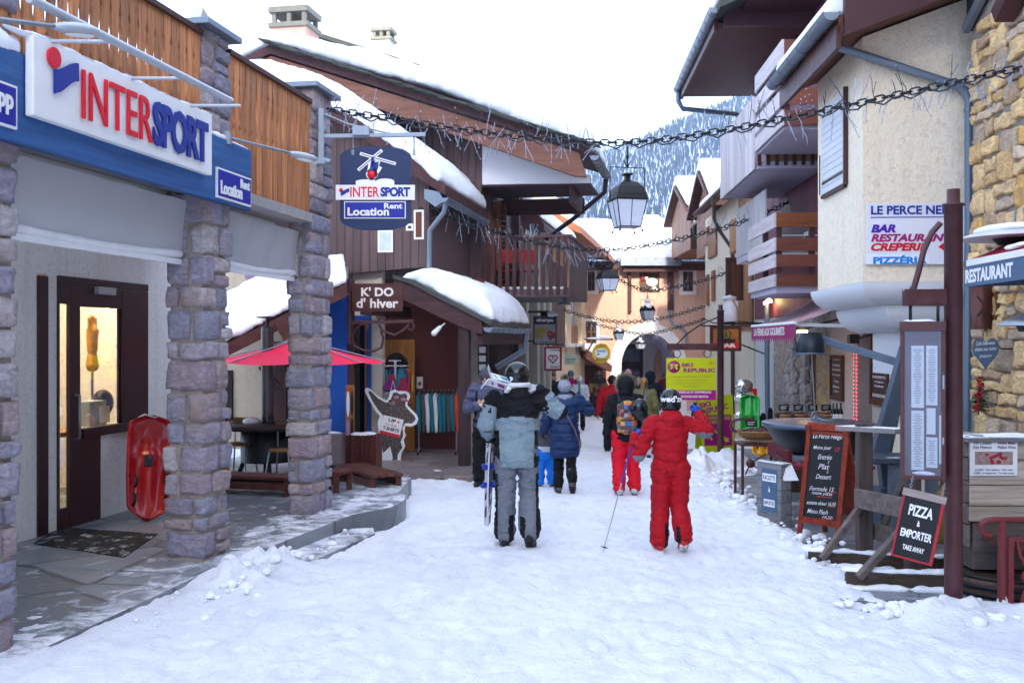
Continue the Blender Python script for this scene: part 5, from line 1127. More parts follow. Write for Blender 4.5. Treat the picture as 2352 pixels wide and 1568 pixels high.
g=MB(MR);ext(g,[(EX,EZ-.1),(7.5,EZ+1.9),(7.5,EZ+2.1),(EX,EZ+.05)],17.3,23.3);build('roof',g,SLATEC,fl)
g=MB(MR);ext(g,[(EX-.05,EZ+.02),(EX-.03,EZ+.4),(EX+.3,EZ+.65),(7.5,EZ+2.6),(7.5,EZ+2.1),(EX,EZ+.04)],17.35,23.3);build('roof_snow',fused(wob(g,.03,2),.07,4),ROOFSNOW,fl)
ge0,ge1=MR @ Vector((EX-.03,17.6,EZ)),MR @ Vector((EX-.03,23.3,EZ));gutter(fl,ge0,ge1,.1,12)
g=MB();a=ge1+Vector((0,-.1,-.05));g.tube([a,a+Vector((0,0,-.25)),a+Vector((.1,0,-.42)),at(1690,262,23.4),at(1702,268,23.4)],.06,8);build('drain_pipe',g,PIPE,fl)
g=MB();g.tube([at(1762,690,21.3),at(1762,850,21.3),at(1764,1020,21.3)],.055,10);build('drain_pipe',g,PIPE,fl)
g=MB(MR);g.box(5.2,9,14.3,23.4,6.201,7.2);build('attic_wall',g,CREAMR,fl)
sh_=thing('stone_house','ochre rubble stone house at the right edge with a dark boarded gable','house',MR @ T(4.4,6,-2.1))
SX_=4.33;SY=10.72
PALO=[(.606,.385,.17),(.716,.485,.24),(.496,.336,.19),(.765,.522,.25),(.455,.336,.235),(.647,.373,.12),(.606,.459,.31),(.386,.286,.2)]
zk=on_x(MR,2231,70,SX_).z
g=MB(MR);A4=Matrix(((0,0,-1,0),(1,0,0,0),(0,1,0,0),(0,0,0,1)))
g.prism([(SY,-2.6),(SY,zk),(2,zk+4.2),(-9,zk+4.2),(-9,-2.6)],-9,-SX_,A4);build('wall',g,stucco('stone house mortar',(.30,.265,.235),30,.9,.3),sh_)
g=MB(MR);r=random.Random(11);z=-2.3
while z < 4.6:
    h=r.uniform(.16,.30);y=7.2+r.uniform(0,.3)
    while y < SY-.02:
        w_=min(r.uniform(.16,.46),SY-.01-y)
        if w_ > .07 and z+h < zk+(SY-y-w_)*.48:
            if h > .22 and r.random()< .35: parts=((z,z+h*.45),(z+h*.5,z+h))
            else: parts=((z+r.uniform(-.03,.03),z+h+r.uniform(-.03,.03)),)
            for a_,b_ in parts: block(g,SX_-.045+r.uniform(-.012,.012),SX_+.1,y+.012,y+w_-.012,a_+.012,b_-.012,.016,.04,6,r.randrange(999))
        y+=w_
    z+=h
build('facing_stones',g,stones('ochre facing',PALO,8),sh_)
g=MB(MR);g.prism([(SY+.02,zk-.02),(SY+.02,zk+3),(-9,zk+8),(-9,zk+4.4),(2,zk+4.3)],-9,-SX_+.06,A4);build('gable_boarding',g,cladding('dark gable boards',(.045,.038,.035),(.025,.02,.02),1,.12),sh_)
g=MB(MR);g.bar((SX_-.07,SY+.03,zk),(SX_-.07,2,zk+4.25),.06,.1);build('verge_trim',g,ZINC,sh_)
g=MB(MR);a=on_x(MR,2326,30,SX_-.1);g.bar((SX_-.15,a.y+.1,a.z),(SX_-.15,a.y-2,a.z+1.3),.18,.16);build('roof_beam',g,FASC,sh_)
r2=thing('cream_house','cream and orange boarded house with snow on its tiled eaves past the flats','house',MR @ T(5,28,-2.7))
g=MB(MR);g.box(FX,9,23.6,31.5,-3.2,3.8);build('wall',g,stucco('warm cream render',(.72,.64,.50),16,.2),r2)
g=MB(MR);g.box(FX-.05,FX-.001,23.6,25.4,.3,3.7);build('boarding',g,cladding('orange larch boards',(.46,.22,.07),(.36,.16,.045),1,.3,.03),r2)
g=MB(MR);g.box(FX-.3,FX-.051,24.0,25.2,2.2,2.3);g.box(FX-.3,FX-.27,24,25.2,2.3,3.0);build('wooden_balcony',g,wood('orange larch',(.48,.22,.06),(.36,.15,.04),1),r2)
def house_roof(par,ex,ez,y0,y1,slope,w,th,tiles=True):
    g=MB(MR);ext(g,[(ex,ez-.12),(ex+w,ez-.12+slope*w),(ex+w,ez+slope*w),(ex,ez)],y0,y1);build('roof',g,wood('eaves wood',(.22,.11,.07),(.14,.07,.05),1),par)
    g=MB(MR);n=int((y1-y0)/.16)*tiles
    for i in range(n): y=y0+(y1-y0)*i/n;g.tube([(ex-.06,y,ez-.06),(ex+.3,y,ez+.06)],.05,6)
    if tiles: build('eaves_tiles',g,pm('brown tiles',(.17,.09,.08),.7,snow=.35,var=.2),par)
    g=MB(MR);ext(g,[(ex+.1,ez+.02),(ex+.12,ez+th*.6),(ex+.4,ez+th+.1),(ex+w,ez+slope*w+th),(ex+w,ez+slope*w)],y0,y1);build('roof_snow',fused(wob(g,.03,1.5),.09,4),ROOFSNOW,par)
house_roof(r2,4.0,3.85,24.5,30.3,.75,3,.45)
g=MB(MR);a=MR.inverted()@ at(1630,445,27);g.tube([(3.95,26.2,3.8),(3.97,26.2,3.2),(4.1,26.2,2.9),(4.44,26.2,2.4),(4.45,26.2,-3)],.05,8);build('drain_pipe',g,pm('brown pipe',(.13,.075,.06),.5),r2)
for px0,px1,py0,py1 in ((1630,1648,520,585),(1621,1629,520,560),(1625,1630,630,700),(1638,1644,620,690)):
    y0_,y1_=sxr(px1,FX),sxr(px0,FX);za_,zb_=on_x(MR,px1,py1,FX).z,on_x(MR,px1,py0,FX).z
    g=MB(MR);g.box(FX-.06,FX-.001,y0_,y1_,za_,zb_);build('window_shutter',g,wood('honey shutter',(.42,.19,.06),(.30,.12,.04),2),r2,bevel=.01)
a,b=on_x(MR,1700,688,4.1),on_x(MR,1665,590,4.1)
g=MB(MR);ax=on_y(MR,1666,690,23.2);bx_=on_y(MR,1706,592,23.2);g.box(ax.x,bx_.x,23.15,23.2,ax.z,bx_.z);hs=build('hanging_shutter',g,wood('brown shutter',(.19,.085,.045),(.13,.055,.03),2),r2)
g=MB(MR);t=.07
for x in (ax.x,bx_.x-t): g.box(x,x+t,23.1,23.149,ax.z,bx_.z)
for z in (ax.z,bx_.z-t): g.box(ax.x+t,bx_.x-t,23.1,23.149,z,z+t)
build('shutter_frame',g,BROWNV,hs)
r3=thing('far_house','peach and timber house with snowy eaves beside the archway','house',MR @ T(5,36,-2.9))
g=MB(MR);g.box(6.75,11,33,44.4,-3.4,4.7);build('wall',g,stucco('orange peach render',(.62,.33,.18),16,.2),r3)
house_roof(r3,5.1,4.6,34,40,.75,3.5,.55,False)
g=MB(MR);g.tube([(5.1,39,4.5),(5.15,39,4.0),(6.7,39,3.1),(6.72,39,-3)],.05,8);build('drain_pipe',g,pm('brown pipe',(.13,.075,.06),.5),r3)
for i,(px,pyr,pye,yr,ye) in enumerate(((1601,372,462,34.5,32.6),(1547,410,478,42,39.4))):
    x0=(px-1176)/F*yr;zr_=(784-pyr)/F*yr;ze=(784-pye)/F*ye;o=thing('dormer_house','timber gable under thick roof snow, %s' % ('the taller one beside the slatted balcony' if i==0 else 'the lower one above the peach house'),'house',T(x0,ye,ze),'timber gables far down the street')
    AX=Matrix(((0,0,1,0),(1,0,0,0),(0,1,0,0),(0,0,0,1)));d=yr-ye;x1=x0+4.5
    g=MB();g.prism([(ye+.25,ze-1.6),(yr+d-.25,ze-1.6),(yr+d-.25,ze),(yr,zr_-.5),(ye+.25,ze)],x0+.3,x1,AX);build('wall',g,cladding('far timber',(.36,.19,.11),(.24,.12,.07),1,.25,.04),o)
    g=MB();g.prism([(ye-.2,ze-.15),(yr,zr_-.45),(yr+d+.2,ze-.15),(yr+d+.2,ze-.02),(yr,zr_-.3),(ye-.2,ze-.02)],x0,x1,AX);build('roof',g,BROWNW,o)
    g=MB();g.prism([(ye-.2,ze),(yr,zr_-.28),(yr+d+.2,ze),(yr+d+.15,ze+.45),(yr+.2,zr_+.1),(yr-.2,zr_+.1),(ye-.15,ze+.42)],x0+.05,x1,AX);build('roof_snow',fused(wob(g,.05,1),.09,4),ROOFSNOW,o)
g=MB(MR);g.box(FX+.03,FX+.5,21.4,23.59,-3,.9);build('white_pier',g,SMOOTHW,fl)
# ------------------------------------------------------------------ signs, lanterns, chains
MAGS=pm('magenta print',(.40,.008,.22),.4,var=.03,bump=0);LIME=pm('acid yellow board',(.56,.60,.004),.4,var=.03,bump=0)
def panel(name,label,cat,px0,px1,py0,py1,y,mat,d=.02,rz=0,group=None,edge=None,ew=.03):
    a,b=at(px0,py1,y),at(px1,py0,y);c=(a+b)/2;M=facing(c,rz);w=(b.x-a.x)/math.cos(R(rz));h=b.z-a.z
    o=thing(name,label,cat,M,group);g=MB(M);g.boxc((0,0,0),(w,h,d));build('board',g,mat,o,bevel=.003)
    if edge:
        g=MB(M);e_=ew
        g.boxc((-w/2,0,.004),(e_,h+e_,d+.012));g.boxc((w/2,0,.004),(e_,h+e_,d+.012));g.boxc((0,-h/2,.004),(w-e_,e_,d+.010));g.boxc((0,h/2,.004),(w-e_,e_,d+.010));build('edging',g,edge,o)
    return o,M,w,h
def words(o,M,w,h,rows,z,nm='lettering',mat=None):
    """rows: text, centre x, centre y, width, height as fractions of the board"""
    g=MB(M)
    for t,x,y,tw,th,*b in rows: g.text(t,T(x*w,y*h,z),tw*w,th*h,.003,b[0] if b else .02,b[1] if len(b)> 1 else 0)
    return build(nm,g,mat,o)
ICE=pm('pale light string',(.40,.44,.54),.3,var=.1,bump=0);ICED=pm('dark twig string',(.07,.075,.10),.5,var=.2,bump=0)
def chain(label,pts,link,twigs,L,seed,lights=True,group='chains with icicle lights across the street'):
    r=random.Random(seed);pts=[Vector(p) for p in pts]
    C=[]
    for i in range(len(pts)-1):
        p0=pts[max(i-1,0)];p1=pts[i];p2=pts[i+1];p3=pts[min(i+2,len(pts)-1)]
        for k in range(24):
            t=k/24;C.append(.5*((2*p1)+(p2-p0)*t+(2*p0-5*p1+4*p2-p3)*t*t+(3*p1-p0-3*p2+p3)*t**3))
    C.append(pts[-1]);acc=[0]
    for a,b in zip(C,C[1:]): acc.append(acc[-1]+(b-a).length)
    def pos(s):
        s=min(max(s,0),acc[-1]-1e-4);i=max(j for j in range(len(acc)) if acc[j] <= s);t=(s-acc[i])/(acc[i+1]-acc[i]);return C[i].lerp(C[i+1],t),(C[i+1]-C[i]).normalized()
    tot=acc[-1];o=thing('light_chain',label,'chain',T(pts[0]),group)
    g=MB();n=int(tot/(link*.78))
    for k in range(n):
        p,d=pos(tot*(k+.5)/n);up=Vector((0,0,1));x=d;yv=(up if k % 2 else d.cross(up)).normalized();a=link/2;b=link*.30
        ring=[p+x*(a-b)*(1 if math.cos(t)> 0 else-1)+x*b*math.cos(t)+yv*b*math.sin(t) for t in np.linspace(.1,.1+2*math.pi,11)[:-1]]
        g.tube(ring,link*.085,5,closed=True)
    build('chain_links',g,BLACKM,o)
    g=MB();m=90;cable=[pos(tot*k/m)[0]+Vector((0,0,-link*.35+.3*link*math.sin(k*1.9))) for k in range(m+1)];g.tube(cable,link*.09,5);build('cable',g,ICED,o)
    if twigs:
        g=MB();ends=[]
        for k in range(twigs):
            p,d=pos(tot*(k+r.uniform(.1,.9))/twigs);up=1 if r.random()< .45 else-1;ln=L*r.uniform(.35,1)
            dirv=Vector((d.x*r.uniform(-.6,.6),d.y*r.uniform(-.6,.6)+r.uniform(-.3,.3),up)).normalized();q=[p-dirv*ln*.25]
            for s_ in range(5): q.append(q[-1]+(dirv+Vector((r.uniform(-.22,.22),r.uniform(-.2,.2),0))).normalized()*ln*.25)
            g.k=0 if (up < 0 or r.random()< .3) else 1;g.tube(q,[link*.042]*5+[link*.02],4)
            if r.random()< .5: b=q[2];dv=(dirv+Vector((r.uniform(-.9,.9),0,0))).normalized();g.tube([b,b+dv*ln*.3,b+dv*ln*.5],link*.035,4)
            for e_ in q[2:]:
                if r.random()< .5: g.k=0;g.ell(e_,(link*.065,link*.065,link*.11),6,4)
        w_=build('icicle_lights',g,[ICE,ICED],o);w_['kind']='stuff'
    return o
def lantern(label,px,py_top,py_box,py_bot,y,w,snow=0,hang=None,g_='lanterns hanging over the street'):
    """py_top: hook, py_box: top of the bow, py_bot: bottom of the glass; w = widest part in metres"""
    top,bt,bb=at(px,py_top,y),at(px,py_box,y),at(px,py_bot,y);H=bt.z-bb.z
    o=thing('street_lantern',label,'lantern',T(bb),g_);c=Vector((top.x,y,0));z0=bb.z
    M=T(c.x,c.y,0)@ RZ(12);g=MB(M);hw=w*.50
    def lv(f): return z0+H*f
    g.tube([(-hw*.98,0,lv(.45)),(-hw*.98,0,lv(1)),(hw*.98,0,lv(1)),(hw*.98,0,lv(.45))],w*.018,6)
    g.tube([(0,0,lv(1)),(0,0,top.z)],w*.02,6);g.ell((0,0,(lv(1)+top.z)/2),(w*.04,w*.04,w*.08),8,6)
    for s_ in (-1,1): g.tube([(s_*w*.10,0,lv(1.12)),(s_*w*.02,0,lv(1.02)),(0,0,lv(1))],w*.015,5)
    build('hanger',g,BLACKM,o)
    g=MB(M);pr=[(hw*.98,.44),(hw*1.02,.46),(hw*.98,.485),(hw*.92,.56),(hw*.78,.66),(hw*.5,.74),(hw*.22,.78),(hw*.18,.80),(hw*.18,.86),(hw*.34,.875),(hw*.30,.90),(.001,.92)]
    M4=M @ RZ(45)
    g.M=M4;g.lathe([(r_*1.25,lv(f)) for r_,f in pr[:6]]+[(r_*1.1,lv(f)) for r_,f in pr[6:]],4,sm=False);build('lamp_hood',g,BLACKM,o,bevel=w*.01)
    g=MB(M4);g.lathe([(hw*.80,lv(.0)),(hw*1.18,lv(.44))],4,sm=False);build('lamp_glass',g,pm('frosted lantern glass',(.62,.66,.74),.25,var=.06,sc=3,bump=0),o)
    g=MB(M4)
    for k in range(4):
        a=math.pi/2*k;ca,sa=math.cos(a),math.sin(a);g.tube([(hw*.81*ca,hw*.81*sa,lv(0)),(hw*1.2*ca,hw*1.2*sa,lv(.45))],w*.016,5);b=a+math.pi/2
        g.tube([(hw*.81*ca,hw*.81*sa,lv(0)),(hw*.81*math.cos(b),hw*.81*math.sin(b),lv(0))],w*.016,5);g.tube([(hw*1.2*ca,hw*1.2*sa,lv(.445)),(hw*1.2*math.cos(b),hw*1.2*math.sin(b),lv(.445))],w*.018,5)
        g.tube([(hw*.8*ca,hw*.8*sa,lv(0)),(hw*.88*ca,hw*.88*sa,lv(-.06))],w*.016,5);g.ell((hw*.9*ca,hw*.9*sa,lv(-.07)),(w*.035,)*3,6,5)
        g.tube([((hw*.81*ca+hw*.81*math.cos(b))/2,(hw*.81*sa+hw*.81*math.sin(b))/2,lv(0)),((hw*1.19*ca+hw*1.19*math.cos(b))/2,(hw*1.19*sa+hw*1.19*math.sin(b))/2,lv(.44))],w*.011,5)
    build('lamp_frame',g,BLACKM,o)
    if snow: g=MB(M);g.ell((0,0,lv(.62)),(hw*.85,hw*.85,H*.2),12,8);g.ell((0,0,lv(.93)),(hw*.42,hw*.42,H*.13),12,8);build('snow_cap',fused(wob(g,w*.05,6),w*.06,2),ROOFSNOW,o)
    return o
chain('black chain with icicle lights from the third stone pillar to the ochre stone house',[at(752,250,11.05),at(1000,288,11.0),at(1240,318,10.9),at(1435,327,10.7),at(1640,303,10.5),at(1900,252,10.1),at(2120,205,9.7),at(2420,138,9.2)],.105,120,.36,1)
lantern('largest black lantern, hanging from the nearest chain',1441,335,385,522,10.7,.395)
chain('chain of icicle lights from the chalet wing to the slatted balconies',[at(965,478,17.3),at(1100,520,18),at(1250,560,18.7),at(1395,573,19),at(1560,548,19.3),at(1720,503,19.6),at(1860,440,19.9)],.115,95,.40,2)
lantern('second black lantern, free of snow, hanging in front of the peach house',1396,578,606,667,19,.41)
chain('icicle chain running in front of the peach house windows',[at(1348,597,25.3),at(1420,640,25.4),at(1486,665,25.5),at(1580,652,25.5),at(1660,628,25.6),at(1730,590,25.7)],.12,52,.42,3)
lantern('lantern with two balls of snow on it above the archway',1487,672,688,734,25.5,.37,1)
chain('icicle chain just above the top of the archway',[at(1240,690,32),at(1330,722,32.3),at(1422,738,32.5),at(1520,730,32.6),at(1620,702,32.7)],.14,40,.45,4)
lantern('small lantern with a pointed cap of snow left of the archway',1421,742,748,780,32.5,.34,1)
chain('farthest icicle chain crossing the white archway',[at(1350,738,40),at(1470,765,40.3),at(1560,750,40.5),at(1625,730,40.6)],.16,26,.5,5)
lantern('palest lantern hanging inside the mouth of the archway',1471,768,776,801,40.3,.40,1)
def sign_post(label,px,y,py_top,w,arm_px,arm_py,group='maroon sign posts along the right side'):
    p=at(px,784,y);zt=at(px,py_top,y).z;zb=gz(y)-.1;o=thing('sign_post',label,'post',T(p.x,y,gz(y)),group)
    g=MB(T(p.x,y,0));r_=w/2;g.lathe([(r_,zb),(r_,zb+.25),(r_*1.02,zb+.26),(r_*1.02,zb+.28),(r_,zb+.29),(r_,zt-.12),(r_*1.22,zt-.12),(r_*1.22,zt-.105),(r_*.72,zt-.10),(r_*.72,zt),(.001,zt+.002)],24);build('pole',g,BROWN,o)
    za=at(px,arm_py,y).z;xa=at(arm_px,784,y).x;g=MB();g.box(xa,p.x-r_*.9,y-.035,y+.035,za-.06,za+.06);build('arm',g,BROWN,o,bevel=.004)
    return o,p.x,za
o,xpole,za=sign_post('nearest maroon post carrying the glazed menu case',2190,7.24,435,.128,2076,683)
g=MB();Y_=7.24
g.tube([at(2160,512,Y_),at(2140,535,Y_),at(2122,575,Y_),at(2108,630,Y_),at(2098,665,Y_)],.022,8);g.tube([at(2098+7*math.cos(t),668+9*math.sin(t),Y_) for t in np.linspace(0,6.28,12)],.012,6);build('brace',g,BROWN,o)
g=MB();g.box(xa_-.0,xa_+.0,0,0,0,0) if False else None
a=at(2118,668,Y_);g.ell((a.x,Y_,a.z+.003),(.14,.03,.014));build('snow_cap',g,ROOFSNOW,o)
Mc=T(at(2120,920,Y_))@ RZ(-24)
cw,chh,cd=.30,1.13,.10
o=thing('menu_case','maroon glazed menu case with paper menus hanging from the nearest post','display case',Mc)
g=MB(Mc);t=.03;g.box(-cw/2,cw/2,-cd/2+.02,cd/2,-chh/2,chh/2);build('case_back',g,BROWN,o,bevel=.004)
g=MB(Mc)
for x in (-cw/2+.012,cw/2-.012): g.box(x-.014,x+.014,-cd/2-.02,-cd/2+.021,-chh/2,chh/2)
g.box(-cw/2-.006,cw/2+.006,-cd/2-.03,cd/2+.006,chh/2-.06,chh/2+.01);g.box(-cw/2+.027,cw/2-.027,-cd/2-.02,-cd/2+.02,-chh/2,-chh/2+.03);build('case_frame',g,BROWN,o,bevel=.004)
g=MB(Mc);g.box(-cw/2+.027,cw/2-.027,-cd/2-.012,-cd/2-.008,-chh/2+.03,chh/2-.06);build('case_glass',g,glass('case glass',(.93,.95,1),.18),o)
g=MB(Mc);yb=-cd/2+.018
for x,w_,z0,z1 in ((-.035,.085,-.05,.40),(.06,.075,-.03,.40),(-.035,.085,-.50,-.07),(.055,.06,-.24,-.05),(.06,.075,-.48,-.26),(.118,.02,-.45,-.10)): g.box(x-w_/2,x+w_/2,yb-.002,yb,z0,z1)
build('menu_sheets',g,pm('menu paper',(.68,.70,.66),.7,var=.06,bump=0),o)
g=MB(Mc);r=random.Random(2)
for x,w_,z0,z1 in ((-.035,.085,-.05,.40),(.06,.075,-.03,.40),(-.035,.085,-.50,-.07),(.06,.075,-.48,-.26)):
    z=z1-.03
    while z > z0+.02:
        l=w_*r.uniform(.3,.75);g.box(x-l/2,x+l/2,yb-.0035,yb-.0022,z,z+.004);z -= .0125
build('menu_print',g,pm('grey print',(.15,.15,.18),.7,bump=0),o)
g=MB(Mc);g.ell((0,-.01,-chh/2+.04),(cw*.4,.03,.02));g.ell((-.02,0,chh/2+.012),(.12,.05,.016));build('snow_cap',fused(wob(g,.01,20),.008,2),ROOFSNOW,o)
for x in (-.085,.10):
    g=MB(Mc);g.tube([(x,.03*math.sin(t),chh/2+.07+.065*math.cos(t)) for t in np.linspace(0,6.28,14)],.011,6);build('hanging_ring',g,BLACKM,o)
g=MB(Mc);g.boxc((cw/2-.012,-cd/2-.024,.14),(.012,.01,.10));g.boxc((cw/2-.014,-cd/2-.024,-.28),(.012,.012,.05));build('latch',g,STEEL,o)
Mp=T(at(2108,1212,7.05))@ RZ(-26)@ RY(11);pw,ph=.26,.46
o=thing('pizza_board','tilted black board lettered Pizza à emporter hanging under the menu case','sign',Mp)
g=MB(Mp @ RX(90));g.boxc((0,0,0),(pw,ph,.018));build('board',g,pm('board black',(.012,.012,.016),.35,var=.1,bump=.02),o)
g=MB(Mp @ RX(90));e_=.014
g.boxc((pw/2,0,.004),(e_*1.6,ph+e_,.032));g.boxc((-pw/2,0,.004),(e_,ph+e_,.032));g.boxc((0,-ph/2,.004),(pw-e_,e_,.030));build('red_frame',g,pm('red frame paint',(.42,.03,.045),.45),o,bevel=.003)
g=MB(Mp @ RX(90));g.boxc((0,ph/2+.005,.004),(pw+.03,.05,.034));build('top_batten',g,wood('grey batten',(.42,.36,.33),(.28,.23,.21),0,.8,.1),o,bevel=.004)
words(o,Mp @ RX(90),pw,ph,[('PIZZA',0,.26,.62,.17,.03),('à',.0,.07,.07,.09,.03),('EMPORTER',0,-.11,.80,.13,.03),('TAKE AWAY',0,-.33,.55,.08,.03)],.0095,mat=WHITE)
for x in (-.10,.11):
    g=MB(Mp)
    for k in range(5): g.tube([(x+(.008*math.cos(t) if k % 2 else 0),(0 if k % 2 else .008*math.cos(t)),ph/2+.035+.02*k+.014*math.sin(t)) for t in np.linspace(0,6.28,9)[:-1]],.003,4,closed=True)
    build('hanging_chain',g,STEEL,o)
Y_=19.1
o,xp,za=sign_post('farther maroon post carrying the yellow ski rental board',1655,Y_,700,.125,1532,796)
g=MB();g.tube([at(1650,728,Y_),at(1610,745,Y_),at(1580,765,Y_),at(1555,790,Y_)],.015,6);build('brace',g,BLACKM,o)
o,M,w,h=panel('rental_board','yellow and magenta ski rental board hanging from the farther post','sign',1530,1644,822,918,19.0,LIME,.03)
g=MB(M);g.boxc((0,-h/2+h*.115,.003),(w*1.001,h*.235,.032));build('magenta_band',g,MAGS,o)
words(o,M,w,h,[('SKI',-.08,.335,.23,.095,.04),('REPUBLIC',.165,.21,.64,.10,.04)],.0155,'magenta_lettering',MAGS)
words(o,M,w,h,[('LOCATION SKI ET SNOWBOARD',.02,-.315,.78,.055),('SKI & SNOWBOARD RENTAL',.0,-.42,.70,.055)],.0195,'white_lettering',WHITE)
words(o,M,w,h,[('UNE ÉQUIPE DE PROFESSIONNELS À VOTRE SERVICE',0,.055,.84,.035,.0),('MATÉRIEL DE QUALITÉ AU MEILLEUR PRIX',0,-.03,.65,.035,0),('ÉQUIPEMENTS POUR ENFANTS & ADULTES',0,-.10,.70,.03,0),('VENTE ACCESSOIRES',0,-.175,.34,.03,0)],.0155,'small_print',pm('olive print',(.30,.31,.05),.5,bump=0))
g=MB(M);g.lathe([(1e-4,.0155),(w*.125,.0155),(w*.125,.019),(1e-4,.019)],26,T(-w*.345,h*.29,0));build('emblem_disc',g,MAGS,o)
g=MB(M);Mx=T(-w*.345,h*.29,0);s_=w*.11
for sg in (-1,1): g.prism([(sg*s_*x,s_*y) for x,y in ((.05,.45),(.75,.45),(.75,.12),(.45,.12),(.75,-.35),(.5,-.5),(.12,-.12),(.3,.12),(.3,.25),(.05,.25))],.019,.0215,Mx)
build('emblem_mark',g,LIME,o)
g=MB(M);g.prism([(w*.40-.055,h*.38),(w*.40,h*.38+.045),(w*.40+.055,h*.38),(w*.40,h*.38-.045)],.0155,.018);build('small_diamond',g,pm('gold diamond',(.55,.42,.01),.5,bump=0),o)
for px in (1555,1625):
    g=MB();c=at(px,812,19.05);g.tube([c+Vector((.07*math.cos(t),0,.075*math.sin(t))) for t in np.linspace(0,6.28,18)[:-1]],.008,6,closed=True);build('hanging_ring',g,BLACKM,o)
M=T(at(1651,1044,20.6))@ RZ(8);M.translation.z=gz(20.6)+.02
o=thing('rental_stand','yellow A-frame stand with magenta ski rental poster behind the farther post','sign stand',M)
aw,ahh=.70,1.27;Mf=M @ T(0,0,0)@ RX(-7)@ RX(90)
g=MB(Mf);g.boxc((0,ahh/2+.05,0),(aw,ahh-.1,.03));g.boxc((-aw/2+.05,.05,0),(.1,.2,.03));g.boxc((aw/2-.05,.05,0),(.1,.2,.03));build('front_panel',g,LIME,o,bevel=.004)
g=MB(M @ T(0,.5,0)@ RX(10)@ RX(90));g.boxc((0,ahh/2,0),(aw,ahh,.03));build('back_panel',g,LIME,o)
g=MB(Mf);g.boxc((-.0,ahh*.42,.0165),(aw*.86,ahh*.50,.003));build('poster',g,MAGS,o)
g=MB(Mf @ T(0,0,.0155)@ RZ(12));g.text('SKI',T(.02-.05,ahh*.86,0),.25,.11,.003,.04);g.text('REPUBLIC',T(.17,ahh*.755,0),.56,.12,.003,.04);build('magenta_lettering',g,MAGS,o)
g=MB(Mf);g.text('LOCATION DE SKIS',T(0,ahh*.62,.0185),aw*.78,.07,.003,.02);g.text('SKI RENTAL',T(-.06,ahh*.55,.0185),aw*.5,.06,.003,.02)
for a_ in (-35,-55): g.prism([(-.02,-.15),(.02,-.15),(.02,.15),(-.02,.15)],.0185,.021,T(-.1+(a_+45)*.012,ahh*.36,0)@ RZ(a_+90))
g.prism([(.07*math.cos(t)*(1 if k % 2 else .45),.07*math.sin(t)*(1 if k % 2 else .45)) for k,t in enumerate(np.linspace(0,6.28,11)[:-1])],.0185,.021,T(.18,ahh*.26,0));build('yellow_lettering',g,LIME,o)
WOODS=wood('sign brown',(.13,.055,.04),(.085,.035,.025),0,.5,.1)
o,M,w,h=panel('wooden_sign','brown wooden sign with cream letters in two lines above a scrolled bracket','sign',809,925,651,715,15.9,WOODS,.04)
words(o,M,w,h,[("K' DO",.0,.20,.64,.33,.035),("d' hiver",.0,-.20,.83,.36,.03)],.0205,mat=pm('cream letters',(.74,.70,.66),.5,bump=0))
g=MB();Y_=15.95
g.tube([at(803,640,Y_),at(803,720,Y_),at(803,790,Y_)],.03,8);g.bar(at(803,741,Y_),at(950,737,Y_),.04,.05)
def scroll(pts,r_=.022): g.tube([at(x,y,Y_) for x,y in pts],r_,6)
scroll([(838,760),(845,752),(842,744),(830,745),(815,758),(808,778),(815,795),(835,805),(860,806),(876,798),(880,775),(874,758)]);scroll([(870,745),(880,760),(905,770),(925,760),(940,745)]);scroll([(945,740),(952,750),(946,760),(938,755)],.018)
scroll([(862,720),(870,735),(880,720)],.015);build('scroll_bracket',g,BROWN,o)
o,M,w,h=panel('grocery_sign','hanging grocery sign with a picture of cheese and sausage','sign',1226,1277,727,790,22.6,pm('sherpa picture sky',(.42,.42,.44),.5),.05,edge=pm('grocery frame',(.12,.05,.03),.5))
g=MB(M);g.boxc((0,h*.36,.027),(w,h*.28,.004));build('brown_band',g,pm('dark maroon',(.055,.018,.022),.4),o)
words(o,M,w,h,[('sherpa',0,.36,.76,.17,.04)],.0295,mat=WHITE)
g=MB(M);g.boxc((0,-h*.46,.027),(w,h*.08,.004));build('brown_strip',g,pm('dark maroon',(.055,.018,.022),.4),o)
words(o,M,w,h,[('ALIMENTATION SERVICES',0,-.46,.9,.04,.01)],.0295,'strip_lettering',WHITE)
g=MB(M);g.prism([(-w*.38,h*.08),(-w*.2,h*.14),(w*.12,h*.05),(w*.12,-h*.16),(-w*.38,-h*.12)],.0255,.04);g.prism([(-w*.46,-h*.10),(-w*.1,-h*.08),(-w*.1,-h*.30),(-w*.46,-h*.28)],.0255,.034);build('cheese_picture',g,pm('cheese yellow',(.48,.38,.13),.6),o)
g=MB(M)
for x,y in ((.12,-.1),(.22,-.06),(.32,-.1),(.4,-.14),(.18,-.2),(.3,-.22),(.4,-.24),(.25,-.3)): g.ell((w*x,h*y,.03),(w*.07,h*.055,.012),10,6)
build('sausage_picture',g,pm('sausage red',(.36,.06,.06),.5),o)
g=MB();g.bar(at(1213,716,22.6),at(1262,716,22.6),.03,.05);g.ell(at(1252,722,22.6),(.1,.06,.09));g.tube([at(1213,783,22.6),at(1226,783,22.6)],.02);build('bracket',g,pm('green iron',(.02,.05,.04),.5),o)
g=MB();g.ell(at(1266,722,22.6),(.16,.06,.07));build('snow_cap',g,ROOFSNOW,o)
o,M,w,h=panel('heart_sign','white sign with red frame and red heart beyond the pebble dashed columns','sign',1252,1288,798,849,25.5,pm('white sign',(.72,.70,.72),.5),.04,edge=pm('crimson frame',(.28,.015,.04),.45),ew=.05)
HEART=[(16*math.sin(t)**3/17,(13*math.cos(t)-5*math.cos(2*t)-2*math.cos(3*t)-math.cos(4*t))/17) for t in np.linspace(0,6.28,28)[:-1]]
g=MB(M);
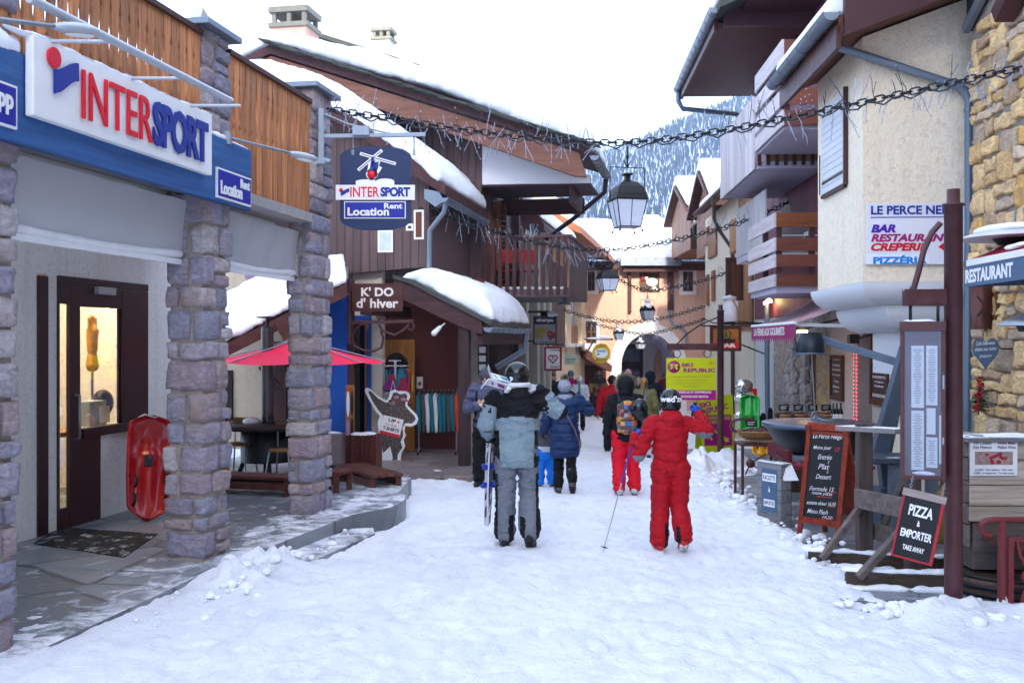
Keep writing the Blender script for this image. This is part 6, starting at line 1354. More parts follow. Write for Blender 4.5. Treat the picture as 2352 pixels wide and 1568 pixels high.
for i in range(len(HEART)):
    (xa,ya),(xb,yb)=HEART[i],HEART[(i+1)% len(HEART)];s_=w*.30;g.bar((xa*s_,ya*s_-.0,.024),(xb*s_,yb*s_,.024),.03,.004,(0,0,1))
g.text('SABINE',T(.0,h*.34,.021),w*.6,h*.09,.003,.02) if False else None
g.text('CANTINE',T(w*.12,h*.38,.021),w*.62,h*.08,.003,.02);g.text('BOURG',T(w*.12,-h*.37,.021),w*.5,h*.09,.003,.02);g.text('& &',T(.02,0,.021),w*.2,h*.08,.003,.02);build('red_marks',g,pm('crimson frame',(.28,.015,.04),.45),o)
g=MB(M);g.bar((-w/2,h/2+.08,0),(w/2+.1,h/2+.08,0),.03);g.tube([(-w*.3,h/2,0),(-w*.3,h/2+.08,0)],.01);g.tube([(w*.3,h/2,0),(w*.3,h/2+.08,0)],.01);build('bracket',g,BLACKM,o)
o,M,w,h=panel('green_sign','pale green faded sign in front of the cream arcade','sign',1297,1326,813,837,30,pm('faded green board',(.42,.48,.40),.6,var=.2),.04)
g=MB(M);g.boxc((0,0,.022),(w*.8,h*.1,.003));g.boxc((0,-h*.22,.022),(w*.6,h*.07,.003));build('faded_stripes',g,pm('faded dark print',(.2,.22,.18),.6),o);g=MB(M);g.bar((-w*.4,h*.5,0),(-w*.4,h*.5+.3,0),.02);g.bar((w*.4,h*.5,0),(w*.4,h*.5+.3,0),.02);build('hangers',g,BLACKM,o)
Yq=33;c=at(1381,811,Yq);M=facing(c);o=thing('photo_sign','oval yellow sign lettered Photo hanging left of the archway','sign',M)
sq=Yq/F;g=MB(M);g.lathe([(1e-4,-.02),(1,-.02),(1,.02),(1e-4,.02)],32,Matrix.Diagonal((21*sq,23*sq,1,1)),sm=False);build('oval_board',g,pm('sign yellow',(.62,.47,.04),.5),o)
g=MB(M);g.lathe([(1e-4,.02),(1,.02),(1,.026),(1e-4,.026)],32,Matrix.Diagonal((15*sq,11*sq,1,1)),sm=False);build('oval_picture',g,pm('picture white',(.72,.76,.80),.5,var=.1,sc=6),o)
g=MB(M);g.boxc((0,5*sq,.027),(20*sq,5*sq,.004));build('picture_sky',g,pm('picture blue',(.16,.42,.62),.5),o)
g=MB(M);g.text('QUISTITI',T(0,16*sq,.021),25*sq,7*sq,.004,.02);g.text('PHOTO',T(0,-16*sq,.021),26*sq,8*sq,.004,.03);g.ell((-7*sq,-2*sq,.028),(3*sq,2*sq,.006));build('brown_lettering',g,pm('olive brown',(.16,.11,.02),.5),o)
g=MB();g.bar(at(1342,779,Yq),at(1408,779,Yq),.05,.06);g.bar(at(1343,818,Yq),at(1363,783,Yq),.05);build('bracket',g,BROWNW,o);g=MB();g.ell(at(1386,775,Yq),(.22,.07,.07));g.ell(at(1376,777,Yq),(.45,.06,.04));build('snow_cap',g,ROOFSNOW,o)
o,M,w,h=panel('shop_sign','orange wooden sign with green fir emblem and red band behind the rental post','sign',1634,1699,752,803,21.8,wood('orange sign board',(.45,.22,.06),(.34,.15,.04),0,.4,.1),.06,edge=wood('sign brown',(.13,.055,.04),(.085,.035,.025),0,.5,.1),ew=.06)
g=MB(M);g.boxc((.0,-h*.30,.032),(w*.88,h*.30,.006));build('red_band',g,RED_T,o);words(o,M,w,h,[('SPAR',.0,-.30,.72,.20,.05)],.036,mat=WHITE)
GRN=pm('emblem green',(.01,.13,.06),.45,bump=0);g=MB(M);s_=h*.20;cy=h*.20
g.tube([(s_*1.1*math.cos(t),cy+s_*1.1*math.sin(t),.033) for t in np.linspace(0,6.28,26)[:-1]],.014,6,closed=True)
g.prism([(-s_*.55,cy-s_*.6),(s_*.55,cy-s_*.6),(s_*.2,cy-s_*.1),(s_*.4,cy-s_*.1),(0,cy+s_*.85),(-s_*.4,cy-s_*.1),(-s_*.2,cy-s_*.1)],.031,.036);build('fir_emblem',g,GRN,o)
g=MB();g.prism([(at(1645,0,21.7).x,at(0,783,21.7).z),(at(1655,0,21.7).x,at(0,778,21.7).z),(at(1690,0,21.7).x,at(0,779,21.7).z),(at(1690,0,21.7).x,at(0,784,21.7).z),(at(1655,0,21.7).x,at(0,787,21.7).z)],-21.75,-21.72,RX(90));build('arrow',g,BLACKM,o)
g=MB();g.bar(at(1610,748,21.8),at(1760,748,21.8),.03);g.tube([at(1612,730,21.8),at(1640,742,21.8),at(1700,738,21.8),at(1755,742,21.8)],.012);g.bar(at(1700,790,21.8),at(1762,815,21.8),.03);build('bracket',g,BLACKM,o)
o=thing('milk_churn','white milk churn on a bracket above the ski rental post','churn',T(at(1676,740,22.5)))
g=MB(T(at(1676,740,22.5)));g.lathe([(.17,0),(.19,.03),(.19,.34),(.12,.44),(.12,.5),(.16,.52),(.16,.57),(.05,.60),(.001,.62)],18);build('can',g,pm('white enamel',(.7,.72,.78),.35),o);g=MB();g.bar(at(1650,743,22.5),at(1765,743,22.5),.05);build('bracket',g,BLACKM,o)
# ------------------------------------------------------------------ right terrace
GREYW=wood('grey driftwood',(.26,.22,.20),(.14,.115,.105),0,.7,.25,.75,.5,.0)
GREYV=wood('grey driftwood upright',(.17,.13,.115),(.085,.065,.06),2,.7,.25,.75,.5)
PALEW=wood('bleached planks',(.52,.46,.39),(.30,.24,.19),0,.7,.25,.7,.4)
REDF=pm('brick red iron',(.22,.045,.05),.5,var=.12,bump=.1)
CHALK=pm('chalk white',(.66,.66,.66),.8,var=.1,bump=0);CHALKR=pm('chalk red',(.62,.06,.08),.8,bump=0)
BOARDB=pm('chalkboard',(.016,.018,.022),.6,var=.35,sc=4,bump=.03)
def hand(g,pts,w,z):
    for a,b in zip(pts,pts[1:]): g.bar((a[0],a[1],z),(b[0],b[1],z),w,.0015,(0,0,1))
y_=10.05;M=T(at(1878,1250,y_).x,y_,gz(y_)+.03)@ RZ(-46)
o=thing('menu_chalkboard','tall chalkboard A-frame with red wooden frame and handwritten menu','chalkboard',M)
bw,bh=.47,1.20;Mf=M @ RX(-11)@ RX(90)
REDW=wood('red varnished frame',(.34,.075,.035),(.20,.035,.018),1,.8,.15,.35)
g=MB(Mf);f_=.05
for x in (-bw/2+f_/2,bw/2-f_/2): g.box(x-f_/2,x+f_/2,0,bh,-.015,.015)
g.box(-bw/2+f_,bw/2-f_,bh-.075,bh,-.014,.014);g.box(-bw/2+f_,bw/2-f_,.17,.235,-.014,.014);build('front_frame',g,REDW,o,bevel=.004)
g=MB(Mf);g.box(-bw/2+f_,bw/2-f_,.235,bh-.075,-.006,.004);build('board',g,BOARDB,o)
g=MB(Mf);w_=bw-2*f_
def chalk(t,x,yf,tw,th,sh=.35): g.text(t,T(x*w_,.235+yf*(bh-.31),.0045)@ RZ(2),tw*w_,th*(bh-.31),.0012,.004,sh)
chalk('Le Perce Neige',.0,.93,.88,.065);chalk('Menu jour',-.12,.80,.55,.055);chalk('Entrée',-.02,.70,.42,.055);chalk('2',.1,.645,.06,.03);chalk('Plat',-.02,.59,.34,.06);chalk('2',.1,.535,.06,.03);chalk('Dessert',.0,.475,.46,.055)
chalk('Formule 15',-.02,.335,.74,.05);chalk('menu pizza',.0,.28,.60,.045);chalk('assiette skieur 16,50',.0,.17,.86,.05);chalk('Menu Flash',-.08,.075,.62,.05);chalk('19,50',.22,.02,.30,.04);build('chalk_writing',g,CHALK,o)
g=MB(Mf)
def rl(x0,x1,yf): hand(g,[(x0*w_,.235+yf*(bh-.31)),(x1*w_,.235+(yf+.006)*(bh-.31))],.006,.005)
rl(-.15,.3,.245);rl(.15,.42,.305);rl(.2,.42,.145);rl(.05,.40,-.0+.012);chalk('12',.32,.80,.14,.045);build('red_chalk',g,CHALKR,o)
Mb=M @ T(0,.02,0)@ RX(17)@ RX(90);g=MB(M @ T(0,.55,0)@ RX(18)@ RX(90))
for x in (-bw/2+f_/2,bw/2-f_/2): g.box(x-f_/2,x+f_/2,0,bh*1.02,-.015,.015)
g.box(-bw/2+f_,bw/2-f_,.235,bh-.05,-.006,.004);build('back_frame',g,REDW,o,bevel=.004)
g=MB(M @ T(0,.55,0)@ RX(18)@ RX(90));g.box(-bw/2+f_,bw/2-f_,.25,bh-.06,-.02,-.0061);build('painted_back',g,pm('blue painted board',(.10,.17,.26),.6,var=.4,sc=5),o)
o=thing('timber_barrier','weathered timber barrier on braced feet between the chalkboard and the pizza board','barrier',T(at(1985,1300,8.9)))
p1,p2=at(1985,784,8.95),at(2096,784,8.25);zb1,zb2=gz(8.95)+.06,gz(8.25)+.06
def tz(py,y): return (784-py)/F*y
g=MB();g.bar((p1.x,p1.y,zb1),(p1.x,p1.y,tz(970,8.95)),.125,.11,(0,1,0));g1=build('barrier_post',wob(g,.004,6),GREYV,o,bevel=.008)
g=MB();g.bar((p2.x,p2.y,zb2),(p2.x,p2.y,tz(1035,8.25)),.11,.11,(0,1,0));build('barrier_post',g,GREYV,o,bevel=.008)
g=MB();g.bar(at(1938,982,9.25),at(2078,990,8.5),.20,.045);
build('top_rail',wob(g,.006,7),pm('frosted plank',(.30,.27,.26),.75,var=.3,sc=10,snow=.62,stretch=(1,6,6)),o,bevel=.006)
g=MB();d_=Vector((0,-.07,0));g.bar(at(1966,1142,8.87),at(2092,1170,8.17),.04,.17);build('middle_rail',wob(g,.004,7),GREYW,o,bevel=.006)
g=MB();g.bar(at(1995,1215,9.05),at(2096,1245,8.36),.04,.15);build('lower_rail',g,GREYW,o,bevel=.006)
g=MB();g.bar(at(1888,1282,8.75),at(1978,1160,8.85),.055,.05);g1=build('brace',g,GREYW,o,bevel=.006)
g=MB();g.bar(at(1972,1326,8.0),at(2082,1205,8.15),.06,.055);build('brace',g,GREYW,o,bevel=.006)
g=MB();g.bar(at(2080,1090,8.9),at(2030,1210,9.05),.05);build('brace',g,GREYW,o,bevel=.006)
for nm,(xa,ya,pya),(xb,yb,pyb) in (('foot',(1856,9.0,1302),(2235,8.6,1318)),('foot',(1942,8.1,1352),(2240,7.9,1362))):
    a,b=at(xa,pya,ya),at(xb,pyb,yb);a.z=gz(ya)+.075;b.z=gz(yb)+.075;g=MB();g.bar(a,b,.13,.11);f_o=build(nm,wob(g,.004,6),wood('wet dark timber',(.12,.085,.06),(.06,.04,.03),0,.7,.2),o,bevel=.006)
    g=MB();r=random.Random(xa)
    for k in range(26):
        p=a.lerp(b,(k+r.random())/26);
        if r.random()< .85: g.ell((p.x,p.y+r.uniform(-.02,.02),p.z+.06),(.07,.055,r.uniform(.012,.035)),8,6)
        if r.random()< .6: g.ell((p.x,p.y-.1,p.z-.06),(.08,.06,r.uniform(.015,.04)),8,6)
    build('foot_snow',fused(wob(g,.01,14),.018,2),SNOW,f_o)
y_=7.75;xl,xr_=at(2226,0,y_).x,at(2420,0,y_).x
o=thing('plank_counter','counter of bleached planks standing on a barrel behind the nearest post','counter',T((xl+xr_)/2,y_,gz(y_)))
g=MB();
rows=[(1014,1054),(1056,1112),(1114,1160),(1162,1196)]
for p0,p1 in rows: g.box(xl+rnd.uniform(-.01,.01),xr_,y_-.02,y_+.005,tz(p1,y_),tz(p0,y_))
build('front_planks',g,PALEW,o,bevel=.004)
g=MB();a=at(2150,0,8.3).x
for z0,z1 in ((-.90,-.74),(-1.08,-.91),(-1.26,-1.09),(-1.42,-1.27),(-1.60,-1.43)): g.box(xl+.02,xr_,y_+.35+rnd.uniform(-.01,.01),y_+.38,z0,z1);g.box(xl-.01,xl+.015,y_+.01,y_+.4,z0,z1)
build('side_planks',g,GREYW,o,bevel=.004)
g=MB();g.box(xl-.04,xr_,y_-.06,y_+.42,tz(1014,y_),tz(1014,y_)+.035);build('counter_top',g,pm('frosted counter',(.22,.21,.22),.7,var=.3,sc=8,snow=.5,stretch=(1,5,5)),o,bevel=.005)
g=MB();g.box(xl+.03,xr_,y_+.0,y_+.34,tz(1308,y_),tz(1200,y_));build('lower_box',g,wood('dark counter box',(.20,.17,.155),(.11,.09,.085),0,.7,.3),o,bevel=.01)
g=MB();g.ell((xl+.33,y_+.1,tz(1011,y_)+.02),(.18,.12,.03));g.ell((xl+.02,y_+.1,tz(1011,y_)+.015),(.06,.1,.015));build('counter_snow',fused(wob(g,.015,12),.012,2),SNOW,o)
o,M,w,h=panel('mulled_wine_notice','white notice for homemade mulled wine pinned to the plank counter','notice',2228,2337,1008,1092,y_-.04,pm('notice paper',(.72,.73,.74),.6,var=.03,bump=.02),.004)
words(o,M,w,h,[('Vin Chaud',-.25,.40,.38,.09,.005),('Home Made',.27,.40,.36,.09,.005),('Fait Maison',-.24,.28,.38,.08,0),('Mulled Wine',.27,.28,.38,.08,0),('4,50€  Sur place  On site',0,-.34,.8,.06,0),('4,50€  A emporter  To take away',0,-.43,.85,.06,0)],.0025,mat=pm('notice ink',(.12,.06,.12),.7,bump=0))
g=MB(M);g.boxc((0,-.02*h,.003),(w*.80,h*.36,.002));build('photo_print',g,pm('photo print',(.34,.24,.22),.5,var=.8,sc=25,bump=0),o)
g=MB(M);r=random.Random(3)
for k in range(16): g.ell((r.uniform(-.05,.08)*w*3,r.uniform(-.15,.12)*h,.004),(w*.05,h*.045,.0015),8,5)
build('berry_print',g,pm('berry print',(.38,.03,.06),.5,bump=0),o)
c=at(2310,1360,7.85);o=thing('barrel','dark wooden barrel with iron hoops under the plank counter','barrel',T(c.x,7.85,gz(7.85)))
zt_=tz(1310,7.85);zb_=gz(7.85)-.03;H=zt_-zb_;g=MB(T(c.x,7.9,zb_));g.lathe([(.33+.07*math.sin(k/8*math.pi),H*k/8) for k in range(9)],26);build('staves',g,wood('barrel oak',(.16,.10,.065),(.08,.05,.035),2,.9,.2),o)
g=MB(T(c.x,7.9,zb_))
for f in (.12,.32,.62,.9): rr=.335+.07*math.sin(f*math.pi);g.lathe([(rr,H*f-.02),(rr+.006,H*f-.02),(rr+.006,H*f+.02),(rr,H*f+.02)],26)
build('hoops',g,BLACKM,o)
Y_=7.28;o=thing('iron_bench','brick red iron bench end with curled armrest in front of the barrel','bench',T(at(2300,1400,Y_)))
g=MB();A=lambda x,y,d=0: at(x,y,Y_)+Vector((0,d,0))
g.tube([A(2275,1228),A(2262,1226),A(2253,1216),A(2254,1203),A(2264,1195),A(2285,1193),A(2420,1193)],.022,8);build('armrest',g,REDF,o)
for px,pt in ((2301,1195),(2320,1235)): g=MB();g.bar(A(px,pt),A(px-1,1412),.04,.05);build('leg',g,REDF,o,bevel=.005)
g=MB();g.bar(A(2318,1237),A(2420,1237),.03);g.tube([A(2336,1238),A(2342,1270),A(2358,1300),A(2385,1330)],.016,6);g.tube([A(2345,1410),A(2350,1370),A(2362,1345),A(2390,1330)],.016,6);g.lathe([(1e-4,-.02),(.05,-.02),(.05,.02),(1e-4,.02)],16,T(A(2362,1325))@ RX(90));build('scrollwork',g,REDF,o)
g=MB()
for k in range(4): a=A(2330,1262);g.box(a.x-.02,a.x+.9,Y_+.03+.11*k,Y_+.12+.11*k,a.z-.015,a.z+.015)
build('seat',g,wood('bench slat',(.16,.07,.05),(.1,.04,.03),0),o)
STB=pm('blue grey steel',(.16,.20,.25),.5,metal=.3,var=.2,sc=6)
o=thing('steel_mast','leaning blue grey steel mast with long arm over the big grill pan','mast',T(at(2035,1050,10.6)))
g=MB();g.bar(at(2012,1062,10.9),at(2088,800,10.4),.17,.12,(0,1,0));g.bar(at(2030,1062,10.95),at(2052,960,10.8),.10,.08);build('prop',g,STB,o,bevel=.008)
g=MB();g.bar(at(1886,779,12.0),at(2095,842,11.0),.05,.085);build('arm',g,STB,o,bevel=.006)
g=MB();g.boxc((at(2040,0,10.8).x,10.8,gz(10.8)+.25),(.25,.25,.5));g.bar(at(2030,1062,10.8),(at(2040,0,10.8).x,10.8,gz(10.8)+.4),.12);build('mast_foot',g,STB,o)
o=thing('terrace_table','dark steel table behind the timber barrier','table',T(at(2075,1160,10.3)))
g=MB();a,b=at(1985,1046,10.4),at(2165,1046,10.4);g.box(a.x,b.x,10.1,10.7,a.z-.05,a.z);t_=build('tabletop',g,pm('dark frosted steel',(.09,.11,.14),.5,metal=.3,snow=.35),o,bevel=.005)
for px in (2054,2140): p=at(px,0,10.2);g=MB();g.box(p.x-.05,p.x+.05,10.15,10.25,gz(10.2),a.z-.051);build('leg',g,STB,o)
for i,(px,pyt,y) in enumerate(((2072,1090,10.9),(2172,1105,10.2))):
    p=at(px,0,y);zb_=gz(y)+.01;H=tz(pyt,y)-zb_;o=thing('gas_bottle','ochre gas bottle under the dark table, %s' % ('left of the menu case' if i==0 else 'behind the pizza board'),'gas bottle',T(p.x,y,zb_),'gas bottles')
    g=MB(T(p.x,y,zb_));g.lathe([(.13,0),(.15,.03),(.15,H*.72),(.13,H*.85),(.06,H*.93),(.05,H),(.001,H+.01)],18);build('tank',g,pm('ochre enamel',(.30,.20,.07),.5,var=.15),o)
    g=MB(T(p.x,y,zb_));g.tube([(.09*math.cos(t),.09*math.sin(t),H+.02) for t in np.linspace(0,5.5,14)],.012,6);build('collar',g,STB,o)
yc=12.1;c=at(1880,970,yc)
o=thing('grill_pan','huge round black grill pan with flat metal lid hung from a cable','grill',T(c.x,yc,gz(yc)))
zr_=c.z;r_=.66;g=MB(T(c.x,yc,zr_));g.lathe([(.30,-.36),(.46,-.34),(.60,-.10),(.63,-.04)],36);build('pan',g,pm('blackened steel',(.045,.052,.065),.45,metal=.5,var=.25),o)
g=MB(T(c.x,yc,zr_));g.lathe([(.63,-.05),(.675,-.045),(.675,.0),(.62,.012),(.3,.035),(.08,.05),(.05,.08),(.001,.085)],40);build('lid',g,pm('galvanised lid',(.15,.185,.23),.35,metal=.6,var=.15,sc=4),o)
g=MB(T(c.x,yc,zr_));g.lathe([(.40,-.52),(.46,-.51),(.47,-.37),(.40,-.361)],30);build('burner_ring',g,STB,o)
for k in range(3): a=2.1*k+.4;g=MB(T(c.x,yc,0));g.bar((.36*math.cos(a),.36*math.sin(a),zr_-.53),(.42*math.cos(a),.42*math.sin(a),gz(yc)),.05);build('leg',g,STB,o)
g=MB(T(c.x,yc,0));g.lathe([(.28,gz(yc)+.02),(.14,gz(yc)+.3),(.10,zr_-.6),(.2,zr_-.53)],18);build('pedestal',g,pm('pale steel pedestal',(.20,.24,.28),.5,metal=.3),o)
g=MB();g.tube([at(1873,962,yc),at(1868,880,12.05),at(1864,812,12.0)],.008,6);g.tube([at(1870,955,yc-.02)+Vector((.03*math.cos(t),0,.05*math.sin(t))) for t in np.linspace(0,6.28,10)],.008,5);g.tube([at(1872,958,yc),at(1895,966,yc-.2),at(1930,962,yc-.1),at(1965,972,yc-.05)],.012,5);build('lid_cable',g,STEEL,o)
o=thing('hood_bucket','black bucket shaped hood at the tip of the steel arm','hood',T(at(1862,790,12.0)))
p=at(1862,812,12.0);g=MB(T(p));g.lathe([(.172,0),(.176,.01),(.128,.255),(.001,.258)],30);build('hood_shell',g,pm('black bucket',(.03,.042,.055),.4,metal=.4,var=.2),o)
g=MB(T(p));g.lathe([(.176,-.008),(.183,0),(.176,.012)],30);build('hood_rim',g,STB,o)
o=thing('red_table','narrow dark red metal table in front of the grill pan','table',T(at(1885,1220,11.4)))
g=MB();a,b=at(1800,1066,11.4),at(2000,1066,11.4);g.box(a.x,b.x,11.25,11.75,a.z-.04,a.z);build('tabletop',g,pm('frosted red table',(.26,.03,.05),.45,snow=.38,var=.1),o,bevel=.006)
for px in (1811,1985):
    p=at(px,0,11.3);g=MB();g.box(p.x-.028,p.x+.028,11.27,11.33,gz(11.3),a.z-.041);build('leg',g,pm('dark red leg',(.15,.02,.03),.5),o)
g=MB();a2,b2_=at(1770,1035,11.6),at(1812,1055,11.3)
g.bar(at(1768,1030,11.9),at(1815,1048,11.35),.06,.14,(0,0,1));g.tube([at(1785,1028,11.7),at(1782,1045,11.6),at(1800,1055,11.4)],.012,6);build('burner_box',g,pm('dark red leg',(.15,.02,.03),.5),o,bevel=.008)
o=thing('paper_menu','white sheet of paper hanging askew from the dark red table','paper',T(at(1813,1080,11.22)))
g=MB();q=[at(1790,1060,11.23),at(1817,1063,11.23),at(1835,1103,11.1),at(1800,1104,11.15)];g.add(q+[v+Vector((0,.004,0)) for v in q],[(0,1,2,3),(7,6,5,4),(0,4,5,1),(1,5,6,2),(2,6,7,3),(3,7,4,0)]);build('sheet',g,pm('notice paper',(.72,.73,.74),.6),o)
g=MB();
def bl(u,v): return (q[0].lerp(q[1],u)).lerp(q[3].lerp(q[2],u),v)+Vector((0,-.003,0))
g.quad(bl(.2,.35),bl(.8,.35),bl(.8,.75),bl(.2,.75));build('sheet_picture',g,pm('faint picture',(.40,.38,.46),.6,var=.5,sc=20),o)
Mx=T(at(1778,1210,11.35).x,11.35,gz(11.35))@ RZ(-60)@ Matrix.Diagonal((.85,.40,.90,1))
o=thing('takeaway_crate','grey wooden crate with a take away board on its street side','crate',Mx)
g=MB(Mx);ch_=.78
for k in range(5): z0=ch_*k/5;g.box(-.22,.22,-.2,-.17,z0+.004,z0+ch_/5-.004);g.box(.19,.22,-.169,.2,z0+.004,z0+ch_/5-.004);g.box(-.22,-.19,-.169,.2,z0+.004,z0+ch_/5-.004)
build('crate_slats',g,wood('grey crate slat',(.30,.30,.31),(.19,.19,.20),0,.7,.2),o,bevel=.003);g=MB(Mx);g.box(-.23,.23,-.21,.2,ch_,ch_+.02);build('crate_lid',g,pm('frosted crate lid',(.25,.26,.28),.7,snow=.5),o)
g=MB(Mx);g.box(-.13,.15,-.212,-.2005,.18,.72);build('crate_board',g,pm('slate blue board',(.10,.17,.27),.5,var=.1),o)
Mt=Mx @ T(.01,-.2125,.46)@ RX(90);g=MB(Mt);g.boxc((0,.15,0),(.25,.10,.002));g.boxc((0,-.17,0),(.20,.09,.002));build('white_strips',g,WHITE,o)
g=MB(Mt);g.text('RACLETTE',T(0,.15,.001),.22,.06,.001,.03);g.text('EMPORTER',T(0,-.17,.001),.18,.05,.001,.03);build('blue_lettering',g,pm('slate blue board',(.10,.17,.27),.5,var=.1),o);g=MB(Mt);g.text('À',T(0,0,0),.04,.07,.002,.03);build('white_lettering',g,WHITE,o)
WICK=pm('wicker',(.40,.24,.11),.7,var=.35,sc=40,bump=.8,bsc=50);SAUS=pm('dried sausage',(.12,.055,.05),.7,var=.5,sc=12)
def basket(label,px,py,y,rx,ry,n,seed,tag_n=1):
    c=at(px,py,y);o=thing('basket',label,'basket',T(c),'wicker baskets of dried sausages');g=MB(T(c));
    g.lathe([(.55,0),(.85,.05),(1,.11),(1.03,.115),(.96,.10),(.8,.04),(.001,.03)],22,Matrix.Diagonal((rx,ry,1,1)));g.tube([(rx*1.01*math.cos(t),ry*1.01*math.sin(t),.115+.008*math.sin(t*16)) for t in np.linspace(0,6.28,40)[:-1]],.012,5,closed=True);build('wicker_bowl',g,WICK,o)
    r=random.Random(seed);g=MB(T(c))
    for k in range(n): a=r.uniform(0,6.28);d=r.uniform(0,.75);x,y2=rx*d*math.cos(a),ry*d*math.sin(a);t=r.uniform(-.6,.6);g.cap((x-.09*math.cos(t),y2-.09*math.sin(t),.08+r.uniform(0,.05)),(x+.09*math.cos(t),y2+.09*math.sin(t),.09+r.uniform(0,.06)),.026,.026,8)
    s_=build('sausages',g,SAUS,o);s_['kind']='stuff'
    for k in range(tag_n):
        M_=T(c+Vector(((k-.5*(tag_n-1))*.2,-.02,.22)))@ RZ(r.uniform(-12,12))@ RX(90);g=MB(M_);g.boxc((0,0,0),(.15,.09,.008));tg=build('price_tag',g,BOARDB,o);g=MB(M_);g.bar((-.05,.012,.005),(.045,.02,.005),.008,.002);g.bar((-.05,-.015,.005),(.03,-.01,.005),.008,.002);build('tag_writing',g,CHALK,tg);g=MB(T(c));g.bar((M_.translation.x-c.x,-.02,.04),(M_.translation.x-c.x,-.02,.2),.008)
        build('tag_stick',g,WICK,tg)
o=thing('basket_table','small dark iron table with a scrolled side holding a wide basket','table',T(at(1735,1050,13.6)))
yt=13.6;a,b=at(1693,1012,yt),at(1785,1012,yt);zt_=a.z-.02;g=MB();g.box(a.x,b.x,yt-.25,yt+.25,zt_-.03,zt_);build('tabletop',g,BROWN,o)
for px in (1697,1781):
    for dy in (-.22,.22): p=at(px,0,yt);g=MB();g.bar((p.x,yt+dy,gz(yt)),(p.x,yt+dy,zt_-.03),.035);build('leg',g,BROWN,o)
g=MB();g.tube([at(1712,1090,yt-.25),at(1718,1075,yt-.25),at(1728,1060,yt-.25),at(1760,1042,yt-.25)],.01,5);g.tube([at(1725,1062,yt-.25),at(1745,1080,yt-.25),at(1765,1088,yt-.25)],.01,5);g.lathe([(1e-4,-.01),(.06,-.01),(.06,.01),(1e-4,.01)],14,T(at(1724,1064,yt-.25))@ RX(90));g.tube([at(1700,962,yt-.2),at(1685,965,yt-.2),at(1678,975,yt-.2),at(1684,988,yt-.2),at(1692,992,yt-.2)],.02,6);g.bar(at(1700,962,yt-.2),at(1730,962,yt-.2),.035);build('scrollwork',g,BROWN,o)
basket('wide basket of dark sausages on the small iron table',1742,1009,yt,.31,.22,30,1,2)
o=thing('basket_shelf','low wooden shelf of baskets along the stone front behind the grill pan','shelf',T(at(1850,970,14.6)))
a,b=at(1780,972,14.6),at(1945,972,14.6);g=MB();g.box(a.x,b.x,14.4,14.9,a.z-.04,a.z);build('shelf_board',g,wood('shelf orange',(.30,.14,.05),(.2,.09,.03),0),o);g=MB();g.box(a.x+.05,b.x-.05,14.45,14.85,gz(14.6),a.z-.041);build('shelf_body',g,wood('shelf dark',(.12,.07,.04),(.07,.04,.025),2),o)
for i,px in enumerate((1800,1833,1866,1897)): basket('small sausage basket on the low shelf, %s' % ('first from the ski shop end','second from the ski shop end','third from the ski shop end','nearest the chalkboard')[i],px,970,14.6,.105,.15,10,i+5)
g=MB();
for i,px in enumerate((1914,1922,1931)):
    o=thing('bottle',('dark bottle with white label beside the last small basket','middle one of three dark bottles on the low shelf','dark bottle at the right end of the low shelf')[i],'bottle',T(at(px,971,14.5)),'bottles on the low shelf');g=MB(T(at(px,971,14.5)));g.lathe([(.035,0),(.036,.17),(.014,.22),(.013,.29),(.001,.291)],12);build('glass_body',g,pm('dark bottle',(.02,.015,.015),.15),o);g=MB(T(at(px,971,14.5)));g.lathe([(.0365,.05),(.0365,.13)],12);build('label',g,WHITE,o)
def slab_sled(name,label,px,pyt,pyb,y,wpx,m,rz=-15,lean=14,knobs=True):
    a,b=at(px,pyb,y),at(px,pyt,y);H=b.z-a.z;w=wpx/F*y;M=T(a)@ RZ(rz)@ RX(-lean)@ RX(90);o=thing(name,label,'sled',M,'plastic sleds outside the ski shop')
    def f(u,v): x=(u-.5)*2;k=min(1,v/.12)**.5*min(1,(1-v)/.06)**.5;return (x*w/2*max(.05,k),v*H,.05*abs(x)**4+.05*math.exp(-((v-.55)/.1)**2)*(1-x*x)-.03*math.exp(-((abs(x)-.45)/.2)**2))
    g=MB(M);g.sheet(f,14,26);t_=build('tray',g,m,o);q=t_.modifiers.new('s','SOLIDIFY');q.thickness=.02
    g=MB(M);g.tube([(-w*.2,H*.35,.0),(-w*.2,H*.38,.06),(-w*.2,H*.46,.06),(-w*.2,H*.5,0)],.015,6);g.tube([(w*.2,H*.35,.0),(w*.2,H*.38,.06),(w*.2,H*.46,.06),(w*.2,H*.5,0)],.015,6);build('brake_levers',g,BLACKM,o)
slab_sled('plastic_sled','green plastic sled standing beside the yellow A-frame',1722,907,1005,17.6,42,pm('green plastic',(.01,.36,.05),.3,coat=.3,bump=0))
slab_sled('plastic_sled','yellow plastic sled low down beside the green sled',1752,990,1046,17.0,48,pm('yellow plastic',(.70,.40,.01),.3,coat=.3,bump=0),10,30)
slab_sled('plastic_sled','small dark red sled beside the yellow one under the basket table',1778,985,1048,16.6,26,pm('crimson plastic',(.42,.01,.03),.3,coat=.3,bump=0),15,20)
o,M,w,h=panel('snow_scooter','white and orange red panel standing behind the green sled','sled',1705,1738,893,985,18.4,WHITE,.06)
g=MB(M);g.boxc((w*.36,0,.035),(w*.26,h,.02));g.boxc((0,h*.47,.035),(w*.98,h*.08,.018));build('red_edge',g,pm('orange red plastic',(.72,.04,.01),.35,bump=0),o)
MY=pm('silver foil',(.62,.62,.60),.15,metal=.9,bump=.3,bsc=12)
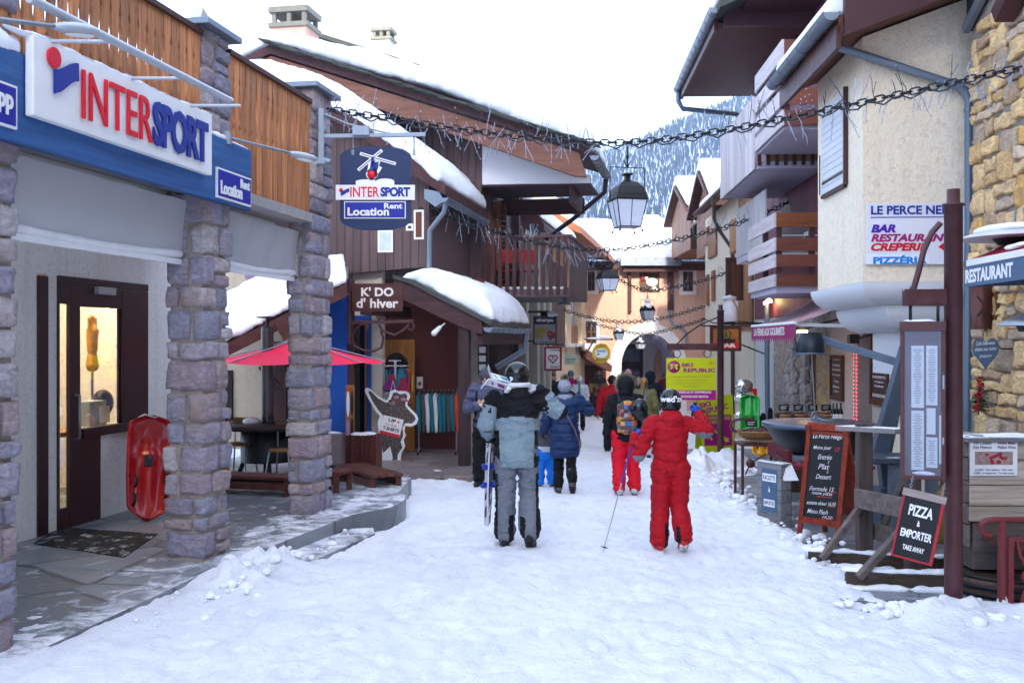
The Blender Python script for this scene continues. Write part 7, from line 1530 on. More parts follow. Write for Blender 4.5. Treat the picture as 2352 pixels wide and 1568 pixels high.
for i,(px,py,rr) in enumerate(((1709,886,.17),(1703,914,.14),(1700,955,.12))):
    o=thing('foil_balloon',('largest silver foil balloon, on top of the orange red panel','middle silver foil balloon left of the orange red panel','lowest silver foil balloon by the green sled')[i],'balloon',T(at(px,py,18.1)),'silver foil balloons');g=MB(T(at(px,py,18.1)));g.ell((0,0,0),(rr,rr*.6,rr*.7),16,10);build('balloon_skin',wob(g,.02,9),MY,o);g=MB(T(at(px,py,18.1)));g.cap((0,0,-rr*.65),(0,0,-rr*.9),.02,.03);build('balloon_neck',g,MY,o)
for i,(px,pyt) in enumerate(((1743,953),(1753,947),(1769,935))):
    o=thing('ski',('shorter black ski leaning on the white wall','longer black ski leaning beside the shorter one','black ski with green edge beside the drain pipe')[i],'ski',T(at(px,1040,20.8)),'skis leaning on the wall');a=at(px,1035,20.8);b=at(px,pyt,20.8);g=MB(T(a)@ RX(90));H=b.z-a.z;P=[(-.045,0),(.045,0),(.05,H*.7),(.055,H*.9),(.04,H*.97),(0,H),(-.04,H*.97),(-.055,H*.9),(-.05,H*.7)];g.prism(P,-.012,.012);build('ski_blade',g,pm('black ski',(.015,.016,.02),.35),o);g=MB(T(a)@ RX(90));g.box(-.03,.03,H*.4,H*.5,.013,.06);build('binding',g,pm('grey binding',(.2,.2,.22),.4),o)
o=thing('striped_awning','pink and white striped awning with maroon fringed valance over the stone shop front','awning',MR @ T(4,16.3,.5))
y0,y1,xf,zf,xw,zw=14.7,18.0,3.40,.27,4.48,.74
def stripe(m,nt,p):
    u=nd(nt,'SeparateXYZ',{0: coords(nt)}).outputs[1];fr_=math_(nt,'FRACT',math_(nt,'MULTIPLY',u,3.2));k=ramp(nt,fr_,[(0,(.62,.60,.62)),(.42,(.36,.08,.17)),(.50,(.62,.60,.62)),(.60,(.40,.10,.19))],'CONSTANT')
    nt.links.new(snow_on(nt,k,.35,2),p.inputs['Base Color']);p.inputs['Roughness'].default_value=.8;thin_cloth(m,nt,p,k,.5)
g=MB(MR);g.sheet(lambda u,v:(xf+(xw-xf)*v,y0+(y1-y0)*u,zf+(zw-zf)*v-.05*math.sin(v*math.pi)),24,8);build('awning_canvas',g,mk('striped canvas',stripe),o)
g=MB(MR);n=22
for k in range(n): a,b=y0+(y1-y0)*k/n,y0+(y1-y0)*(k+1)/n;g.add([(xf-.01,a,zf),(xf-.01,b,zf),(xf-.012,b,zf-.21),(xf-.012,(a+b)/2,zf-.29),(xf-.012,a,zf-.21)],[(0,4,3,2,1)])
build('valance',g,pm('maroon canvas',(.34,.03,.15),.8,var=.1,snow=0),o)
g=MB(MR);g.tube([(xf,y0,zf),(xf,y1,zf)],.025,8);g.bar((xw,y0+.1,zf-.05),(xf+.03,y0+.15,zf-.02),.05);g.bar((xw,y1-.1,zf-.05),(xf+.03,y1-.15,zf-.02),.05);build('awning_bar',g,WHITE,o)
g=MB(MR @ T(xf-.0135,(y0+y1)/2+.2,zf-.11)@ RZ(-90)@ RX(90));g.text('LA FERME AUX GOURMETS',I4,2.4,.13,.002,.03);build('lettering',g,pm('cream print',(.70,.66,.66),.7,bump=0),o)
def wallboard(name,label,px0,px1,py0,py1,t,rows,m=None,depth=.05,group=None):
    y0,y1=sxr(px1,t),sxr(px0,t);z0,z1=on_x(MR,px1,py1,t).z,on_x(MR,px1,py0,t).z;M=MR @ T(t-depth/2,(y0+y1)/2,(z0+z1)/2)@ RZ(-90)@ RX(90);w,h=y1-y0,z1-z0
    o=thing(name,label,'sign',M,group);FR=wood('board frame',(.16,.06,.035),(.1,.04,.025),1,.7,.1);e_=min(w,h)*.09
    g=MB(M);g.boxc((-w/2+e_/2,0,0),(e_,h,depth));g.boxc((w/2-e_/2,0,0),(e_,h,depth));g.boxc((0,h/2-e_/2,0),(w-2*e_,e_,depth*.98));g.boxc((0,-h/2+e_/2,0),(w-2*e_,e_,depth*.98));build('frame',g,FR,o)
    g=MB(M);g.boxc((0,0,-.005),(w-2*e_,h-2*e_,depth*.6));build('board',g,m or pm('brown menu field',(.085,.038,.034),.5,var=.1),o);zz=-.005+depth*.3
    g=MB(M)
    for tx,yy,tw,th in rows: g.text(tx,T(0,yy*h,zz),tw*w,th*h,.002,.02)
    build('lettering',g,pm('cream print',(.70,.66,.66),.7,bump=0),o);return o,M,w,h
wallboard('menu_board','narrow brown menu board on the roughcast beside the ochre stones',1912,1940,816,922,FX+.018,[('Jambon',.40,.6,.04),('Salade',.28,.6,.05),('Tarte fine',.18,.7,.05),('Fromage',.06,.65,.05),('Vin',-.08,.4,.05),('Bière',-.2,.5,.05),('Cidre',-.3,.4,.04)])
wallboard('menu_board','wide brown menu board beside the shop doorway with red lights',2004,2046,745,935,FX+.018,[('NOS SALADES',.43,.7,.03),('Salade verte',.36,.6,.025),('Chèvre chaud',.31,.7,.025),('Savoyarde',.26,.6,.025),('NOS PLATS',.14,.7,.03),('Tartiflette',.08,.6,.025),('Diots polenta',.03,.7,.025),('Fondue',-.02,.5,.025),('DESSERTS',-.15,.7,.03),('Crêpes',-.21,.5,.025),('Gaufres',-.26,.5,.025),('BOISSONS',-.38,.7,.04)])
wallboard('shop_board','brown board lettered Produits Regionaux above the shop doorway',1990,2056,712,768,FX+.018,[('PRODUITS DES',.25,.84,.26),('PRODUITS RÉGIONAUX',-.12,.86,.26)])
wallboard('framed_poster','small yellow and magenta poster in a wooden frame on the grey stones',1814,1823,905,962,FX+.1,[('SKI',.3,.5,.1)],pm('poster yellow',(.62,.50,.02),.5))
p=at(2203,895,10.9);o,M,w,h=panel('wine_board','small dark red framed board on the cream wall beside the grey drain pipe','sign',2192,2216,846,944,11.3,pm('black field',(.02,.02,.025),.4),.03,edge=pm('dark red frame',(.20,.015,.03),.45),ew=.04)
words(o,M,w,h,[('LE',-.05,.32,.45,.09),('VIN',-.05,.15,.6,.09),('CHAUD',-.05,-.05,.7,.08),('5 €',-.05,-.25,.5,.10)],.0155,mat=WHITE)
o=thing('red_lights','string of tiny red lights framing the shop doorway','lights',MR @ T(FX,15.2,0));g=MB(MR);
for px in (1964,1971): y=sxr(px,FX-.02);g.tube([(FX-.03,y,-1.9),(FX-.03,y,.28)],.006,5)
build('light_cable',g,BLACKM,o);g=MB(MR)
for px in (1964,1971):
    y=sxr(px,FX-.02)
    for k in range(34): g.ell((FX-.035,y,-1.7+k*.058),(.009,)*3,6,4)
w_=build('red_bulbs',g,glow('red bulb',(1,.05,.08),.7),o);w_['kind']='stuff'
WARMB=glow('warm bulb',(1,.62,.25),9)
for i,(px,py) in enumerate(((1853,890),(1852,912),(1853,936),(1854,868))):
    p=MR @ on_x(MR,px,py,FX+.2);o=thing('light_bulb','warm round bulb in the shop doorway, %s' % ('second from the top','third from the top','lowest and brightest','topmost')[i],'bulb',T(p),'warm bulbs in the shop doorway');g=MB(T(p));g.ell((0,0,0),(.045 if i==2 else .03,)*3,10,8);build('bulb_globe',g,WARMB,o);g=MB(T(p));g.lathe([(.015,.02),(.015,.06)],8);build('bulb_socket',g,BLACKM,o)
o=thing('wall_spotlight','lit spotlight under the raspberry wall above the white pier','lamp',T(at(1766,692,21.2)));g=MB();g.bar(at(1766,684,21.2),at(1775,694,21.1),.06);build('lamp_body',g,WHITE,o);g=MB();g.bar(at(1757,697,21.0),at(1765,690,21.15),.05);build('lamp_face',g,WARMB,o)
o=thing('awning_lamp','lit floodlight under the striped awning','lamp',T(at(1842,758,15.5)));g=MB();g.boxc(at(1843,755,15.5),(.17,.1,.06));g.tube([at(1850,754,15.5),at(1890,742,15.6),at(1925,734,15.4)],.02,6);build('lamp_body',g,BLACKM,o);g=MB();g.boxc(at(1843,761,15.46),(.14,.07,.03));build('lamp_face',g,WARMB,o)
for i,(p0,p1,y) in enumerate((((1985,742),(2050,728),13.3),((1960,778),(2020,762),13.8))):
    o=thing('arm_spotlight',('black spotlight on an arm beside the Produits board','lower black spotlight on an arm above the shop doorway')[i],'lamp',T(at(*p0,y)),'black arm spotlights');g=MB();g.tube([at(p0[0]+8,p0[1],y),at(*p1,y)],.016,6);build('arm',g,BLACKM,o);g=MB();g.boxc(at(*p0,y),(.14,.12,.13),None);build('lamp_head',g,BLACKM,o,bevel=.01)
o=thing('restaurant_awning','grey blue awning lettered Restaurant with red snowy top on the stone house','awning',MR @ T(4,8.6,.6))
xv=3.76;ya,yb=4.5,9.42
g=MB(MR);g.box(xv-.012,xv,ya,yb-.02,.505,.69);g.add([(xv,yb-.02,.69),(SX_-.01,yb-.02,.9),(SX_-.01,yb-.02,.52),(xv,yb+.02,.505)],[(0,1,2,3)]);build('valance',g,pm('grey blue canvas',(.13,.19,.28),.8,var=.08),o)
g=MB(MR);g.box(xv-.02,xv+.02,ya,yb,.692,.752);build('front_bar',g,WHITE,o,bevel=.005)
g=MB(MR);g.sheet(lambda u,v:(xv+.01+(SX_-xv-.02)*v,ya+(yb-ya-.02)*u,.755+.28*v-.02*math.sin(v*3.1)),12,5);build('awning_top',g,pm('red canvas',(.50,.012,.06),.7,var=.08,snow=.30),o)
g=MB(MR);r=random.Random(9)
for k in range(9): g.ell((xv+.06+r.uniform(0,.1),ya+1.5+r.uniform(0,3.0),.80),(.08,.22,.03),8,6)
build('awning_snow',fused(wob(g,.02,9),.02,2),ROOFSNOW,o)
yr0,yr1=sxr(2330,xv),sxr(2221,xv);g=MB(MR @ T(xv-.0125,(yr0+yr1)/2,.60)@ RZ(-90)@ RX(90));g.text('RESTAURANT',I4,yr1-yr0,.125,.002,.035);build('lettering',g,WHITE,o)
o=thing('copper_lantern','copper half round wall lamp with slits under the restaurant awning','lamp',MR @ T(SX_-.15,9.9,.2))
y=sxr(2257,SX_-.1);zt_,zb_=on_x(MR,2257,652,SX_-.1).z,on_x(MR,2257,756,SX_-.1).z;g=MB(MR @ T(SX_-.11,y,zb_));H=zt_-zb_;g.lathe([(.105,0),(.105,H),(.001,H)],24);build('copper_shade',g,pm('aged copper',(.17,.075,.06),.4,metal=.6,var=.1),o)
g=MB(MR);g.box(SX_-.03,SX_-.001,y-.16,y+.14,zb_-.02,zt_+.02);build('back_board',g,wood('lamp board',(.30,.13,.04),(.2,.08,.025),2),o)
g=MB(MR @ T(SX_-.11,y,zb_));
for z0,z1 in ((H*.72,H*.58),(H*.28,H*.44)): g.bar((-.075,-.078,z0),(-.03,-.104,z1),.012,.02)
build('shade_slits',g,BLACKM,o)
HS=[(16*math.sin(t)**3/17,(13*math.cos(t)-5*math.cos(2*t)-2*math.cos(3*t)-math.cos(4*t))/17) for t in np.linspace(0,6.28,40)[:-1]]
pc_=at(2264,808,9.55);M=T(pc_)@ RZ(-32)@ RX(90);o=thing('slate_heart','heart shaped slate with chalk writing below the copper lamp','slate',M);g=MB(M);g.prism([(x*.125,y*.19) for x,y in HS],-.006,.006);build('slate',g,pm('blue slate',(.10,.14,.19),.6,var=.2),o)
g=MB(M);
for t,yy,w_ in (('Café Edelweiss',.085,.17),('chalet aux lutins',.03,.19),('Jospurs',-.04,.11)): g.text(t,T(0,yy,.0065)@ RZ(4),w_,.035,.001,.004,.3)
build('chalk_writing',g,CHALK,o);g=MB();g.tube([pc_+Vector((-.02,0,.15)),pc_+Vector((.0,.05,.24)),pc_+Vector((.02,0,.15))],.004,5);g.tube([pc_+Vector((.08,.02,.1)),pc_+Vector((.16,.02,.03)),pc_+Vector((.36,-.2,.03))],.008,5);build('hanging_cord',g,BLACKM,o)
o=thing('berry_garland','small garland of red berries and fir sprigs against the drain pipe','garland',T(at(2244,905,9.9)));g=MB();r=random.Random(4)
for k in range(46): v=r.random();p=at(2252-8*v+r.gauss(0,4),862+80*v,9.9);g.ell(p+Vector((0,r.uniform(-.03,.03),0)),(.014,)*3,7,5)
build('berries',g,pm('red berries',(.42,.01,.03),.3),o);g=MB()
for k in range(150): v=r.uniform(.45,1);p=at(2250,862+80*v,9.92);a=r.uniform(0,6.28);g.bar(p,p+Vector((math.cos(a)*.09,r.uniform(-.04,.02),math.sin(a)*.07)),.004)
build('fir_sprigs',g,pm('fir needles',(.03,.09,.03),.6),o)
def dome(label,px,py,y,rr,h,m,snow=False):
    o=thing('heat_lamp',label,'lamp',T(at(px,py,y)),'dome lamps by the stone house');g=MB(T(at(px,py,y)));g.lathe([(rr,0),(rr*1.0,.012),(rr*.75,h*.5),(rr*.3,h*.9),(.03,h),(.001,h)],30);build('dome',g,m,o);g=MB(T(at(px,py,y)));g.lathe([(.012,h),(.012,h+.14)],8);build('stem',g,STEEL,o)
    g=MB(T(at(px,py,y)));g.lathe([(rr*.3,-.05),(rr*.4,-.0)],16);build('burner',g,BLACKM,o)
    if snow: g=MB(T(at(px,py,y)));g.ell((rr*.1,0,h*.75),(rr*.85,rr*.8,h*.7),14,8);build('snow_cap',fused(wob(g,.02,8),.02,2),ROOFSNOW,o)
dome('grey dome lamp in front of the dark stones at the right edge',2362,748,8.4,.24,.10,STEEL)
dome('broad flat lamp covered in snow above the restaurant awning',2330,548,9.0,.47,.10,pm('pale enamel',(.62,.63,.68),.4),True)
# ------------------------------------------------------------------ left terrace
IRON=pm('stove iron',(.05,.05,.055),.45,metal=.5,var=.3)
p=on_y(ML,614,1000,13.6);zt_=tz(975,13.2)
o=thing('terrace_stove','round stove table with a tall steel chimney through the red parasol','stove',ML @ T(p.x,p.y,-1.895))
g=MB(ML @ T(p.x,p.y,0));g.lathe([(.36,-1.64),(.36,-1.20),(.30,-1.19)],20);build('firebox',g,IRON,o)
g=MB(ML @ T(p.x,p.y,0));g.lathe([(.25,-1.20),(.62,-1.19),(.64,-1.17),(.64,-1.12),(.60,-1.11),(.1,-1.11)],32);build('round_top',g,wood('dark table wood',(.07,.045,.04),(.035,.022,.02),0),o)
for k in range(4): a=k*1.57+.5;g=MB(ML @ T(p.x,p.y,0));g.bar((.30*math.cos(a),.30*math.sin(a),-1.6),(.42*math.cos(a),.42*math.sin(a),-1.895),.06);build('leg',g,IRON,o)
zc_=tz(752,13.2);g=MB(ML @ T(p.x,p.y,0));g.lathe([(.085,-1.11),(.085,zc_)],20);build('chimney_pipe',g,pm('heat stained steel',(.16,.15,.14),.3,metal=.9,var=.35,sc=3,stretch=(1,1,.6)),o)
g=MB(ML @ T(p.x,p.y,0));g.lathe([(.075,zc_),(.075,zc_+.02),(.02,zc_+.021),(.02,zc_+.13),(.15,zc_+.14),(.15,zc_+.155),(.001,zc_+.16)],20);build('chimney_cowl',g,IRON,o)
g=MB(ML @ T(p.x,p.y,-1.1));g.ell((-.13,-.2,.02),(.13,.1,.06));g.ell((.35,.1,.01),(.12,.1,.04));build('table_snow',fused(wob(g,.03,8),.02,2),SNOW,o)
pa=thing('parasol','wide red parasol above the stove table on the terrace','parasol',ML @ T(p.x+.1,p.y+.35,-1.895))
cx_,cy_=p.x+.28,p.y+.35;za_,ze_=tz(778,13.5),tz(832,13.5);N8=8;RR=1.24;g=MB(ML)
def par(k,f): a=k*2*math.pi/N8+.39;return (cx_+RR*f*math.cos(a),cy_+RR*f*math.sin(a),za_+(ze_-za_)*f+.03*math.sin(f*3.1)*(-1))
V=[];Fs=[]
for k in range(N8):
    for j in range(6):
        for i in range(7):
            f=max(.02,i/6);u=j/5;a,b=Vector(par(k,f)),Vector(par(k+1,f));q_=a.lerp(b,u);q_.z+=.05*f*u*(1-u)*2*(-1);V.append(q_)
    b0=k*42
    for j in range(5):
        for i in range(6): Fs.append((b0+j*7+i,b0+j*7+i+1,b0+(j+1)*7+i+1,b0+(j+1)*7+i))
g.add(V,Fs,True);build('canopy',g,pm('raspberry red canvas',(.78,.022,.10),.75,var=.04,bump=.06),pa)
g=MB(ML)
for k in range(N8): g.tube([par(k,.05),par(k,.99)],.01,5)
build('ribs',g,STEEL,pa);g=MB(ML);g.tube([(cx_,cy_,-1.895),(cx_,cy_,za_+.04)],.024,8);build('pole',g,STEEL,pa);g=MB(ML);g.lathe([(.28,-1.894),(.28,-1.85),(.04,-1.82)],20,T(cx_,cy_,0));build('foot_plate',g,IRON,pa)
def stool(label,px,pyb,y,pys):
    a=on_y(ML,px,pyb,y);a.z=-1.895;zs_=on_y(ML,px,pys,y).z;o=thing('bar_stool',label,'stool',ML @ T(a),'stools round the stove table');M=ML @ T(a.x,a.y,0)
    g=MB(M);g.lathe([(1e-4,zs_-.02),(.18,zs_-.02),(.185,zs_),(.17,zs_+.012),(1e-4,zs_+.012)],20);build('seat',g,wood('pale seat',(.36,.20,.09),(.25,.13,.05),0),o)
    for sx_,sy_ in ((-1,-1),(1,-1),(1,1),(-1,1)): g=MB(M);g.tube([(.13*sx_,.13*sy_,zs_-.02),(.19*sx_,.19*sy_,-1.895)],.012,6);build('leg',g,STEEL,o)
    g=MB(M);g.box(-.17,.17,.155,.175,zs_+.22,zs_+.34);build('backrest',g,wood('pale seat',(.36,.20,.09),(.25,.13,.05),0),o);g=MB(M);g.tube([(-.15,.17,zs_),(-.15,.17,zs_+.34)],.01,5);g.tube([(.15,.17,zs_),(.15,.17,zs_+.34)],.01,5);build('back_rods',g,STEEL,o)
stool('bar stool with pale seat left of the stove',550,1118,13.3,1018);stool('bar stool with pale seat between the stove and the third pillar',650,1112,13.1,1032)
BENW=wood('bench mahogany',(.20,.085,.06),(.12,.05,.035),0,.7,.25)
def bench(label,A,B,wd,zt,zb,slats=4):
    """A, B: plan end points (world xy); zt: seat height"""
    A,B=Vector((A[0],A[1],0)),Vector((B[0],B[1],0));d=(B-A).normalized();n=Vector((-d.y,d.x,0));o=thing('slatted_bench',label,'bench',T((A.x+B.x)/2,(A.y+B.y)/2,zb),'slatted wooden benches');g=MB()
    for k in range(slats): w=wd/slats;q_=n*(w*(k+.5)-wd/2);g.bar(A+q_+Vector((0,0,zt-.02)),B+q_+Vector((0,0,zt-.02)),w*.86,.04)
    build('seat',g,BENW,o,bevel=.004)
    for P in (A+d*.06,B-d*.06):
        for s_ in (-1,1): g=MB();q_=P+n*(s_*wd*.40);g.bar((q_.x,q_.y,zb),(q_.x,q_.y,zt-.04),.07,.05);build('leg',g,BENW,o,bevel=.004)
    g=MB();g.bar(A+d*.02+n*(wd*.42)+Vector((0,0,zt-.12)),B-d*.02+n*(wd*.42)+Vector((0,0,zt-.12)),.03,.09);g.bar(A+d*.02-n*(wd*.42)+Vector((0,0,zt-.12)),B-d*.02-n*(wd*.42)+Vector((0,0,zt-.12)),.03,.09);build('apron',g,BENW,o)
    return o
a,b=at(516,0,12.9),at(690,0,12.5);bench('long low slatted bench in front of the stove table',(a.x-.3,12.7),(b.x,12.3),.36,tz(1088,12.5),-1.895)
a,b=at(770,0,13.0),at(803,0,12.4);bench('short slatted bench end showing right of the third pillar',(at(735,0,12.9).x,12.75),(at(800,0,12.7).x,12.6),.40,tz(1078,12.7),-1.90)
zb_=gz(13.2)+.02;a,b=at(800,0,14.0),at(898,0,12.9);bench('slatted bench standing in the street snow before the bear cutout',(a.x,14.1),(b.x-.05,12.95),.46,tz(1078,13.4),zb_)
p=at(836,0,14.4);zb_=gz(14.4)+.03;M=T(p.x,14.4,zb_)@ RZ(-8);o=thing('litter_bin','slatted mahogany litter bin beside the blue wall','bin',M);H=tz(998,14.4)-zb_
g=MB(M)
for k in range(6):
    x=-.21+.07*k+.035;
    for yy in (-.2,.2): g.boxc((x,yy,H/2),(.058,.022,H),Matrix.Rotation(R(-2 if yy < 0 else 2),4,'X'))
for k in range(5):
    y=-.17+.068*k+.034
    for xx in (-.215,.215): g.boxc((xx,y,H/2),(.022,.056,H))
build('bin_slats',g,wood('bin mahogany',(.17,.045,.03),(.10,.028,.02),2,.7,.2,.4),o,bevel=.004);g=MB(M);g.box(-.19,.19,-.18,.18,.02,H-.04);build('liner',g,BLACKM,o);g=MB(M);g.ell((0,0,H+.01),(.2,.19,.03));build('snow_cap',fused(wob(g,.02,9),.02,2),ROOFSNOW,o)
p=on_y(ML,785,1065,16.0);o=thing('stone_trough','grey concrete planter block against the blue wall','planter',ML @ T(p.x-.15,p.y,-1.895));g=MB(ML);g.box(p.x-.5,p.x+.02,p.y-.15,p.y+.15,-1.97,tz(1000,15.6));build('block',g,stucco('brown concrete',(.22,.18,.17),30,.6,.3),o,bevel=.02);g=MB(ML);g.ell((p.x-.2,p.y,tz(1000,15.6)),(.2,.12,.03));build('snow_cap',g,ROOFSNOW,o)
sb=17.3/F;c0=at(900,1068,17.3);M=T(c0.x,17.3,gz(17.3)+.06)@ RX(-4)@ RX(90);o=thing('bear_cutout','flat cutout of a bear in sunglasses holding a T-shirts sign','cutout',M)
OUT=[(858,1068),(850,1060),(868,1040),(872,1020),(866,1005),(870,990),(866,960),(872,945),(862,935),(850,915),(838,893),(836,884),(842,880),(850,884),(862,896),(878,906),(888,910),(892,900),(896,888),(904,884),(914,888),(930,888),(938,892),(941,900),(936,912),(934,920),(944,930),(956,942),(960,952),(956,964),(944,970),(930,968),(928,980),(932,990),(926,1000),(930,1015),(922,1030),(920,1045),(932,1056),(932,1072)]
def bp(x,y): return ((x-900)*sb,(1068-y)*sb)
g=MB(M);g.prism([bp(*q_) for q_ in OUT],-.01,.01);build('white_backing',g,WHITE,o)
BEAR=[(880,1030),(874,1000),(876,965),(880,945),(868,932),(856,914),(845,892),(846,886),(854,892),(866,904),(884,914),(894,914),(898,902),(902,892),(910,891),(918,896),(930,893),(935,900),(930,912),(930,922),(940,934),(952,946),(954,954),(946,962),(930,962),(924,972),(926,990),(920,1005),(924,1018),(914,1032),(912,1050),(918,1062),(902,1064),(898,1058),(902,1040),(896,1015)]
g=MB(M);g.prism([bp(*q_) for q_ in BEAR],.0101,.014)
def furm(m,nt,p):
    n=nd(nt,'TexNoise',{'Vector': coords(nt,(5,5,2)),'Scale':6.0,'Detail':9.0,'Roughness':.75}).outputs[0];nt.links.new(ramp(nt,n,[(.36,(.010,.007,.006)),(.5,(.055,.036,.028)),(.64,(.20,.145,.115))]),p.inputs['Base Color'])
build('bear_print',g,mk('printed bear fur',furm),o)
Mw=M @ T(*bp(899,969),.0141)@ RZ(-14);g=MB(Mw);g.boxc((0,0,.003),(47*sb,42*sb,.006));build('held_card',g,WHITE,o)
g=MB(Mw);g.boxc((0,-18*sb,.0065),(47*sb,7*sb,.002));g.text('the Best',T(-2*sb,3*sb,.006),26*sb,8*sb,.001,.0,.3);g.prism([(4*sb*math.cos(t)*(1 if k % 2 else .45)+13*sb,4*sb*math.sin(t)*(1 if k % 2 else .45)+13*sb) for k,t in enumerate(np.linspace(.3,6.58,11)[:-1])],.006,.008);build('red_print',g,RED_T,o)
g=MB(Mw);g.text('UP',T(-2*sb,13*sb,.006),18*sb,8*sb,.001,.04);g.text('T-SHIRTS',T(0,-7*sb,.006),38*sb,8*sb,.001,.04);build('dark_print',g,BLACKM,o)
g=MB(M);g.ell((*bp(909,903),.015),(8.5*sb,6*sb,.004),12,6);g.ell((*bp(925,908),.015),(9*sb,6*sb,.004),12,6);g.bar((*bp(915,904),.016),(*bp(945,914),.016),3*sb,.004);sg_=build('sunglasses_print',g,REDM,o)
g=MB(M);g.ell((*bp(909,903),.018),(6*sb,4*sb,.003),12,6);g.ell((*bp(925,908),.018),(6.5*sb,4*sb,.003),12,6);build('lens_print',g,pm('lens print',(.25,.32,.42),.3,var=.5,sc=30),sg_)
g=MB(M);g.ell((*bp(900,915),.015),(8*sb,6*sb,.003),12,6);build('muzzle_print',g,pm('muzzle print',(.30,.23,.18),.7),o);g=MB(M);g.ell((*bp(895,911),.019),(4*sb,3*sb,.003),10,6);build('nose_print',g,BLACKM,o);g=MB(M);g.bar((0,.1,-.02),(0,.02,-.4),.03);build('strut',g,WHITE,o)
o,M,w,h=panel('board_poster','orange poster with four snowboards fixed to the edge of the blue wall','poster',794,814,884,1042,16.0,wood('poster wood',(.48,.24,.09),(.36,.16,.05),2,.4,.1),.03)
for i,(x,y,m) in enumerate(((-.22,.22,WHITE),(.24,.24,BLACKM),(-.22,-.18,pm('pink deck',(.50,.30,.42),.5)),(.24,-.15,BLACKM))):
    g=MB(M);g.ell((x*w,y*h,.018),(w*.19,h*.19,.008),14,8);build('printed_board',g,m,o)
g=MB(M);g.text('ELANG',T(0,h*.45,.016),w*.8,h*.05,.002,.03);build('lettering',g,REDM,o)
o=thing('bag_rack','white rotating stand hung with colourful bags by the pine door','rack',T(at(908,1060,17.9)));p=at(908,0,17.9);zz=lambda py: tz(py,17.9);g=MB();g.tube([(p.x,17.9,-2.05),(p.x,17.9,zz(828))],.022,8)
for a in range(4): t=a*math.pi/4;g.tube([(p.x-.24*math.cos(t),17.9-.24*math.sin(t),zz(840)),(p.x+.24*math.cos(t),17.9+.24*math.sin(t),zz(840))],.01,5);
g.bar((p.x-.12,17.9,zz(828)),(p.x+.1,17.9,zz(828)),.015);build('stand',g,WHITE,o)
r=random.Random(12);cols_=[(.05,.30,.35),(.45,.05,.12),(.50,.30,.05),(.06,.10,.35),(.5,.45,.40),(.30,.06,.25)]
for k in range(20):
    a=k*.9;rr=.14+.10*(k % 3)/2;x,y=p.x+rr*1.3*math.cos(a),17.9+rr*math.sin(a);zt_=zz(845+r.uniform(0,26));g=MB();s0=len(g.v);H=r.uniform(.2,.42);w_=r.uniform(.09,.16)
    g.prism([(-w_*.35,0),(w_*.35,0),(w_,-H*.8),(w_*.8,-H),(-w_*.8,-H),(-w_,-H*.8)],-.02,.02,T(x,y,zt_)@ RZ(math.degrees(a)+90)@ RX(90));wob(g,.012,9,k);build('hanging_bag',g,pm('bag %d' % (k % 6),cols_[k % 6],.7,var=.5,sc=25),o,bevel=.01)
o,M,w,h=panel('blue_card','pale turquoise French Alps bag hanging low on the bag stand','bag',884,922,900,922,17.55,pm('turquoise bag',(.24,.42,.44),.6,var=.3,sc=15),.04)
words(o,M,w,h,[('FRENCH',0,.0,.9,.55,.02)],.0205,mat=pm('red print',(.4,.06,.08),.5));g=MB(M);g.tube([(-.05,h/2,0),(0,h/2+.2,0),(.05,h/2,0)],.008,5);build('handle',g,WHITE,o)
p0,p1=at(955,898,18.3),at(1056,900,18.3);o=thing('clothes_rail','black rail on castors under the gift shop porch','rail',T((p0+p1)/2));g=MB();g.tube([p0,p1],.014,6);build('bar',g,BLACKM,o)
for x in (p0.x+.06,p1.x-.06):
    g=MB();g.tube([(x,18.3,p0.z),(x,18.3,-2.0)],.014,6);g.tube([(x,18.05,-2.0),(x,18.55,-2.0)],.014,6);build('rail_upright',g,STEEL,o)
    for yy in (18.05,18.55): g=MB();g.ell((x,yy,-2.03),(.02,.035,.035),10,6);build('castor',g,BLACKM,o)
JK=[pm('teal fleece',(.02,.20,.25),.8,bump=.3),pm('grey fleece',(.11,.11,.12),.8,bump=.3),pm('white fleece',(.66,.66,.68),.8,bump=.3),pm('orange fleece',(.60,.10,.03),.8,bump=.3)]
for k in range(10):
    ci=(0,1,2,0,2,0,0,1,0,3)[k];x=p0.x+.06+(p1.x-p0.x-.1)*k/9.3;nmc=('teal','grey','white','teal','white','teal','teal','grey','teal','orange')[k]
    o=thing('hanging_jacket','%s jacket on the clothes rail, number %s from the pine door' % (nmc,('one','two','three','four','five','six','seven','eight','nine','ten')[k]),'jacket',T(x,18.3,p0.z-.05),'jackets on the clothes rail')
    g=MB(T(x,18.3,p0.z));g.lathe([(.03,-.04),(.09,-.09),(.10,-.35),(.12,-.60),(.001,-.61)],12,sx=.55,sy=1.9);g.cap((0,-.17,-.1),(.02,-.24,-.35),.045,.04);g.cap((.02,-.24,-.35),(.03,-.22,-.72),.04,.032);build('jacket_body',fused(wob(g,.015,9,k),.02,2),JK[ci],o)
    g=MB(T(x,18.3,p0.z));g.tube([(0,0,.02),(.02,0,.035),(.03,0,.0),(0,0,-.04)],.005,5);build('hanger_hook',g,STEEL,o)
o=thing('white_spotlight','white clip spotlight on the porch board of the gift shop','lamp',T(at(1008,755,16.6)));g=MB();g.cap(at(997,765,16.55),at(1010,752,16.6),.05,.035);build('lamp_head',g,WHITE,o);g=MB();g.tube([at(1010,752,16.6),at(1022,742,16.62)],.015);build('arm',g,WHITE,o)
o,M,w,h=panel('white_notice','small white notice beside the pine door','notice',957,971,865,892,18.9,WHITE,.01,rz=10);g=MB(M);g.boxc((0,-.02,.006),(w*.5,h*.3,.002));build('red_stamp',g,REDM,o)
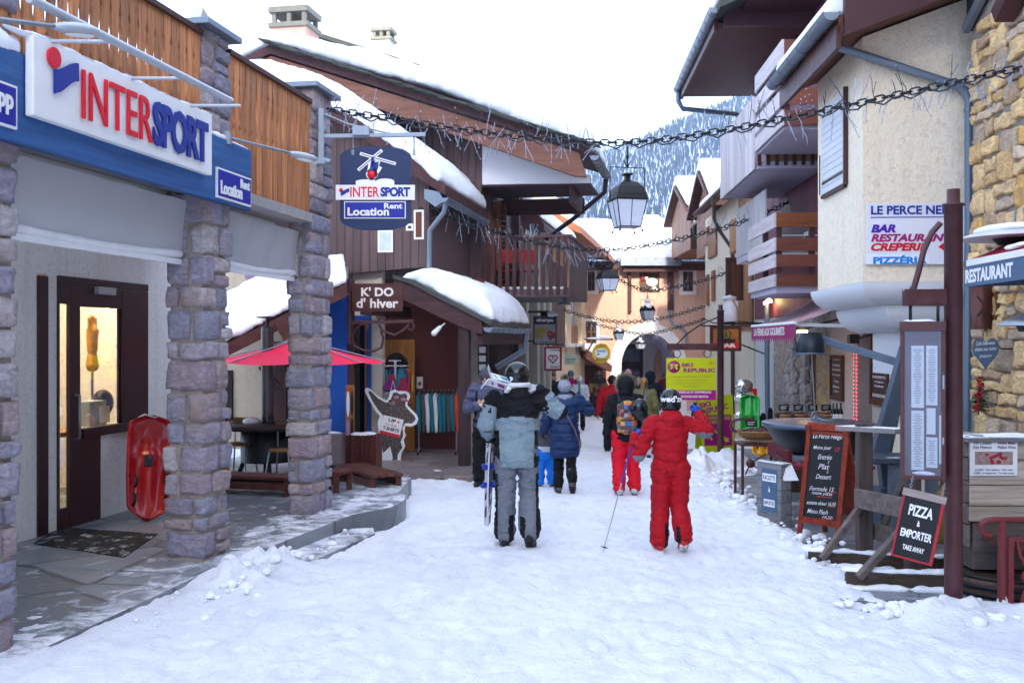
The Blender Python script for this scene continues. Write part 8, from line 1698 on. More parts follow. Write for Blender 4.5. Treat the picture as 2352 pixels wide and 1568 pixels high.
o=thing('brick_pillar','red brick pillar with pale roughcast panels beside the porch post','pillar',ML @ T(.4,19.5,-2.05));a,b=on_y(ML,1082,784,19.0),on_y(ML,1103,784,19.0);g=MB(ML);g.box(a.x,b.x,19.0,19.28,-2.06,.3)
def brk(m,nt,p):
    t=nd(nt,'TexBrick',{'Vector': coords(nt,(1,1,1)),'Color1': c4((.30,.10,.075)),'Color2': c4((.36,.14,.10)),'Mortar': c4((.42,.30,.27)),'Scale':5.0,'Mortar Size':.03});nt.links.new(t.outputs[0],p.inputs['Base Color'])
build('bricks',g,mk('red brick',brk),o);g=MB(ML)
for k in range(5): z=-1.95+.42*k;g.box(a.x+.03,b.x-.04,18.97,18.999,z,z+.26)
build('roughcast_panels',g,PEB,o)
o=thing('porch_notices','dark board with three white notices under the porch gutter','notice board',ML @ T(.6,18.8,0));g=MB(ML);a,b=on_y(ML,1100,860,18.6),on_y(ML,1118,790,18.6);g.box(a.x-.02,b.x+.02,18.6,18.63,a.z,b.z);build('board',g,DBROWN,o)
for k in range(3): g=MB(ML);x=a.x+.02+.0;g.box(a.x+.01,b.x-.02,18.57,18.599,b.z-.16-.16*k,b.z-.05-.16*k);build('notice_sheet',g,WHITE,o)
o=thing('dish_lamp','grey dish lamp hanging under the chalet balcony','lamp',T(at(1296,700,20.5)));p=at(1297,700,20.5);g=MB(T(p));g.lathe([(.17,0),(.10,.05),(.04,.07),(.04,.17),(.001,.17)],20);build('dish',g,pm('grey enamel',(.3,.34,.38),.5),o);g=MB(T(p));g.lathe([(.02,.17),(.02,.25)],8);build('stem',g,STEEL,o)
# ------------------------------------------------------------------ people
def skinm(m,nt,p):
    n=nd(nt,'TexNoise',{'Vector': coords(nt),'Scale':18.0,'Detail':4.0}).outputs[0]
    nt.links.new(ramp(nt,n,[(.35,(.42,.22,.16)),(.65,(.52,.29,.21))]),p.inputs['Base Color']);p.inputs['Roughness'].default_value=.5;p.inputs['Subsurface Weight'].default_value=.1;p.inputs['Subsurface Radius'].default_value=(.02,.008,.004)
SKIN=mk('skin',skinm)
def cloth(name,col,rough=.8,sc=60,bump=.25,var=.10):
    col=rich(col)
    def fn(m,nt,p):
        v=coords(nt);w=nd(nt,'TexNoise',{'Vector': coords(nt,(1,1,1.8)),'Scale':7.0,'Detail':4.0,'Distortion':1.4}).outputs[0];r_=math_(nt,'ABSOLUTE',math_(nt,'SUBTRACT',w,.5));f=nd(nt,'TexNoise',{'Vector': v,'Scale': float(sc*3),'Detail':2.0}).outputs[0]
        nt.links.new(mixc(nt,f,[x*(1-var*2) for x in col],[x*(1+var*2) for x in col]),p.inputs['Base Color']);p.inputs['Roughness'].default_value=rough;p.inputs['Specular IOR Level'].default_value=.25
        h=math_(nt,'ADD',math_(nt,'MULTIPLY',nd(nt,'MapRange',{0: r_,1:0.0,2:.10}).outputs[0],1.0),math_(nt,'MULTIPLY',f,bump*.3));nt.links.new(nd(nt,'Bump',{'Height': h,'Strength':.55,'Distance':.012}).outputs[0],p.inputs['Normal'])
    return mk('cloth '+name,fn)
HAIRB=pm('brown hair',(.07,.04,.025),.5,var=.4,sc=30,stretch=(4,4,1),bump=.5)
BOOTB=pm('black boot',(.018,.018,.02),.45,var=.3,bump=.2)
J0=dict(hip=(.095,0,.93),kn=(.105,.02,.50),an=(.105,-.02,.085),sh=(.185,-.01,1.43),el=(.265,-.03,1.16),wr=(.26,.10,.93))
def hand_shape(mb,w,d,n,side,curl=.5,s=1.0,fat=1.0):
    """palm, four unequal bent fingers and a thumb leaving the side of the palm"""
    w=Vector(w);d=Vector(d).normalized();n=Vector(n);n=(n-d*n.dot(d)).normalized();u=d.cross(n)*side
    r=.011*s*fat
    for k in (-1,0,1): mb.cap(w+u*k*.018*s,w+d*.075*s+u*k*.026*s,.017*s*fat,.015*s*fat,8)
    for i,L in enumerate((.070,.080,.075,.058)):
        b=w+d*.082*s+u*(i-1.5)*-.0235*s;a=curl*.7;p=b
        for j,f in enumerate((.45,.32,.26)):
            dr=d*math.cos(a)+n*math.sin(a);q_=p+dr*L*f*s;mb.cap(p,q_,r*(1-.08*j),r*(.92-.08*j),8);p=q_;a+=curl*.75
    b=w+d*.025*s+u*.032*s;t1=b+(d*.6+u*.7+n*.3).normalized()*.042*s;t2=t1+(d*.8+n*(.3+curl*.5)).normalized()*.034*s;mb.cap(b,t1,r*1.25,r*1.1,8);mb.cap(t1,t2,r*1.1,r*.9,8)
def person(label,x,y,H,yaw=0,pose=None,group=None,**k):
    s=H/1.78;zg=k.get('zg',gz(y)+.045);Mp_=T(x,y,zg)@ RZ(yaw);o=thing('person',label,'person',Mp_,group);J={}
    for a,v in J0.items(): J[a+'R']=Vector(v)*s;J[a+'L']=Vector((-v[0],v[1],v[2]))*s
    for a,v in (pose or {}).items(): J[a]=Vector(v)*s
    vx=k.get('vx',.02);wd=k.get('wide',1.0);ty=k.get('lean',0)*s;hd=Vector(k.get('head',(0,.02,1.63)))*s;nk=Vector((hd.x*.5,hd.y*.4-.01*s,1.47*s))
    g=MB()
    g.lathe([(.001,.88*s),(.13*s,.90*s),(.15*s,.97*s),(.125*s,1.12*s),(.15*s,1.32*s),(.13*s,1.42*s),(.05*s,1.48*s),(.001,1.49*s)],14,T(0,ty*.5,0),sy=.62)
    g.cap(nk-Vector((0,0,.04*s)),hd-Vector((0,0,.06*s)),.055*s,.052*s)
    g.ell(hd+Vector((0,-.008*s,.02*s)),(.077*s,.094*s,.098*s));g.ell(hd+Vector((0,.025*s,-.045*s)),(.056*s,.062*s,.068*s));g.cap(hd+Vector((0,.085*s,.01*s)),hd+Vector((0,.108*s,-.025*s)),.010*s,.016*s,8)
    for sg in (-1,1): g.ell(hd+Vector((sg*.078*s,-.005*s,0)),(.013*s,.024*s,.034*s),8,6)
    for S_ in 'RL':
        g.cap(J['hip'+S_],J['kn'+S_],.075*s,.052*s);g.cap(J['kn'+S_],J['an'+S_],.052*s,.038*s);g.cap(J['sh'+S_],J['el'+S_],.05*s,.038*s);g.cap(J['el'+S_],J['wr'+S_],.038*s,.026*s);a=J['an'+S_];g.cap(a,a+Vector((0,.12*s,-.05*s)),.036*s,.026*s)
    hands=k.get('hands',{})
    def hand(mb,S_,fat):
        h=hands.get(S_,{});w=J['wr'+S_];d=Vector(h['d']) if 'd' in h else (w-J['el'+S_]);n=Vector(h.get('n',(-1 if S_=='R' else 1,.2,0)));hand_shape(mb,w,d,n,(1 if S_=='R' else-1)*h.get('flip',1),h.get('curl',.5),s*1.0,fat)
    if not k.get('glove'): hand(g,'R',1.0);hand(g,'L',1.0)
    body=build('body',fused(g,.011 if not k.get('glove') else vx*.8,2),SKIN,o,world=False)
    if k.get('face',True):
        g=MB()
        for sg in (-1,1): g.ell(hd+Vector((sg*.031*s,.083*s,.008*s)),(.0135*s,.008*s,.008*s),8,6)
        build('eyes',g,pm('eye',(.03,.025,.02),.2),body,world=False);g=MB();g.ell(hd+Vector((0,.088*s,-.063*s)),(.024*s,.01*s,.007*s),8,6);build('lips',g,pm('lips',(.36,.12,.10),.5),body,world=False)
    tr=k['trousers'];lw=k.get('leg',1.0);g=MB();g.lathe([(.001,.80*s),(.11*s,.82*s),(.165*s*wd,.90*s),(.17*s*wd,1.0*s),(.15*s*wd,1.1*s),(.001,1.11*s)],16,sy=.70)
    for S_ in 'RL':
        h,kn,an=J['hip'+S_],J['kn'+S_],J['an'+S_];g.cap(h,kn,.105*s*lw,.082*s*lw);an2=kn.lerp(an,.93);g.cap(kn,an2,.080*s*lw,.082*s*lw*k.get('flare',1))
    t_=fused(g,vx*.8,3,k.get('tfold',((.15,.020),(.06,.008))))
    if 'tzone' in k: t_=zone(t_,lambda c: k['tzone'](c/s))
    build('trousers',t_,tr,o,world=False)
    for S_ in 'RL':
        an=J['an'+S_];kn=J['kn'+S_];tilt=k.get('toe'+S_,0);bt=k.get('bootsize',1.0);g=MB();up=(kn-an).normalized();fw=Vector((.10 if S_=='R' else-.10,1,0)).normalized();fw=(fw*math.cos(R(tilt))-Vector((0,0,1))*math.sin(R(tilt)));sole=an+Vector((0,-.01*s,-.045*s))
        g.cap(an+up*.17*s*k.get('boothigh',1),an,.062*s*bt,.058*s*bt);g.cap(sole-fw*.035*s,sole+fw*.16*s,.042*s*bt,.038*s*bt);g.cap(an,sole+fw*.10*s,.05*s*bt,.045*s*bt);g.cap(sole+fw*.02*s+Vector((-.02*s,0,0)),sole+fw*.15*s+Vector((-.02*s,0,-.0)),.036*s*bt,.034*s*bt);g.cap(sole+fw*.02*s+Vector((.02*s,0,0)),sole+fw*.15*s+Vector((.02*s,0,0)),.036*s*bt,.034*s*bt)
        bo=build('boot',fused(g,vx*.5,2),k.get('boots',BOOTB),o,world=False);g=MB();
        for q_ in (-1,1): g.cap(sole-fw*.04*s+Vector((q_*.018*s,0,-.036*s*bt)),sole+fw*.165*s+Vector((q_*.018*s,0,-.034*s*bt)),.022*s*bt,.022*s*bt,8)
        build('sole',g,k.get('soles',BOOTB),bo,world=False)
        if k.get('buckles'):
            g=MB()
            for j in range(3): c=an+up*(.02+.05*j)*s;g.tube([c+Vector((.064*s*bt*math.cos(t),.066*s*bt*math.sin(t),0)) for t in np.linspace(0,6.28,16)[:-1]],.007*s,5,closed=True)
            build('buckles',g,STEEL,bo,world=False)
    hem=k.get('hem',.80);jw=k.get('jw',1.0);g=MB();pr=k.get('profile') or [(.001,hem),(.16,hem+.005),(.178,hem+.03),(.185,hem+.12),(.175,1.05),(.182,1.18),(.196,1.30),(.19,1.38),(.14,1.45),(.085,1.495),(.001,1.51)]
    g.lathe([(r_*s*jw,z*s) for r_,z in pr],20,T(0,ty,0),sy=k.get('depth',.72));ar=k.get('arm',1.0)
    for S_ in 'RL':
        sh,el,wr=J['sh'+S_],J['el'+S_],J['wr'+S_];g.cap(sh,el,.078*s*ar,.064*s*ar);g.cap(el,el.lerp(wr,.93),.064*s*ar,.050*s*ar)
    if k.get('collar',True): g.cap(nk-Vector((0,0,.03*s)),nk+Vector((0,0,.03*s)),.085*s,.075*s)
    j_=fused(g,vx*.8,3,k.get('jfold',((.17,.020),(.065,.008))))
    if 'jzone' in k: j_=zone(j_,lambda c: k['jzone'](c/s,J,s))
    build('jacket',j_,k['jacket'],o,world=False)
    if k.get('hood'):
        g=MB();g.ell(nk+Vector((0,-.085*s,-.0*s)),(.125*s,.075*s,.085*s));g.ell(nk+Vector((0,-.05*s,.045*s)),(.115*s,.085*s,.05*s));g.ell(nk+Vector((0,-.10*s,-.06*s)),(.08*s,.05*s,.06*s));build('hood',fused(g,vx*.7,3,((.07,.006),)),k['hood'],o,world=False)
    if k.get('glove'):
        for S_ in 'RL':
            g=MB();hand(g,S_,1.35);w=J['wr'+S_];d=(w-J['el'+S_]).normalized();g.cap(w-d*.05*s,w+d*.01*s,.046*s,.040*s);build('glove',fused(g,.0065 if vx < .02 else .011,1),k['glove'],o,world=False)
    hat=k.get('hat')
    if hat=='helmet':
        g=MB();c=hd+Vector((0,-.005*s,.035*s));g.ell(c,(.125*s,.145*s,.128*s),24,16);g.ell(c+Vector((0,-.03*s,-.06*s)),(.118*s,.115*s,.09*s),20,12);hm=build('helmet',fused(g,.009,4),k['hatm'],o,world=False)
        g=MB();g.tube([c+Vector((.126*s*math.sin(t),-.146*s*math.cos(t),-.0*s+.01*s*math.cos(t))) for t in np.linspace(-1.9,1.9,24)],.006*s,6)
        if k.get('strap',True): build('goggle_strap',g,k.get('strapm',pm('dark strap',(.03,.03,.035),.5)),hm,world=False)
        if k.get('rim'): g=MB();g.tube([c+Vector((.118*s*math.sin(t),-.03*s-.113*s*math.cos(t),-.10*s)) for t in np.linspace(-2.2,2.2,24)],.024*s,8);build('helmet_rim',g,k['rim'],hm,world=False)
    elif hat=='beanie':
        g=MB();c=hd+Vector((0,-.01*s,.04*s));g.ell(c,(.098*s,.112*s,.118*s),24,14);g.lathe([(.088*s,-.02*s),(.105*s,-.02*s),(.108*s,.03*s),(.09*s,.035*s)],22,T(c+Vector((0,0,-.01*s))),sy=1.12);hb=build('beanie',fused(g,.009,2,((.03,.005),)),k['hatm'],o,world=False)
        if k.get('pompom'):
            g=MB();r=random.Random(3);pc_=c+Vector((0,0,.13*s))
            for q_ in range(420): v=Vector((r.gauss(0,1),r.gauss(0,1),r.gauss(0,1))).normalized();g.tube([pc_+v*.02*s,pc_+v*r.uniform(.06,.085)*s],[.004*s,.001*s],3)
            build('pompom',g,k['pompom'],hb,world=False)
    elif hat=='hood':
        g=MB();c=hd+Vector((0,-.02*s,.02*s));g.ell(c,(.128*s,.135*s,.145*s),24,14);g.cap(c+Vector((0,-.02*s,-.1*s)),nk,.11*s,.10*s);hb=build('raised_hood',fused(g,vx*.6,3,((.06,.006),)),k['hatm'],o,world=False)
    if k.get('hair'):
        g=MB();g.ell(hd+Vector((0,-.022*s,.035*s)),(.090*s,.100*s,.105*s));g.ell(hd+Vector((0,-.05*s,-.05*s*k.get('hairlen',1))),(.078*s,.06*s,.09*s*k.get('hairlen',1)));build('hair',fused(g,.012,1,((.02,.004),)),k['hair'],o,world=False)
    o['joints']=0;del o['joints']
    return o,Mp_,J,s,hd,nk
def W_(M,v): return M @ Vector(v)
BLKC=cloth('black shell',(.016,.017,.022));GRYC=cloth('blue grey shell',(.27,.345,.385));HEATH=cloth('heather grey',(.215,.235,.27),.85,120,.3,.25)
# --- man with skis over the shoulder
x=at(1187,0,9.8).x;y=9.8
def jz(c,J,s):
    e=min((c-J['elR']/s).length,(c-J['elL']/s).length-.0)
    if (c-J['elR']/s).length < .078 and c.z < J['elR'].z/s+.02: return 1
    for S_ in 'RL':
        w=J['wr'+S_]/s;el=J['el'+S_]/s;d=(w-el);t=(c-el).dot(d)/d.length_squared;off=(c-el-d*t).length
        if off < .085 and t > .72 and t < 1.1: return 1
        sh=J['sh'+S_]/s;d2=el-sh;t2=(c-sh).dot(d2)/d2.length_squared;off2=(c-sh-d2*t2).length
        if off2 < .095 and-.02 < t2 < 1.05 and abs(c.x)> .20: return 0 if t2 > .30 else 1
        if off < .08 and 0 <= t <= .72 and abs(c.x)> .2: return 0
    if c.z > 1.235+.03*math.cos(c.x*6)-.04*abs(c.x): return 1
    if abs(c.x)> .165+.02*(c.z-.8) and c.z < 1.12: return 1
    return 0
man,Mm,J,s,hd,nk=person('man in grey and black ski jacket carrying white skis across his shoulders',x,y,1.79,0,
    dict(shR=(.215,0,1.42),shL=(-.215,0,1.42),elR=(.42,.03,1.30),wrR=(.215,-.03,1.525),elL=(-.30,-.05,1.17),wrL=(-.265,.12,1.02),hipR=(.10,0,.93),knR=(.115,.06,.51),anR=(.125,-.17,.15),hipL=(-.10,0,.93),knL=(-.11,.03,.50),anL=(-.115,.02,.085)),
    jacket=[GRYC,BLKC],jzone=jz,trousers=[HEATH,BLKC],tzone=lambda c:1 if (c.z < .30 and abs(abs(c.x)-.055)< .025 and c.y <-.02) or (abs(c.x)> .185 and c.z < .7) else 0,leg=1.0,flare=1.1,hood=BLKC,hem=.77,jw=1.13,arm=1.06,hat='helmet',hatm=pm('gloss black helmet',(.008,.009,.012),.22,coat=.25,bump=0,spec=.4),rim=pm('white helmet rim',(.62,.63,.66),.4,var=.2),glove=pm('white grey glove',(.42,.43,.46),.6,var=.4,sc=14),toeR=38,bootsize=1.12,vx=.016,face=False,profile=[(.001,.77),(.155,.775),(.175,.80),(.185,.9),(.178,1.05),(.182,1.18),(.190,1.30),(.186,1.38),(.14,1.45),(.09,1.50),(.001,1.515)],hands=dict(R=dict(d=(-.8,.1,.25),n=(-.2,.3,-.9),curl=.8),L=dict(d=(.0,.6,-.7),n=(.9,0,0),curl=1.1)))
SKIW=pm('white ski top',(.66,.67,.70),.3,var=.05,bump=0,coat=.4);SKIBL=pm('blue binding',(.01,.05,.42),.35,bump=0);SKIT=pm('teal print',(.02,.33,.42),.4,bump=0)
def ski(label,M,L,base,acc,bind,tipcurl=.07,group='skis carried by people'):
    """along local +y, top face +z; tip at y = L"""
    o=thing('ski',label,'ski',M,group);g=MB(M);n=34;V=[];Fs=[]
    for i in range(n+1):
        v=i/n;w=.052-.018*math.sin(v*math.pi)+.004*v;w *= min(1,(1-v)/.05+.12)**.5*min(1,v/.02+.55)**.5;z=tipcurl*max(0,(v-.88)/.12)**2+.015*math.sin(v*math.pi)
        for sx_,dz in ((-w,0),(w,0),(w,-.012),(-w,-.012)): V.append((sx_,v*L,z+dz))
    for i in range(n):
        for j in range(4): a=4*i+j;b=4*i+(j+1)% 4;Fs.append((a,b,b+4,a+4))
    Fs+=[(3,2,1,0),tuple(4*n+j for j in range(4))];g.add(V,Fs);build('ski_blade',g,base,o)
    g=MB(M);
    for v0,v1,k_ in ((.08,.22,.5),(.26,.36,-.4),(.64,.78,.4),(.80,.87,-.3)):
        z0=.015*math.sin(v0*math.pi)+.0015;z1=.015*math.sin(v1*math.pi)+.0015+tipcurl*max(0,(v1-.88)/.12)**2;g.quad((-.026,v0*L,z0),(.018,v0*L+.02,z0),(.026,v1*L,z1),(-.016,v1*L-.03,z1))
    build('ski_graphic',g,acc,o)
    g=MB(M);g.box(-.03,.03,L*.40,L*.455,.016,.045);g.cap((-.018,L*.41,.048),(.018,L*.41,.048),.02,.02,8);build('heel_binding',g,bind,o,bevel=.006);g=MB(M);g.box(-.034,.034,L*.58,L*.635,.016,.05);g.cap((-.02,L*.625,.045),(.02,L*.625,.045),.018,.018,8);build('toe_binding',g,bind,o,bevel=.006)
    return o
a,b=at(1100,856,9.62),at(1258,902,9.78);d=(b-a).normalized()
Mk=frame(b+d*.30,d.cross(Vector((.1,-.55,.83))).normalized()*1,Vector((0,0,1)))
def ski_M(tail,tip,top):
    yv=(Vector(tip)-Vector(tail)).normalized();z=Vector(top);z=(z-yv*z.dot(yv)).normalized();xv=yv.cross(z);t_=Vector(tail);return Matrix(((xv.x,yv.x,z.x,t_.x),(xv.y,yv.y,z.y,t_.y),(xv.z,yv.z,z.z,t_.z),(0,0,0,1)))
ta,tp=at(1262,903,9.92),at(1112,858,9.60)
ski('white ski with raised tip resting across the man\'s neck, upper of the pair',ski_M(ta,tp,(.25,-.5,.85)),(tp-ta).length,SKIW,SKIT,SKIW,.10)
ta,tp=at(1258,912,9.88),at(1104,872,9.52);ski('white ski under the upper one across the man\'s shoulders',ski_M(ta,tp,(-.2,-.75,-.6)),(tp-ta).length,SKIW,pm('magenta green print',(.30,.05,.20),.4,bump=0),SKIW,.10)
DKB=pm('black blue ski',(.02,.06,.14),.3,var=.5,sc=9,bump=0)
ta,tp=at(1116,1208,9.86),at(1124,985,9.90);ski('white and blue ski hanging upright from the man\'s lowered hand',ski_M(ta,tp,(-.9,-.42,0)),(tp-ta).length,SKIW,DKB,SKIBL,.05)
ta,tp=at(1122,1204,9.92),at(1130,985,9.94);ski('black ski back to back with the white and blue one',ski_M(ta,tp,(.9,-.35,0)),(tp-ta).length,DKB,SKIW,SKIBL,.05)
# --- child in red
REDC=cloth('red suit',(.44,.004,.022),.7,90,.2);GPAN=cloth('grey panel',(.24,.25,.29),.7)
def rz_(c,J,s):
    for S_ in 'RL':
        el=J['el'+S_]/s
        if (c-el).length < .155 and c.z < el.z-.005+.35*(abs(c.x)-abs(el.x))*(-1 if S_=='R' else-1)*.3 and abs(c.x)> .22: return 1
    return 0
x=at(1540,0,9.5).x;kid,Mk_,J,s,hd,nk=person('child in red ski suit and black helmet walking with a ski pole',x,9.5,1.53,0,
    dict(shR=(.19,0,1.41),shL=(-.19,0,1.41),elR=(.41,.0,1.31),wrR=(.335,.14,1.50),elL=(-.355,-.02,1.06),wrL=(-.385,.14,1.245),hipR=(.095,0,.93),knR=(.10,.03,.50),anR=(.115,-.16,.16),hipL=(-.095,0,.93),knL=(-.11,.03,.49),anL=(-.125,-.01,.09)),
    jacket=[REDC,GPAN],jzone=rz_,trousers=[REDC,BLKC],tzone=lambda c:1 if (c.z < .30 and abs(abs(c.x)-.055)< .022) else 0,leg=1.12,flare=1.05,tfold=((.16,.013),(.06,.006)),hood=REDC,hem=1.0,jw=1.0,arm=.96,hat='helmet',hatm=pm('gloss black helmet',(.008,.009,.012),.22,coat=.25,bump=0,spec=.4),glove=pm('blue black glove',(.015,.09,.48),.5,var=.5,sc=10),toeR=30,bootsize=1.15,boothigh=1.2,boots=pm('red ski boot',(.50,.05,.03),.3,var=.2,sc=10),soles=pm('white boot sole',(.6,.6,.62),.4),buckles=True,vx=.015,face=False,strap=False,
    profile=[(.001,.99),(.15,.995),(.165,1.0),(.178,1.04),(.186,1.12),(.180,1.2),(.188,1.30),(.182,1.38),(.14,1.45),(.085,1.49),(.001,1.51)],hands=dict(R=dict(d=(-.2,.3,.9),n=(-.6,.6,0),curl=1.1),L=dict(d=(.3,.35,.5),n=(.8,.3,0),curl=1.1)))
g=MB(Mk_);g.cap(nk+Vector((0,0,.0)),hd-Vector((0,.015*s,.09*s)),.078*s,.082*s);build('neck_warmer',g,BLKC,kid)
vs,fs=letters("wed'ze",.04,.0,1.05);c=hd+Vector((0,-.005*s,.035*s));x0=min(v[0] for v in vs);x1=max(v[0] for v in vs);g=MB(Mk_);P=[]
for vx_,vy_,vz_ in vs: t=((vx_-x0)/(x1-x0)-.5)*2.3;zz_=(vy_-.3)*.075;rr=.128*s*(1+.01*(vz_ > 0));P.append(c+Vector((rr*1.0*math.sin(t)*math.cos(zz_*3),-rr*1.16*math.cos(t)*math.cos(zz_*3),zz_+.012)))
g.add(P,fs);lt=build('helmet_lettering',g,WHITE,None);lt.parent=[q_ for q_ in kid.children if q_.name.startswith('helmet')][0];i_=kid.matrix_basis.inverted();lt.data.transform(i_)
def pole(label,a,b,grip=True):
    a,b=Vector(a),Vector(b);o=thing('ski_pole',label,'ski pole',T(b),'ski poles of the child in red');d=(b-a).normalized();L=(b-a).length;g=MB();g.tube([a+d*.12,b],[.0085,.005],8);build('shaft',g,pm('alloy shaft',(.42,.44,.50),.3,metal=.7,bump=0),o)
    g=MB();g.tube([a+d*L*.10,a+d*L*.45],.0092,8);build('shaft_band',g,pm('indigo band',(.05,.04,.32),.35,bump=0),o)
    g=MB();g.cap(a,a+d*.13,.016,.014);g.ell(a,(.022,.022,.014));build('grip',g,BLACKM,o);g=MB();e=d.orthogonal().normalized();f=d.cross(e);c=b-d*.05
    g.lathe([(.010,-.004),(.038,0),(.010,.006)],12,frame(c,e,f));build('pole_basket',g,BLACKM,o);g=MB();q_=a+d*.02;g.tube([q_,q_+Vector((.07,-.02,-.05)),q_+Vector((.13,-.03,-.10)),q_+Vector((.05,-.02,-.12)),q_+d*.06],.006,5);build('wrist_strap',g,BLACKM,o);return o
w=W_(Mk_,J['wrL']);pole('ski pole planted in the snow by the child in red',w+Vector((.02,.03,.07)),at(1385,1268,9.25));w=W_(Mk_,J['wrR']);pole('ski pole held up in the red child\'s raised hand',w+Vector((-.02,.05,.10)),w+Vector((-.13,.42,-.62)))
# --- backpacker in coral trousers
CORAL=cloth('coral trousers',(.70,.008,.045),.7);x=at(1437,0,14.0).x
def fur(o,c,ring,r_,m,n=700,seed=1,name='fur_trim',ln=.05):
    g=MB();r=random.Random(seed)
    for q_ in range(n): t=r.uniform(0,1);p=ring(t);v=Vector((r.gauss(0,1),r.gauss(0,1),r.gauss(0,1))).normalized();g.tube([p+v*r_*.5,p+v*(r_+r.uniform(.3,1)*ln)],[.006,.001],3)
    return build(name,g,m,o,world=False)
bp_,Mb_,J,s,hd,nk=person('backpacker in black fur hooded jacket and coral red trousers',x,14.0,1.64,0,dict(elL=(-.27,-.02,1.15),wrL=(-.28,.05,.90),elR=(.27,.02,1.16),wrR=(.24,.14,1.0),knR=(.12,.05,.5),anR=(.13,-.02,.09),knL=(-.105,.02,.5),anL=(-.10,-.08,.09)),jacket=BLKC,trousers=CORAL,leg=1.08,hem=.80,jw=1.1,arm=1.1,hat='hood',hatm=BLKC,glove=BLKC,boots=pm('white ski boot',(.50,.51,.54),.35,var=.3,sc=10),soles=pm('grey boot sole',(.2,.2,.22),.5),buckles=True,bootsize=1.3,boothigh=1.7,face=False,vx=.02)
hh=[q_ for q_ in bp_.children if q_.name.startswith('raised_hood')][0]
fur(hh,hd,lambda t: hd+Vector((.125*s*math.cos(t*6.28),.03*s+.02*math.sin(t*6.28),.04*s+.13*s*math.sin(t*6.28))),.03,pm('beige fur',(.34,.27,.21),.9,var=.4),900)
Mpk=Mb_ @ T(0,-.20*s,1.18*s);o=thing('backpack','backpack in orange, blue and brown checks worn over the black jacket','backpack',Mpk)
def checkm(m,nt,p):
    u=nd(nt,'VectorMath',{0: coords(nt,(20,20,18))},operation='FLOOR').outputs[0];w_=nd(nt,'TexWhiteNoise',{'Vector': u},noise_dimensions='3D').outputs[0]
    nt.links.new(ramp(nt,w_,[(0,(.05,.03,.04)),(.22,(.55,.14,.03)),(.38,(.30,.30,.34)),(.52,(.10,.05,.05)),(.68,(.04,.12,.32)),(.8,(.50,.32,.03)),(.9,(.42,.10,.06))],'CONSTANT'),p.inputs['Base Color']);p.inputs['Roughness'].default_value=.7
CHECK=mk('checked canvas',checkm);g=MB(Mpk);g.ell((0,0,-.05),(.155,.10,.20));g.ell((0,0,.08),(.13,.085,.16));g.ell((0,-.06,-.10),(.13,.09,.12));g.box(-.13,.13,.0,.07,-.22,.18);build('pack_bag',fused(g,.013,3),CHECK,o)
g=MB(Mpk);g.tube([(-.13+.26*t,-.135+.10*(2*t-1)**2,.0+.10*math.sin(t*3.14)) for t in np.linspace(0,1,14)],.006,5);g.tube([(-.125,-.10,-.03),(-.06,-.15,-.03),(.06,-.15,-.03),(.125,-.10,-.03)],.006,5);build('zip',g,BLACKM,o)
for sg in (-1,1): g=MB(Mpk);g.tube([(sg*.09,.05,.2),(sg*.11,.12,.30),(sg*.13,.30,.25)],.02,6);build('strap',g,BLACKM,o)
ta,tp=at(1478,985,13.85),at(1483,878,13.95);o=thing('snowboard','dark snowboard carried upright beside the checked backpack','snowboard',T(ta));L=(tp-ta).length+.3;M_=ski_M(ta+Vector((-.03,0,-.28)),tp,(.95,-.3,0));g=MB(M_);g.prism([(.10*math.cos(t)*1.0,.11*math.sin(t)) for t in np.linspace(math.pi,2*math.pi,10)]+[(.10*math.cos(t),L-.11+.11*math.sin(t)) for t in np.linspace(0,math.pi,10)],-.006,.006);build('deck',g,wood('deck brown',(.20,.10,.06),(.10,.05,.03),1),o);g=MB(M_);g.prism([(.095*math.cos(t),L*.5+L*.40*math.sin(t)) for t in np.linspace(0,6.28,24)[:-1]],.0061,.008);build('deck_graphic',g,pm('pale graphic',(.4,.46,.55),.4,var=.6,sc=9),o)
o=thing('ski_helmet','black helmet and goggles hanging behind the backpacker','helmet',T(at(1470,945,13.75)));g=MB(T(at(1468,938,13.72)));g.ell((0,0,0),(.13,.12,.14));g.ell((.03,0,-.10),(.10,.10,.08));build('shell',fused(g,.012,2),pm('gloss black helmet',(.008,.009,.012),.12),o);g=MB(T(at(1468,938,13.72)));g.tube([(.10,-.08,-.1),(.12,-.1,-.3),(.08,-.12,-.4)],.012,6);build('strap',g,BLACKM,o)
